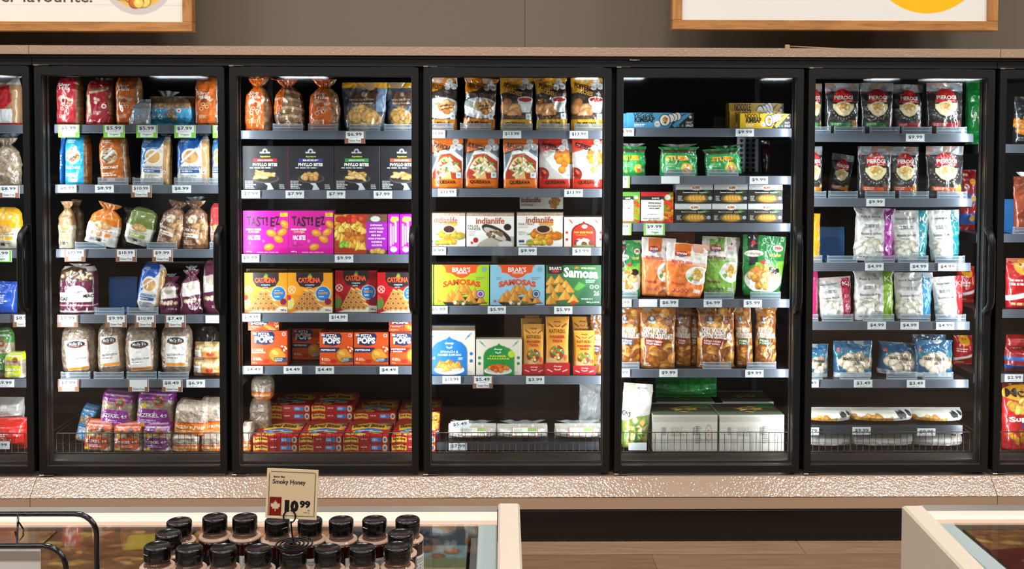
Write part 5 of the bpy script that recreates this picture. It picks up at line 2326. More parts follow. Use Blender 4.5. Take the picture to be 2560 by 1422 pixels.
item(2, 1, 836, 949, 365, a_phyllo('#3f9a4a', 'SPINACH & RICOTTA', '#8a8a84', 'r'), 'black pastry box with green stripe', side='#26262a', top='#26262a', d=.06)
item(2, 1, 951, 1063, 365, a_phyllo('#d8603a', 'RICOTTA & RED PEPPER', '#26262a', 'r'), 'black pastry box with orange stripe', side='#26262a', top='#26262a', d=.06)
for x in (627, 737, 840, 957):
    price(2, 1, x, '$7.99')
tz = dict(side='#a80f78', top='#7c2460')
for q in range(3):
    yy = FY + q * .045
    ex = ['front', 'behind the front one', 'third back'][q]
    item(2, 2, 608 + q * 3, 720 + q, 527 + q * -1, a_tastiez, 'magenta snack box, left stack, ' + ex, d=.042, Y=yy, **tz)
    item(2, 2, 721 + q, 833 + q, 527 - q, a_tastiez, 'magenta snack box, right stack, ' + ex, d=.042, Y=yy, **tz)
item(2, 2, 836, 968, 536, a_appet, 'purple and brown appetizer party box', side='#7a4a2c', top='#4a3426', d=.06)
item(2, 2, 970, 998, 536, a_appet_end, 'narrow purple box end, left of two', side='#8a1a94', d=.14)
item(2, 2, 1000, 1029, 536, a_appet_end, 'narrow purple box end, right of two', side='#8a1a94', d=.14)
price(2, 2, 625, '$9.99')
price(2, 2, 860, '$9.99')
item(2, 3, 611, 718, 682, a_taquito('#e8971c', '#d8861c', 0), 'yellow rolled taquito box, left of two', side='#c8801c', top='#7a5a1c', d=.07)
item(2, 3, 719, 830, 682, a_taquito('#e8971c', '#d8861c', 0), 'yellow rolled taquito box, right of two', side='#b8741c', top='#7a5a1c', d=.07)
item(2, 3, 838, 942, 676, a_taquito('#a8141c', '#96141c', 1), 'red rolled taquito box, left of two', side='#7a1016', top='#4a1014', d=.07, Y=FY + .02)
item(2, 3, 943, 1048, 681, a_taquito('#c3141c', '#a8141c', 1), 'red rolled taquito box, right of two', side='#7a1016', top='#5a1014', d=.07)
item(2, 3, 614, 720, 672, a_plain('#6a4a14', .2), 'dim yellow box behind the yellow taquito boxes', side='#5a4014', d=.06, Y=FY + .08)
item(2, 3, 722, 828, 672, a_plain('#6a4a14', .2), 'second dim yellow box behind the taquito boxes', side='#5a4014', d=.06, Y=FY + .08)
price(2, 3, 628, '$14.99')
price(2, 3, 846, '$14.99')
pp = dict(side='#8e2f16', top='#9c3a1a', d=.075)
item(2, 4, 627, 718, 827, a_pops('cheese'), 'orange cheese pizza snack box at left', **pp)
item(2, 4, 731, 808, 822, a_pops('pep'), 'orange pepperoni snack box set further back', Y=FY + .11, side='#7e2a14', top='#7e2a14', d=.075, yb=903, zb=shelf_z(2, 4))
item(2, 4, 799, 883, 831, a_pops('pep'), 'orange pepperoni snack box, second in front row', **pp)
item(2, 4, 885, 971, 831, a_pops('pep'), 'orange pepperoni snack box, third in front row', **pp)
item(2, 4, 975, 1060, 831, a_pops('bacon'), 'orange pepperoni and bacon snack box at right', **pp)
zp = unproj(672, 829, FY).z
item(2, 4, 620, 697, 804, a_pops('cheese'), 'orange snack box lying flat on the cheese one', zb=unproj(672, 826, FY).z, **pp)
item(2, 4, 972, 1052, 800, a_pops('bacon'), 'orange box lying flat on the bacon one', zb=unproj(1015, 829, FY).z, side='#7e2a14', top='#7e2a14', d=.06)
for x in (634, 732, 812, 972):
    price(2, 4, x, '$4.49')
# basket of bagel boxes
bb = dict(side='#8c141a', d=.23, topart=a_bagel_top)
LH = .0335


def bagel(x0, x1, lay, Y, desc, tilt=0):
    s = scale(Y)
    z = DECK_Z + lay * LH + .0003 * lay
    yt_ = None
    w = (x1 - x0) * s
    c = Cv(w, LH - .0006, '#9c141b', .0022)
    c.fill('#9c141b')
    c.P([(.02, .25), (.2, .1), (.34, .25), (.34, .8), (.2, .7), (.02, .8)], '#e0a93a')
    c.T('Bagel Bites', .04, .22, .32, .62, '#26140e', .03, 0, .05)
    c.L(.4, .3, .58, .5, 1, '#efd8c8')
    c.R(.62, .22, .84, .74, '#2d74b0')
    c.L(.64, .3, .82, .66, 2, '#dcebf7')
    c.E(.92, .48, .055, .38, '#d8ba84')
    c.E(.92, .48, .03, .22, '#285e92')
    mb = MB()
    h, X, D = LH - .0006, w / 2, .115
    c.onto(mb, plane_surf((-X, -D, h), (w, 0, 0), (0, 0, -h), (0, -1, 0)), .0005)
    c2 = Cv(w, .23, '#a8141c', .0028)
    a_bagel_top(c2)
    c2.onto(mb, plane_surf((-X, D, h), (w, 0, 0), (0, -.23, 0), (0, 0, 1)), .0006)
    mb.add([(-X, -D, 0), (-X, D, 0), (-X, D, h), (-X, -D, h), (X, -D, 0), (X, D, 0), (X, D, h), (X, -D, h)],
           [(0, 3, 2, 1), (4, 5, 6, 7), (1, 2, 6, 5), (0, 1, 5, 4)], None, '#7c1016')
    xc = unproj((x0 + x1) / 2, 1110, Y).x
    o = mb.build('food_box', M_CARD, None, (xc, Y + D, z + .0004))
    tag(o, desc + ', in basket, second full door', 'box', 'flat red snack boxes in the basket')


for i, (a, b) in enumerate(((632, 744), (746, 855), (857, 971), (978, 1090))):
    for lay in (0, 1):
        bagel(a, b, lay, BY, 'flat red bagel snack box, front %s stack, %s' % (ORD[i], ['bottom', 'upper'][lay]))
for i, (a, b) in enumerate(((668, 776), (778, 882), (884, 990), (996, 1100))):
    for lay in range(4 if i < 2 else 3):
        bagel(a, b, lay, BY + .24, 'flat red bagel box, rear %s stack, layer %s' % (ORD[i], ['one', 'two', 'three', 'four'][lay]))
item(2, 'b', 596, 628, 1060, a_cloverbag, 'clear muffin bag at left end, lower', 'loaf', B, .1, Y=BY, mat=M_CLEARBAG)
item(2, 'b', 600, 672, 1003, a_molly, 'clear wrapped loaf at left end, middle', 'loaf', B, .12, Y=BY + .12, mat=M_CLEARBAG)
item(2, 'b', 604, 680, 945, a_cloverbag, 'clear wrapped loaf at left end, top', 'oval', B, .1, Y=BY + .14, zb=unproj(640, 1003, BY + .14).z, mat=M_CLEARBAG, tuft=(.2, .9, .2))

# ---------------------------------------------------------------- middle door
Q = 'brown pouch with '
item(3, 0, 1062, 1143, 193, a_quesava('perogies', '#d98a24', 'PEROGIES'), Q + 'orange foot, grilled pierogi, left end', 'pouch', P, .05)
item(3, 0, 1151, 1243, 193, a_quesava('perogies', '#c8781e', 'PEROGIES'), Q + 'orange foot, grilled pierogi, second', 'crimp', P, .05, rot=3)
item(3, 0, 1250, 1334, 193, a_quesava('poppers', '#d8a42a', 'POPPERS'), Q + 'yellow foot, third from left', 'pouch', P, .05)
item(3, 0, 1336, 1426, 193, a_quesava('poppers', '#d8a42a', 'POPPERS'), Q + 'yellow foot, fourth from left', 'crimp', P, .05, rot=-2)
item(3, 0, 1428, 1512, 193, a_quesava('poppers', '#e8b42a', 'POPPERS'), Q + 'yellow foot, right end', 'pouch', P, .05)
trays(3, 0, [(1060, 1134), (1150, 1228), (1254, 1331), (1346, 1423), (1435, 1508)])
qs = dict(d=.045, shape='pouch', name=P, crumple=.001)
item(3, 1, 1076, 1158, 345, a_quesava('ravioli', '#e2701c', 'RAVIOLI'), 'orange ravioli pack, left end', Y=FY - .004, **qs)
item(3, 1, 1158, 1248, 345, a_quesava('ravioli', '#e2701c', 'RAVIOLI'), 'orange ravioli pack, middle of three', Y=FY + .01, rot=1, **qs)
item(3, 1, 1258, 1346, 345, a_quesava('ravioli', '#e2701c', 'RAVIOLI'), 'orange ravioli pack, right of three', **qs)
item(3, 1, 1347, 1434, 345, a_quesava('red', '#cf2f22', 'POPPERS'), 'red poppers pack, left of two', Y=FY + .012, **qs)
item(3, 1, 1431, 1513, 345, a_quesava('red', '#d8381f', 'POPPERS'), 'red poppers pack, right of two', Y=FY - .004, **qs)
il = dict(side='#c9c4b8', top='#a89c8a', d=.05)
for q in range(3):
    yy = FY + q * .053
    ex = ['front', 'second in depth', 'third in depth'][q]
    item(3, 2, 1066 + q * 2, 1163 + q, 533 - q, a_indian('green'), 'white pakora box at left end, ' + ex, Y=yy, **il)
    item(3, 2, 1166 + q, 1285 + q, 533 - q, a_indian('palak'), 'white box with black skillet, ' + ex, Y=yy, **il)
    item(3, 2, 1292 + q, 1407 + q, 532 - q, a_indian('orange'), 'white pakora box with orange fritters, ' + ex, Y=yy, **il)
    item(3, 2, 1410 + q, 1509, 543 - q, a_deepred, 'red arched bun box, ' + ex, Y=yy, side='#8a1a16', top='#a8948a', d=.05)


def a_lyingpak(c):
    c.fill('#b9b5ab')
    c.T('indianlife', .03, .1, .48, .5, '#6a3a24', .02)
    c.T('PAKORAS', .05, .6, .3, .76, '#6a3a24', .0)
    c.lumps(.78, .5, .15, .35, 12, .05, ['#a8641c', '#8a5a24'], 4)


item(3, 2, 1300, 1408, 490, a_lyingpak, 'pakora box lying flat on the white pakora boxes', zb=unproj(1350, 524, FY + .06).z + .003, side='#8a877d', d=.1, Y=FY + .05)
item(3, 3, 1066, 1083, 662, a_plain('#a8c832', .1), 'sliver of green samosa box at left end', side='#7a9a24', d=.06)
item(3, 3, 1085, 1223, 662, a_samosa('#a8c82a', '#7a4a8a'), 'lime green samosa box', side='#7a9a24', top='#5a3a1c', d=.075)
item(3, 3, 1225, 1362, 662, a_samosa('#8fc4da', '#24557a'), 'light blue samosa box', side='#5a8aa0', top='#4a3a34', d=.075)
item(3, 3, 1365, 1503, 663, a_samosa_dark, 'dark green samosa box', side='#1f4a2c', top='#1f3a24', d=.075)
item(3, 4, 1060, 1188, 827, a_deep('#1f72b4', 'SPINACH &', 'PANEER SAMOSAS', '#dceaf6', 's', False), 'large cream and blue arched box', side='#1a5a94', top='#c9b9a0', d=.05)
item(3, 4, 1062, 1188, 814, a_plain('#a89478', .2), 'box behind the large blue arched one', side='#1a5a94', d=.05, Y=FY + .06)
item(3, 4, 1190, 1305, 848, a_deep('#1f8a3c', 'PANEER', 'MAKHANI', '#d8e84a', 'm', True), 'cream box with green arch', side='#c9b99c', top='#a89c84', d=.05)


def kati_parts(o, w, h, d, seed):
    th = h * .21
    c = Cv(w * 1.04, th, '#b41a22', .0018)
    a_kati_tray(c)
    m = MB()
    W2 = w * 1.04 / 2
    c.onto(m, plane_surf((-W2, -d / 2 - .003, th), (W2 * 2, 0, 0), (0, 0, -th), (0, -1, 0)), .0006)
    m.box(-W2, W2, -d / 2 - .0025, -d / 2 - .0015, 0, th, '#a0161e')
    m.box(-W2, -W2 + .001, -d / 2 - .002, d / 2, 0, th, '#8a1219')
    m.box(W2 - .001, W2, -d / 2 - .002, d / 2, 0, th, '#8a1219')
    m.build('red_base', M_CARD, o)


for i, (a, b, yt, rt) in enumerate(((1308, 1362, 812, 0), (1364, 1424, 793, 0), (1434, 1489, 828, 0))):
    item(3, 4, a, b, yt, a_kati, 'tall golden wrap carton with red base, ' + ['left', 'middle', 'right'][i], 'curved', 'food_box', .04, mat=M_CARD, parts=kati_parts, crumple=.0003, res=.0016, Y=FY + (.006, 0, .004)[i])
for i, (a, b, yt) in enumerate(((1302, 1356, 797), (1430, 1484, 793), (1312, 1348, 790))):
    item(3, 4, a, b, yt, a_kati, 'golden wrap carton without base, behind ' + ['left one', 'right one', 'left pair'][i], 'curved', 'food_box', .03, mat=M_CARD, crumple=.0003, Y=FY + .06 + .04 * (i == 2))
item(3, 4, 1478, 1513, 790, a_wonton('#5a2a6a', 'CHICKEN', 'POULET'), 'wonton pouch peeking in at right end', 'pouch', P, .06, Y=FY + .01)
for x in (1090, 1280, 1447):
    price(3, 0, x, '$13.99')
for x in (1118, 1434):
    price(3, 1, x, '$13.99')
for x, t in ((1092, '$9.99'), (1319, '$9.99'), (1454, '$3.99')):
    price(3, 2, x, t)
for x in (1096, 1242, 1408):
    price(3, 3, x, '$5.99')
for x, t, kd in ((1129, '$10.99', 'p'), (1207, '$5.49', 'g'), (1338, '$3.99', 'p')):
    price(3, 4, x, t, kd)


def riser(k, ytop, h, label):
    z = unproj(BAYPX[k], ytop, .175).z
    m0 = empty('low_riser', (bayx(k), .175, DECK_Z))
    a = SHW - .03
    m = MB()
    m.box(-a, a, .004, .42, z - DECK_Z - .006, z - DECK_Z)
    m.build('platform', M_SHELF, m0)
    m = MB()
    m.box(-a, a, 0, .003, z - DECK_Z - h, z - DECK_Z + .002)
    m.build('front_strip', pmat('riser_grey', col='#3d434b', rough=.35, metal=.2), m0)
    for sg in (-1, 1):
        m = MB()
        m.box(sg * a * .97 - .006, sg * a * .97 + .006, .05, .4, .0005, z - DECK_Z - .006)
        m.build('leg', M_SHELF, m0)
    tag(m0, label, 'riser')
    return z


zr3 = riser(3, 1106, .032, 'low grey riser with price strip inside the middle door basket')
for i, (a, b) in enumerate(((1118, 1243), (1240, 1372), (1386, 1508))):
    def nl(o, w, h, d, seed):
        c = Cv(w * .5, .035, '#b8402c', .0015)
        a_naan_label(c)
        m = MB()
        c.onto(m, plane_surf((-w * .2, -d / 2 + .052 - .034, h * .93), (w * .5, 0, 0), (0, -.024, -.03), (0, -.6, .5)), .0005)
        m.box(-w * .2, w * .3, -d / 2 + .06, -d / 2 + .065, h * .5, h * .9)
        m.build('paper_label', M_PAPER, o)
        film_tuft(o, 0, h * .9, w * .9, .02, seed)
    item(3, 'b', a, b, 1068, a_naan, 'clear bag of pale flatbread, %s from left' % ORD[i], 'pillow', 'bread_bag', .12, Y=BY + .02, zb=zr3, mat=M_CLEARBAG, parts=nl)
price(3, 'b', 1150, '$5.49', yc=1061, Y=BY + .012, tilt=-6, wherestr='held above basket rim')
price(3, 'b', 1145, '$7.99', yc=1116, Y=.168, wherestr='basket strip')
item(3, 'b', 1064, 1099, 1036, a_mccain, 'red snack bag at left end', 'pillow', P, .08, Y=BY + .03)
item(3, 'b', 1446, 1530, 950, a_plain('#cfd2d2', .1), 'crumpled white bag at right end', 'crimp', P, .05, Y=BY + .17, crumple=.011, zb=zr3 + .001)

# ---------------------------------------------------------------- fourth full door
item(4, 0, 1566, 1735, 282, a_kimbap('#4f9cc4', 'VEGGIE'), 'light blue rice roll pack', 'box', 'frozen_pack', .05, side='#2a5a74', res=.0018)
item(4, 0, 1548, 1572, 284, a_plain('#4f9cc4', .2), 'sliver of light blue rice roll pack', 'box', 'frozen_pack', .05, side='#2a5a74', Y=FY + .01)
item(4, 0, 1850, 1985, 284, a_kimbap('#e2b81c', 'NOODLE'), 'yellow rice roll pack, front', 'box', 'frozen_pack', .05, side='#8a7014', res=.0018)
item(4, 0, 1824, 1960, 278, a_kimbap('#c89a1c', 'NOODLE'), 'yellow rice roll pack, middle', 'box', 'frozen_pack', .05, side='#8a7014', Y=FY + .055)
item(4, 0, 1822, 1985, 258, a_kimbap('#b8901c', 'NOODLE'), 'yellow rice roll pack, rear raised', 'box', 'frozen_pack', .06, side='#8a7014', Y=FY + .11, top='#6a5a24')
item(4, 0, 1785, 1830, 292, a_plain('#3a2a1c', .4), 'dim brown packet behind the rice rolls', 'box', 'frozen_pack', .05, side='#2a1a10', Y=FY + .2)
price(4, 0, 1562, '$8.99')
price(4, 0, 1862, '$9.99')
item(4, 1, 1548, 1620, 366, a_stuff(), 'green stuffed snack bag, left of three', 'crimp', P, .07, tuft=(0, .9, .12))
item(4, 1, 1650, 1751, 368, a_stuff(), 'green stuffed snack bag, middle of three', 'crimp', P, .07, tuft=(0, .9, .12))
item(4, 1, 1762, 1864, 368, a_stuff(.04), 'green stuffed snack bag, right of three', 'crimp', P, .07, rot=-4, tuft=(.1, .8, .12, '#1f5a2c'))
trays(4, 1, [(1660, 1738), (1768, 1846)])
price(4, 1, 1548, '$9.99', 'v')
price(4, 1, 1676, '')
price(4, 1, 1897, '$9.99')
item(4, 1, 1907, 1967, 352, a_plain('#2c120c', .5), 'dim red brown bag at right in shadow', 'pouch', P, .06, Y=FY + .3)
item(4, 2, 1545, 1600, 480, a_spring('#5a9a34'), 'green and white spring roll box', side='#3a6a24', top='#3a5a24', d=.07)
item(4, 2, 1602, 1684, 480, a_spring('#b8201c'), 'red and white spring roll box', side='#7a1614', top='#5a1614', d=.07)
for j, (zy, yt) in enumerate(((508, 460), (556, 509))):
    for i, (a, b) in enumerate(((1690, 1783), (1785, 1870), (1872, 1957))) if j == 0 else enumerate(((1687, 1779), (1780, 1868), (1870, 1957))):
        item(4, 2, a, b, yt, a_app6, 'black and grey appetizer box, %s row, %s from left' % (['upper', 'lower'][j], ORD[i]),
             zb=None if j else unproj(1820, 509, FY).z + .0006, side='#8f928f', top='#b0b3b2', d=.08, Y=FY + .002 * j)
price(4, 2, 1552, '$9.99', 'v')
price(4, 2, 1636, '$9.99', 'v')
sw = dict(name=P)
item(4, 3, 1545, 1606, 602, a_dump, 'yellow and white dumpling pouch at left end', 'pouch', d=.06, Y=FY + .02, **sw)
item(4, 3, 1596, 1690, 594, a_siwin('#d8702a', '#e88a4a', '#c83a2a'), 'orange and white wonton pouch, left', 'doypack', d=.06, rot=3, Y=FY + .02, **sw)
item(4, 3, 1656, 1772, 607, a_siwin('#e0701c', '#ee8038', '#c83a2a'), 'orange and white wonton pouch tipped forward', 'doypack', d=.06, rot=4, Y=FY - .028, zb=shelf_z(4, 3) + .001, **sw)
item(4, 3, 1752, 1853, 592, a_siwin('#6a9a34', '#86b84a', '#7a2a24', 1), 'lime green and white wonton pouch', 'doypack', d=.07, rot=2, Y=FY + .02, **sw)
item(4, 3, 1850, 1968, 588, a_dump, 'dark green dumpling pouch at right', 'doypack', d=.07, rot=3, **sw)
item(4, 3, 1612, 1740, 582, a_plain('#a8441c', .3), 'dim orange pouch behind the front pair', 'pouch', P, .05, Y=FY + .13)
trays(4, 3, [(1548, 1596), (1763, 1838), (1879, 1955)])
price(4, 3, 1556, '$5.99')
price(4, 3, 1620, '')
price(4, 3, 1673, '$6.99')
price(4, 3, 1782, '$6.99')
price(4, 3, 1882, '$5.99')
item(4, 4, 1545, 1608, 770, a_wonton('#2a4a6a', 'SHRIMP', 'CREVETTES'), 'brown wonton pouch with blue label', 'pouch', P, .07, Y=FY + .015)
item(4, 4, 1604, 1694, 770, a_wonton('#a8201f', 'BUFFALO CHICKEN', 'POULET BUFFALO'), 'large wonton pouch standing forward, red label', 'pouch', P, .08, Y=FY - .015)
item(4, 4, 1690, 1732, 772, a_wonton('#a8201f', 'CHICKEN', 'POULET'), 'wonton pouch half hidden, red label', 'pouch', P, .06, Y=FY + .03)
item(4, 4, 1728, 1752, 775, a_wonton('#7a1a1a', 'CHICKEN', 'POULET'), 'narrow wonton pouch edge', 'pouch', P, .05, Y=FY + .06)
item(4, 4, 1744, 1846, 770, a_wonton('#a8201f', 'BUFFALO CHICKEN', 'POULET BUFFALO'), 'wide wonton pouch with red label, middle', 'crimp', P, .08)
item(4, 4, 1843, 1894, 770, a_wonton('#3a7a3a', 'PORK', 'PORC'), 'wonton pouch with green label, left', 'pouch', P, .07, rot=-3, Y=FY + .01)
item(4, 4, 1892, 1948, 770, a_wonton('#3a7a3a', 'PORK', 'PORC'), 'wonton pouch with green label, right', 'crimp', P, .07, Y=FY + .01)
trays(4, 4, [(1547, 1602), (1761, 1833), (1872, 1946)])
price(4, 4, 1552, '$9.99')
price(4, 4, 1671, '$9.99')
price(4, 4, 1886, '$9.99')
for i, (a, b) in enumerate(((1632, 1795), (1798, 1962))):
    item(4, 'b', a, b, 1037, a_case_front, 'large pale printed case, front %s' % ['left', 'right'][i], name='carton_case', side='#b8b2a6', d=.2, Y=BY + .004, topart=a_case_top)
    item(4, 'b', a + 8, b - 8, 1004, a_case_top, 'dark topped case behind, %s' % ['left', 'right'][i], name='carton_case', side='#3a342c', d=.2, Y=BY + .24, topart=a_case_top)
item(4, 'b', 1545, 1632, 962, a_cj, 'tall white wonton pouch with green picture', 'doypack', P, .09, Y=BY + .005, tuft=None, rot=4)
item(4, 'b', 1640, 1800, 950, a_greenbag, 'green bag lying on the rear cases', 'pillow', P, .1, Y=BY + .27, zb=unproj(1720, 1004, BY + .24).z + .001)
price(4, 'b', 1594, '', yc=1116, Y=.146, wherestr='basket rim')
# bright perforated steel strip at the back, part of the case
pz0, pz1 = shelf_z(4, 1) + .001, shelf_z(4, 0) - .016
ph_ = pz1 - pz0
c = Cv(.1, ph_, '#7c8288', .003)
for i in range(8):
    for j in range(3):
        c.C(.22 + .28 * j, .07 + i * .125, .08, '#0c0d0f')
m = MB()
p = unproj(1868, 440, .765)
c.onto(m, plane_surf((-.05, 0, ph_), (.1, 0, 0), (0, 0, -ph_), (0, -1, 0)), .001)
m.box(-.05, .05, .0005, .003, 0, ph_, '#6c7278')
_case = bpy.data.objects['freezer_case.001']
o = m.build('perforated_strip', pmat('perforated_steel', attr=True, rough=.3, metal=.7), _case, (p.x - _case.location.x, .765, pz0))
o['label'] = 'bright perforated steel strip'

# ---------------------------------------------------------------- rightmost full door
PG = 'black pierogi pouch, '
item(5, 0, 2026, 2061, 208, a_pierogi('#2f7a3c', '#c8853a'), PG + 'cut off at left', 'pouch', P, .06)
item(5, 0, 2068, 2155, 207, a_pierogi('#2f7a3c', '#c8853a'), PG + 'green strip, second from left', 'pouch', P, .06)
item(5, 0, 2156, 2240, 207, a_pierogi('#2f7a3c', '#5a4a3a'), PG + 'green strip, third from left', 'pouch', P, .06)
item(5, 0, 2236, 2316, 210, a_pierogi('#a8202a', '#7a2a24'), PG + 'red strip, fourth from left', 'pouch', P, .06, Y=FY + .02)
item(5, 0, 2323, 2415, 206, a_pierogi('#a8202a', '#7a2a24'), PG + 'red strip, right end', 'pouch', P, .06)
trays(5, 0, [(2028, 2075), (2083, 2160), (2172, 2247), (2252, 2327), (2338, 2415)])
price(5, 0, 2288, '$9.99')
item(5, 1, 2022, 2062, 366, a_pierogi('#d8801c', '#d8a03a'), PG + 'cheese picture, cut off at left', 'pouch', P, .06)
item(5, 1, 2064, 2134, 382, a_pierogi('#c8701c', '#d8a03a'), PG + 'tilted back in shadow', 'pouch', P, .05, Y=FY + .12, rot=8)
item(5, 1, 2150, 2236, 366, a_pierogi('#c8501c', '#7a4a24'), PG + 'carrot picture, left of pair', 'pouch', P, .06)
item(5, 1, 2230, 2305, 367, a_pierogi('#c8501c', '#b8802a'), PG + 'carrot picture, right of pair', 'pouch', P, .06, Y=FY + .02)
item(5, 1, 2322, 2417, 366, a_pierogi('#c8501c', '#d8a03a'), PG + 'carrot picture, right end', 'pouch', P, .06)
trays(5, 1, [(2026, 2066), (2071, 2145), (2163, 2238), (2248, 2323), (2343, 2419)])
price(5, 1, 2189, '$9.99')
DB = 'white dumpling bag with '
item(5, 2, 2022, 2057, 535, a_plain('#e0a81c', .2), 'yellow bag cut off at left', 'pouch', P, .06)
item(5, 2, 2136, 2246, 520, a_dumpbag('#a8329c', 'Pork & Shrimp', 'Boulettes de Porc', '三鮮水餃'), DB + 'purple stripe', 'crimp', P, .08, rot=2, tuft=(-.2, .6, .1))
item(5, 2, 2236, 2331, 528, a_dumpbag('#1f8c98', 'Chicken & Spinach', 'Boulettes de Poulet', '菠菜雞肉'), DB + 'teal stripe, left', 'doypack', P, .08, crumple=.007)
item(5, 2, 2330, 2416, 525, a_dumpbag('#1f9098', 'Chicken & Spinach', 'Boulettes de Poulet', '菠菜雞肉'), DB + 'teal stripe, right', 'doypack', P, .08, crumple=.007, rot=-2)
trays(5, 2, [(2028, 2058), (2070, 2146), (2164, 2240), (2248, 2324), (2341, 2416)], [(2070, 2146)])
for x in (2186, 2298, 2368):
    price(5, 2, x, '$4.99')
item(5, 3, 2020, 2050, 680, a_plain('#c8246a', .2), 'pink bag cut off at left', 'pouch', P, .06)
item(5, 3, 2047, 2145, 693, a_dumpbag('#b8244a', 'Steamed Soup Pork Bun', 'Petits Pains', '小籠包'), DB + 'crimson stripe', 'doypack', P, .08, crumple=.007, rot=-4)
item(5, 3, 2139, 2245, 678, a_dumpbag('#8ab82a', 'Pork & Chive', 'Boulettes de Porc', '韭菜水餃'), DB + 'lime green stripe', 'crimp', P, .08)
item(5, 3, 2243, 2342, 684, a_dumpbag('#2a94c8', 'Pork & Vegetable', 'Boulettes de Porc', '三鮮水餃'), DB + 'sky blue stripe', 'doypack', P, .08, crumple=.007)
item(5, 3, 2342, 2432, 692, a_dumpbag('#c8242c', 'Chinese Dumpling', 'Boulettes de Poulet', '雞肉水餃'), DB + 'red stripe', 'doypack', P, .08, rot=-3)
trays(5, 3, [(2022, 2050), (2060, 2138), (2163, 2241), (2257, 2332), (2345, 2421)])
for x in (2192, 2274, 2363):
    price(5, 3, x, '$4.99')
SF = 'blue seafood bag, '
item(5, 4, 2020, 2078, 864, a_seafood, SF + 'cut off at left', 'pouch', P, .08)
item(5, 4, 2090, 2190, 856, a_seafood, SF + 'second from left', 'pouch', P, .08, crumple=.007)
item(5, 4, 2194, 2312, 856, a_seafood, SF + 'slumped, third from left', 'crimp', P, .08, Y=FY + .03, rot=4)
item(5, 4, 2296, 2392, 855, a_seafood, SF + 'right end front', 'pouch', P, .08, crumple=.007)
item(5, 4, 2286, 2374, 839, a_seafood, SF + 'right end behind', 'pouch', P, .06, Y=FY + .1)
trays(5, 4, [(2022, 2063), (2107, 2183), (2224, 2301), (2315, 2392)])
price(5, 4, 2024, '$3.49')
price(5, 4, 2158, '$3.49')
price(5, 4, 2290, '$3.49')
zr5 = riser(5, 1064, .034, 'low grey riser with price strip inside the rightmost full door')
for i, (a, b) in enumerate(((2020, 2140), (2132, 2298), (2286, 2432))):
    item(5, 'b', a, b, 1029, a_flatpie, 'white pastry pack with slanted picture, upper %s' % ORD[i], 'pillow', 'frozen_pack', .15, Y=BY + .015, zb=zr5, mat=M_MATTE, crumple=.003)
    item(5, 'b', a, b, 1090, a_plain('#d2cec6', .1), 'plain white pack under the riser, %s' % ORD[i], 'pillow', 'frozen_pack', .12, Y=BY + .02, mat=M_MATTE)
price(5, 'b', 2025, '$7.79', yc=1078, Y=.166, wherestr='basket strip')
price(5, 'b', 2154, '$9.99', yc=1077, Y=.166, wherestr='basket strip')
price(5, 'b', 2316, '$9.99', yc=1080, Y=.166, wherestr='basket strip')
# goods of the next case seen through the gap behind the last mullion
for (a, b, yt, yb, art, dsc, r) in ((2424, 2462, 196, 362, a_greenbag, 'tall green bag at the right end', 0), (2406, 2450, 425, 575, a_smiles, 'dark red bag at the right end', 1),
                                    (2400, 2446, 668, 768, a_redbag, 'orange and red bag at the right end', 2), (2392, 2440, 842, 930, a_redbag, 'red bag with white band at the right end', 3)):
    o = item(6, r, a, b, yt, art, dsc, 'pillow', P, .07, Y=.34, dx=0)

# ---------------------------------------------------------------- edge doors
def a_lbuns(c):
    c.fill('#a8835c')
    c.N(.2, 12)
    c.R(0, 0, 1, .14, '#c9c4bc')
    c.P([(0, .25), (.7, .15), (.8, .5), (.3, .8), (0, .7)], '#b8242c')
    c.R(0, .66, .8, .95, '#e2e2e0')
    c.C(.25, .78, .08, '#7a8a94')
    c.R(0, .95, 1, 1, '#b8242c')


item(0, 0, -30, 42, 195, a_lbuns, 'red and white wrapped bread', 'loaf', B, .09, tuft=(.2, .7, .1))
item(0, 1, -34, 42, 345, a_molly, 'clear bag of buns', 'tied', 'bun_bag', .08, mat=M_CLEARBAG, tuft=(.1, .8, .1))
item(0, 2, -36, 46, 520, a_bun('#dfa51c', '#e2d8c0', '#7a5a2a', '#e0a81c'), 'yellow bag of buns', 'oval', 'bun_bag', .08)
item(0, 3, -30, 33, 706, a_plain('#1f4fb4', .25, '#e8e8f0'), 'blue bag', 'pouch', P, .07)
item(0, 4, -34, 26, 822, a_ezek('#3f7a34'), 'clear bag with green and orange print', 'oval', B, .08, mat=M_CLEARBAG)
item(0, 4, 6, 56, 882, a_ezek('#b8c41c'), 'yellow green loaf bag', 'loaf', B, .08, Y=FY - .01, mat=M_FILM)
item(0, 'b', -40, 52, 1052, a_plain('#c8241c', .2, '#f0e0d8'), 'red bag, lower', 'pillow', P, .12, Y=BY)
item(0, 'b', -40, 48, 1000, a_plain('#b9b4b0', .3, '#8a2a4a'), 'white and maroon bag, upper', 'pillow', P, .1, Y=BY + .05, zb=unproj(10, 1054, BY + .06).z)
price(0, 1, 22, '$8.99', 'g')
price(0, 2, 2, '$8.99', 'v')
price(0, 3, 58, '$8.99', 'g')
price(0, 4, 12, '$9.99')
price(0, 'b', 0, '$6.99', yc=1113, Y=.146, wherestr='basket rim')


def a_nug(c):
    c.fill('#1d1f24')
    c.R(0, 0, 1, .3, '#33363a')
    c.N(.3, 9)
    c.P([(.4, .2), (1, .1), (1, .35), (.5, .4)], '#2f7a34')
    c.lumps(.4, .62, .5, .18, 34, .1, ['#d8862a', '#c8701c', '#e8a040'], 4)
    c.L(.1, .85, .6, .95, 2, '#9aa2a8')


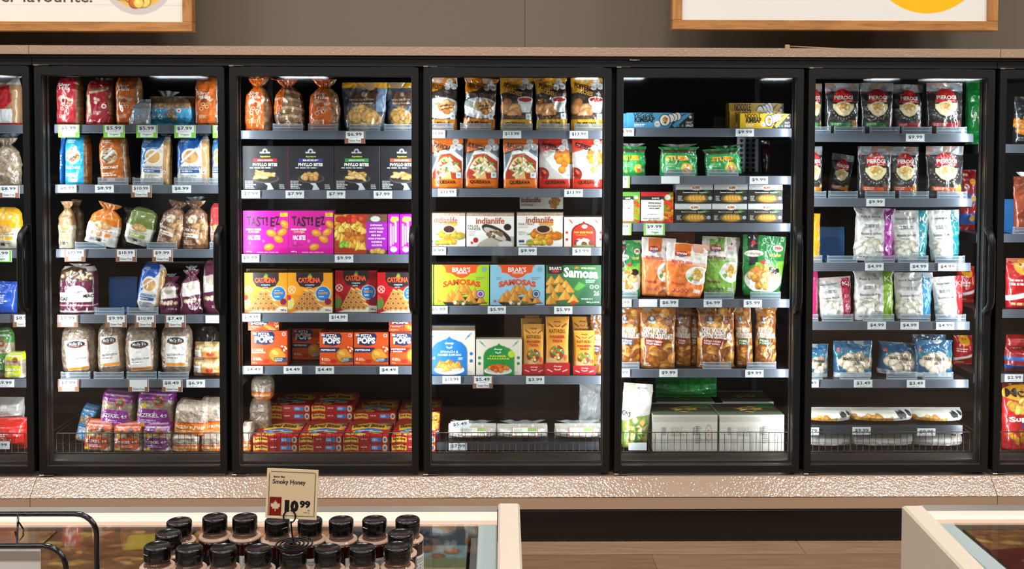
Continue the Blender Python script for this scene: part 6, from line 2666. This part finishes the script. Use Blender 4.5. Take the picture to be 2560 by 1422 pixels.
item(6, 0, 2540, 2620, 240, a_nug, 'black bag with fried pieces', 'pouch', P, .07, rot=2)
item(6, 1, 2542, 2610, 442, a_plain('#8a3a1c', .4), 'rusty brown bag with white top', 'doypack', P, .06, tuft=(0, .9, .1, '#dfe4e6'))
trays(6, 1, [(2534, 2606)], [(2534, 2606)])
item(6, 2, 2526, 2610, 648, a_redbag, 'red potato snack bag', 'pouch', P, .08)
item(6, 3, 2522, 2616, 868, a_smiles, 'dark red bag with blue bands', 'pillow', P, .08)
item(6, 3, 2524, 2610, 840, a_plain('#8e1418', .3), 'dark red bag lying on top', 'pillow', P, .07, zb=unproj(2560, 870, FY + .03).z)
item(6, 'b', 2519, 2620, 965, a_mccain, 'red and yellow fries bag', 'pouch', P, .1, Y=BY)
price(6, 3, 2535, '$2.99')
# ================================================================== island freezers in the aisle
M_ALU = pmat('satin_aluminium', col='#c9c5bc', rough=.3, metal=.75)
M_CREAMRAIL = pmat('cream_rail', col='#d8d0c2', rough=.3)
M_PINKLIP = pmat('blush_lip', col='#c9a894', rough=.45)
M_GREYPOST = pmat('blue_grey_rail', col='#9aa6a8', rough=.4)
M_LID = glass_mat('lid_glass', refl=.05, rough=.01)
ZR = .865
YF, YN = -2.045, -3.02


def a_crust(red, seed):
    def f(c):
        c.seed = seed * 7
        c.fill(['#8a5730', '#9a6636', '#7c4c2c', '#a07240'][seed % 4])
        c.lumps(.5, .5, .7, .7, 60, .075, ['#9c6534', '#7a4826', '#b0803f', '#8c5228', '#a58048', '#6e3a24'], seed, .5)
        c.N(.5, 10, None, (1, 2.2))
        c.N(.45, 34)
        if red:
            c.P([(.02, .38), (.5, .3), (.6, 1), (.0, 1)], red)
            c.P([(.16, .55), (.44, .5), (.5, .95), (.14, .95)], '#b08a78', .7)
            c.L(.2, .6, .44, .9, 5, '#d8c4b4')
        else:
            c.P([(.55, .1), (.9, .05), (.95, .3), (.6, .36)], ['#c8781c', '#8a3a2a', '#b8a030', '#94705a'][seed % 4], .75)
        c.L(.62, .72, .95, .82, 2, '#c8b090')
        c.R(0, 0, 1, .02, '#3a2416')
        c.R(0, 0, .015, 1, '#3a2416')
    return f


def a_cauli_reflection(c):  # pizza box mirrored in the lid glass, its reflection painted onto a box
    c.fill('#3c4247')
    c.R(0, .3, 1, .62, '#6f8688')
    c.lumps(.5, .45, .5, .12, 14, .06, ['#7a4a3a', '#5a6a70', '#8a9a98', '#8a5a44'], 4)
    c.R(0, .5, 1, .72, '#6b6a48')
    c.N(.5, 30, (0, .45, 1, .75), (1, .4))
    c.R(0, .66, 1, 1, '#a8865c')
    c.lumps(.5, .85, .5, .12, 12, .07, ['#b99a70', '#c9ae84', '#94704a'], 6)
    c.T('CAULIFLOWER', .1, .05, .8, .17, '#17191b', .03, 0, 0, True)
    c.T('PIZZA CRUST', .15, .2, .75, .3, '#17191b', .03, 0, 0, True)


def chest(x0, x1, label, rows, side):
    """side=-1: end panel on the right, +1: end panel on the left"""
    root = empty('island_freezer', ((x0 + x1) / 2, (YF + YN) / 2, 0))
    ox, oy = root.location.x, root.location.y

    def fin(m, n, mt):
        o = m.build(n, mt, root)
        o.location = (-ox, -oy, 0)
        return o
    m = MB()                                  # tub walls
    t = .05
    m.box(x0, x1, YF - t, YF - .004, .0, ZR - .03)
    m.box(x0, x1, YN, YN + t, .0, ZR - .03)
    m.box(x0, x0 + t, YN + t, YF - t, .0, ZR - .03)
    m.box(x1 - t, x1, YN + t, YF - t, .0, ZR - .03)
    m.box(x0 + t, x1 - t, YN + t, YF - t, .02, .3)
    fin(m, 'tub', pmat('tub_grey', col='#8d8780', rough=.5))
    m = MB()
    m.prism([(YF + .002, ZR - .03), (YF + .002, ZR - .004), (YF, ZR), (YF - .032, ZR), (YF - .032, ZR - .03)], x0, x1)
    fin(m, 'far_rail', M_ALU)
    m = MB()
    m.prism([(YF - .033, ZR - .03), (YF - .033, ZR), (YF - .058, ZR), (YF - .07, ZR - .004), (YF - .07, ZR - .03)], x0, x1)
    fin(m, 'inner_rail', M_CREAMRAIL)
    m = MB()
    m.prism([(YF - .0705, ZR - .035), (YF - .0705, ZR - .004), (YF - .088, ZR - .008), (YF - .088, ZR - .035)], x0, x1)
    fin(m, 'inner_lip', M_PINKLIP)
    m = MB()
    m.box(x0, x1, YN, YN + .06, ZR - .03, ZR)
    fin(m, 'near_rail', M_ALU)
    m = MB()
    e0, e1 = (x1 - .036, x1) if side < 0 else (x0, x0 + .036)
    m.box(e0, e1, YN + .0605, YF - .0885, ZR - .03, ZR - .004, bev=.002)
    fin(m, 'end_rail', M_GREYPOST)
    m = MB()
    g0, g1 = (x0, x1 - .0365) if side < 0 else (x0 + .0365, x1)
    m.box(g0, g1, YN + .0605, YF - .0885, ZR - .009, ZR - .004)
    fin(m, 'sliding_lid_glass', M_LID)
    tag(root, label, 'freezer')
    return root


# left island
xl1 = unproj_z(1243, 1300, ZR).x
chest(-2.1, xl1, 'low island freezer with glass lid under the sauce bottles, left', None, -1)
xr0 = unproj_z(2322, 1290, ZR).x
chest(xr0, 1.75, 'low island freezer with glass lid at the lower right', None, 1)


def lidbox(x0, x1, y0, y1, z, art, label, th=.045):
    w, d = x1 - x0, y1 - y0
    c = Cv(w, d, '#a8703c', .004)
    art(c)
    m = MB()
    c.onto(m, plane_surf((-w / 2, d / 2, th), (w, 0, 0), (0, -d, 0), (0, 0, 1)), .0006)
    X, D = w / 2, d / 2
    m.add([(-X, -D, 0), (-X, D, 0), (-X, D, th), (-X, -D, th), (X, -D, 0), (X, D, 0), (X, D, th), (X, -D, th)],
          [(0, 3, 2, 1), (4, 5, 6, 7), (1, 2, 6, 5), (0, 1, 5, 4)], None, '#6a4022')
    o = m.build('food_box', M_CARD, None, ((x0 + x1) / 2, (y0 + y1) / 2, z))
    tag(o, label, 'box', 'flat boxes in the island freezers')


zb = .7
# a filler stack the boxes lie on: three layers
xs = [xl1 - .055 - i * .262 for i in range(8)]
cols_ = [None, None, '#b03a2c', None, '#a8342a', None, '#8a2a24']
n = 0
for i in range(7):
    for j in range(3):
        y1 = YF - .09 - j * .276
        lab = 'flat brown box under the left island glass, %s column from right, %s row back' % (['first', 'second', 'third', 'fourth', 'fifth', 'sixth', 'seventh'][i], ORD[j])
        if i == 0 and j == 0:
            art, lab = a_cauli_reflection, 'flat dark box painted as a reflection with reversed lettering under the left island glass'
        else:
            art = a_crust(cols_[i] if (i + j) % 2 else ('#c8503c' if i == 4 else None), i * 5 + j)
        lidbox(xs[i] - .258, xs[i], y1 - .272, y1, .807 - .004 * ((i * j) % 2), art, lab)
for i in range(3):
    for j in range(3):
        x0 = xr0 + .055 + i * .262
        y1 = YF - .09 - j * .276
        lab = 'flat orange brown box under the right island glass, %s column, %s row back' % (ORD[i], ORD[j])
        lidbox(x0, x0 + .258, y1 - .272, y1, .805, a_crust('#5c1614' if (i, j) in ((0, 0), (2, 1)) else None, 40 + i * 3 + j), lab)
for nm, x0_, x1_ in (('left', -2.045, xl1 - .052), ('right', xr0 + .052, 1.695)):
    m = MB()
    m.box(x0_, x1_, YN + .052, YF - .056, .301, .802)
    o = m.build('goods_platform', pmat('inner_grey', col='#3a3632', rough=.6))
    tag(o, 'dark platform the flat boxes lie on inside the %s island freezer' % nm, 'platform')


def panel(pts, label, ztop=.9):
    a, b, c_, d_ = [unproj_z(x, y, ztop) for x, y in pts]     # far left, far right, near right, near left
    k = 1.9
    d2, c2 = a + (d_ - a) * k, b + (c_ - b) * k
    cx_, cy_ = (a.x + b.x + c2.x + d2.x) / 4, (a.y + b.y + c2.y + d2.y) / 4
    m = MB()
    r = .004
    v = []
    P4 = [a, b, c2, d2]
    cen = Vector((cx_, cy_))
    for z, ins in ((0, 0), (ztop - r, 0), (ztop, r)):
        for p in P4:
            q = Vector((p.x - cx_, p.y - cy_))
            v.append((q.x - math.copysign(ins, q.x), q.y - math.copysign(ins, q.y), z))
    q = []
    for L_ in (0, 4):
        for i in range(4):
            j = (i + 1) % 4
            q.append((L_ + j, L_ + i, L_ + 4 + i, L_ + 4 + j))
    q.append((11, 10, 9, 8))
    m.add(v, q)
    o = m.build('end_panel', M_CREAM, None, (cx_, cy_, 0.0005))
    tag(o, label, 'panel')


panel(((1245.5, 1257), (1299, 1257), (1306, 1422), (1243.5, 1422)), 'slim cream end panel of the left island, seen end on')
panel(((2255, 1263), (2308, 1263), (2467, 1422), (2405, 1422)), 'thick cream end panel of the right island with brown side in shade')

# ------------------------------------------------------------------ sauce bottles on a tray over the glass
M_SAUCE = pmat('dark_red_sauce', col='#2c0905', rough=.12, spec=.6, coat=.5)
M_NECK = pmat('clear_tan_plastic', attr=True, rough=.15, spec=.7, tr=.1)
M_CAP = pmat('black_cap_plastic', col='#0a0a0a', rough=.22, spec=.6, bump=.02, bscale=200)
ZT_ = ZR + .0105
BH = 1.021 - ZT_


def bottle(loc, rz, label, proto=None):
    if proto:
        r = proto.copy()
        SC.collection.objects.link(r)
        for ch in proto.children:
            q = ch.copy()
            SC.collection.objects.link(q)
            q.parent = r
    else:
        r = empty('sauce_bottle')
        H = BH
        m = MB()
        m.lathe([(0, 0), (.022, 0), (.0238, .003), (.0243, .02), (.0243, H - .036), (.0238, H - .0335), (0, H - .033)], 32)
        m.build('bottle_body', M_SAUCE, r)
        m = MB()
        m.lathe([(.0236, H - .0334), (.0247, H - .0322), (.0246, H - .0305), (.0232, H - .0293), (.0190, H - .0285)], 32, '#d2b09a')
        m.lathe([(.0190, H - .0285), (.0178, H - .0275), (.0170, H - .0262), (.0178, H - .0255), (.0178, H - .0243), (.0170, H - .0236), (.0170, H - .0195)], 32, '#6e4f3e')
        m.build('bottle_shoulder', M_NECK, r)
        m = MB()
        m.lathe([(.0168, H - .0206), (.0186, H - .0206), (.0189, H - .019), (.0189, H - .0068), (.0187, H - .0062), (.0189, H - .0056), (.0187, H - .0022), (.0175, H - .0006), (.0155, H + .0002), (.0148, H - .0006), (0, H - .0008)], 36)
        m.box(-.0055, .0055, -.0198, -.0178, H - .0115, H - .0085, bev=.0006)
        m.build('cap', M_CAP, r)
        c = Cv(.1, .075, '#e6e4de', .0018)
        c.R(0, 0, .5, 1, '#1c1c20')
        c.L(.06, .1, .3, .5, 5, '#d8d8d4')
        c.L(.55, .06, .96, .94, 14, '#4a4a4a')
        m = MB()

        def s2(u, v, lift=0.0):
            a = -2.2 + np.asarray(u) * 4.0
            rr = .0246 + lift
            return np.stack([rr * np.sin(a), -rr * np.cos(a), H - .052 - .07 * np.asarray(v)], 1)
        c.onto(m, s2, .0003)
        m.build('label', M_PAPER, r)
    r.location = loc
    r.rotation_euler = (0, 0, rz)
    tag(r, label, 'bottle', 'black capped sauce bottles')
    return r


def cap_at(px, py):
    """where a cap whose top centre shows at px,py stands"""
    return unproj_z(px, py, ZT_ + BH)


back = [(448, 1300), (537, 1290), (612, 1290), (693, 1297), (775, 1297), (853, 1297), (936, 1296), (1019, 1295)]
front = [(393, 1361), (473, 1366), (558, 1367), (645, 1368), (733, 1372), (819, 1368), (906, 1366), (994, 1362)]
o8 = ['first', 'second', 'third', 'fourth', 'fifth', 'sixth', 'seventh', 'eighth']
proto = None
ys = []
for nm, row in (('back', back), ('front', front)):
    for i, (a, b) in enumerate(row):
        p = cap_at(a, b)
        o = bottle((p.x, p.y, ZT_), [-.6, .5, .1, .8, -.4, .6, -.7, .2][i] + (.3 if nm == 'front' else 0) * (i % 3), 'black capped sauce bottle, %s from left in the %s row' % (o8[i], nm), proto)
        proto = proto or o
        ys.append(p)
for (a, b, s_) in ((421, 1330, 'left'), (1001, 1330, 'right')):
    p = cap_at(a, b)
    bottle((p.x, p.y, ZT_), .4, 'black capped sauce bottle between the rows at the %s end' % s_, proto)
tx0, tx1 = min(p.x for p in ys) - .04, max(p.x for p in ys) + .04
ty0, ty1 = min(p.y for p in ys) - .05, max(p.y for p in ys) + .05
m = MB()
m.box(tx0, tx1, ty0, ty1, ZR - .0035, ZR + .0005)
m.box(tx0, tx1, ty0, ty0 + .004, ZR + .0005, ZR + .02)
m.box(tx0, tx1, ty1 - .004, ty1, ZR + .0005, ZR + .02)
m.box(tx0, tx0 + .004, ty0 + .004, ty1 - .004, ZR + .0005, ZR + .02)
m.box(tx1 - .004, tx1, ty0 + .004, ty1 - .004, ZR + .0005, ZR + .02)
m.box(tx0 + .004, tx1 - .004, ty0 + .004, ty1 - .004, ZR + .0005, ZT_ - .0003)
tag(m.build('display_tray', M_BLKPL), 'black tray under the sauce bottles on the island glass', 'tray')

# spiral wire card holder standing on the caps, and its card
M_SPIRAL = pmat('black_wire', col='#1a1a1b', rough=.3, metal=.6)
pc = unproj_z(733, 1358, ZT_ + BH + .004)
root = empty('card_holder', (pc.x, pc.y, ZT_ + BH + .0022))
m = MB()
pts = []
for i in range(150):
    a = i / 149 * 2 * math.pi * 4.2
    r_ = .0035 + .0245 * i / 149
    pts.append((r_ * math.cos(a), r_ * math.sin(a), .001))
m.tube(pts, .0013, seg=6)
m.build('spiral_base', M_SPIRAL, root)
pt = unproj(727, 1303, pc.y)
hx, hz = pt.x - pc.x, pt.z - root.location.z
m = MB()
m.tube([(.0035, 0, .001), (.0005, 0, .006), (hx * .4, 0, hz * .4), (hx, 0, hz)], .0012, seg=6)
m.build('stem', M_SPIRAL, root)
lc = unproj(724.5, 1290, pc.y)
m = MB()
R_ = .0085
m.tube([(lc.x - pc.x + R_ * math.cos(t), -.002 + .0022 * math.sin(t), lc.z - root.location.z + R_ * math.sin(t)) for t in [k / 24 * 2 * math.pi for k in range(24)]], .0012, seg=6, closed=True)
m.build('clip_loop', M_SPIRAL, root)
tag(root, 'black wire card holder with spiral foot resting on the bottle caps', 'holder')


def leaf(c, cu, cv, su, sv, col):
    half = [(0, -1), (.14, -.62), (.34, -.74), (.28, -.3), (.52, -.52), (.6, -.38), (.92, -.42), (.8, -.16), (.95, -.04), (.55, .3), (.6, .46), (.08, .4), (.08, .85)]
    pts = [(cu + x * su, cv + y * sv) for x, y in half] + [(cu - x * su, cv + y * sv) for x, y in half[::-1]]
    c.P(pts, col)


s_ = (CAMD + pc.y) / F
cw, chh = 129 * s_, 127 * s_
c = Cv(cw, chh, '#d9b98c', .0007)
c.R(.0, .0, 1, 1, '#f7e2ba')
c.R(.05, .06, .95, .94, '#2b2320')
c.E(.07, .08, .02, .02, '#f7e2ba')
c.R(.063, .073, .937, .927, '#f3dcb4')
c.R(.05, .06, .065, .075, '#f7e2ba')
c.R(.935, .06, .95, .075, '#f7e2ba')
c.R(.07, .57, .31, .93, '#8a1512')
leaf(c, .19, .75, .1, .12, '#f0d9b0')
c.T('Savor Bay', .13, .14, .36, .19, '#3a2e28', .03)
c.T('Smoky Honey', .12, .21, .76, .33, '#2a211d', .02)
c.T('1', .37, .62, .46, .86, '#15110f', .07)
c.T('0', .48, .62, .64, .86, '#15110f', .07)
c.T('99', .66, .62, .87, .77, '#15110f', .05)
c.T('ea', .82, .8, .86, .83, '#5a4a40', .0)
c.T('355 g', .74, .85, .86, .88, '#5a4a40', .0)
m = MB()
c.onto(m, plane_surf((-cw / 2, -.0009, chh), (cw, 0, 0), (0, 0, -chh), (0, -1, 0)), .0003, False)
m.box(-cw / 2, cw / 2, -.0008, .0006, 0, chh, '#d9b98c')
pb = unproj(727, 1297, pc.y)
o = m.build('price_card', M_PAPER, None, (pb.x, pc.y + .001, pb.z))
o.rotation_euler = (0, math.radians(2.6), 0)
tag(o, 'tan price card reading Smoky Honey 10.99 held in the spiral holder', 'card')

# ------------------------------------------------------------------ black wire rack at the lower left
M_RACK = pmat('black_gloss_tube', col='#0c0c0e', rough=.18, spec=.6, coat=.4)


def hoop(px_v, py_top, z, xl, zlow, r):
    p = unproj_z(px_v, py_top, z)
    R_ = .03
    pts = [(xl, p.y, zlow), (xl, p.y, z - R_)]
    pts += [(xl + R_ - R_ * math.cos(a), p.y, z - R_ + R_ * math.sin(a)) for a in [k / 6 * math.pi / 2 for k in range(1, 7)]]
    pts += [(p.x - R_ + R_ * math.sin(a), p.y, z - R_ + R_ * math.cos(a)) for a in [k / 6 * math.pi / 2 for k in range(0, 7)]]
    pts += [(p.x, p.y, zlow)]
    return pts, p


ZK = 1.06
zl = ZR + .004
rr = .0038
ph, p1 = hoop(241, 1284, ZK, -.95, zl, rr)
pf, p2 = hoop(164, 1364, ZK, -.95, zl, rr)
root = empty('wire_rack', (-.77, (p1.y + p2.y) / 2, zl))
off = Vector(root.location)
for nm, pts in (('rear_hoop', ph), ('front_hoop', pf)):
    m = MB()
    m.tube([Vector(p) - off for p in pts], rr, seg=10)
    m.build(nm, M_RACK, root)
m = MB()
for x in (-.95, p1.x):
    m.tube([Vector((x, p1.y, zl)) - off, Vector((x, p2.y, zl)) - off], rr, seg=8)
m.build('foot_bar', M_RACK, root)
m = MB()
a, b = unproj_z(42, 1287, ZK), unproj_z(46, 1362, ZK)
m.tube([Vector((a.x, p1.y, ZK)) - off, Vector((b.x, p2.y, ZK)) - off], .0016, seg=6)
m.build('cross_wire', M_RACK, root)
h = unproj(55, 1330, (p1.y + p2.y) / 2)
m = MB()
m.tube([Vector((h.x - .004, h.y, h.z + .014)) - off, Vector((h.x + .002, h.y, h.z + .004)) - off, Vector((h.x + .003, h.y - .003, h.z - .004)) - off, Vector((h.x - .003, h.y - .006, h.z - .012)) - off,
        Vector(((a.x + b.x) / 2, h.y - .008, ZK)) - off], .0012, seg=6)
m.build('hook', M_RACK, root)
tag(root, 'black wire rack with two rounded hoops at the lower left', 'rack')
sh = unproj(101, 1371, p2.y + .012)
m = MB()
m.box(-.3, 0, -.0006, .0006, -(sh.z - zl) + .004, 0, '#e4e2df')
o = m.build('paper_sheet', M_PAPER, None, (sh.x, p2.y + .012, sh.z))
tag(o, 'plain white sheet standing inside the wire rack', 'paper')
for dx_ in (1,):
    m = MB()
    m.box(-.3, 0, -.006, .006, 0, .0035)
    o = m.build('sheet_foot', M_RACK, None, (sh.x, p2.y + .012, zl))
    tag(o, 'slim black foot strip under the white sheet', 'strip')
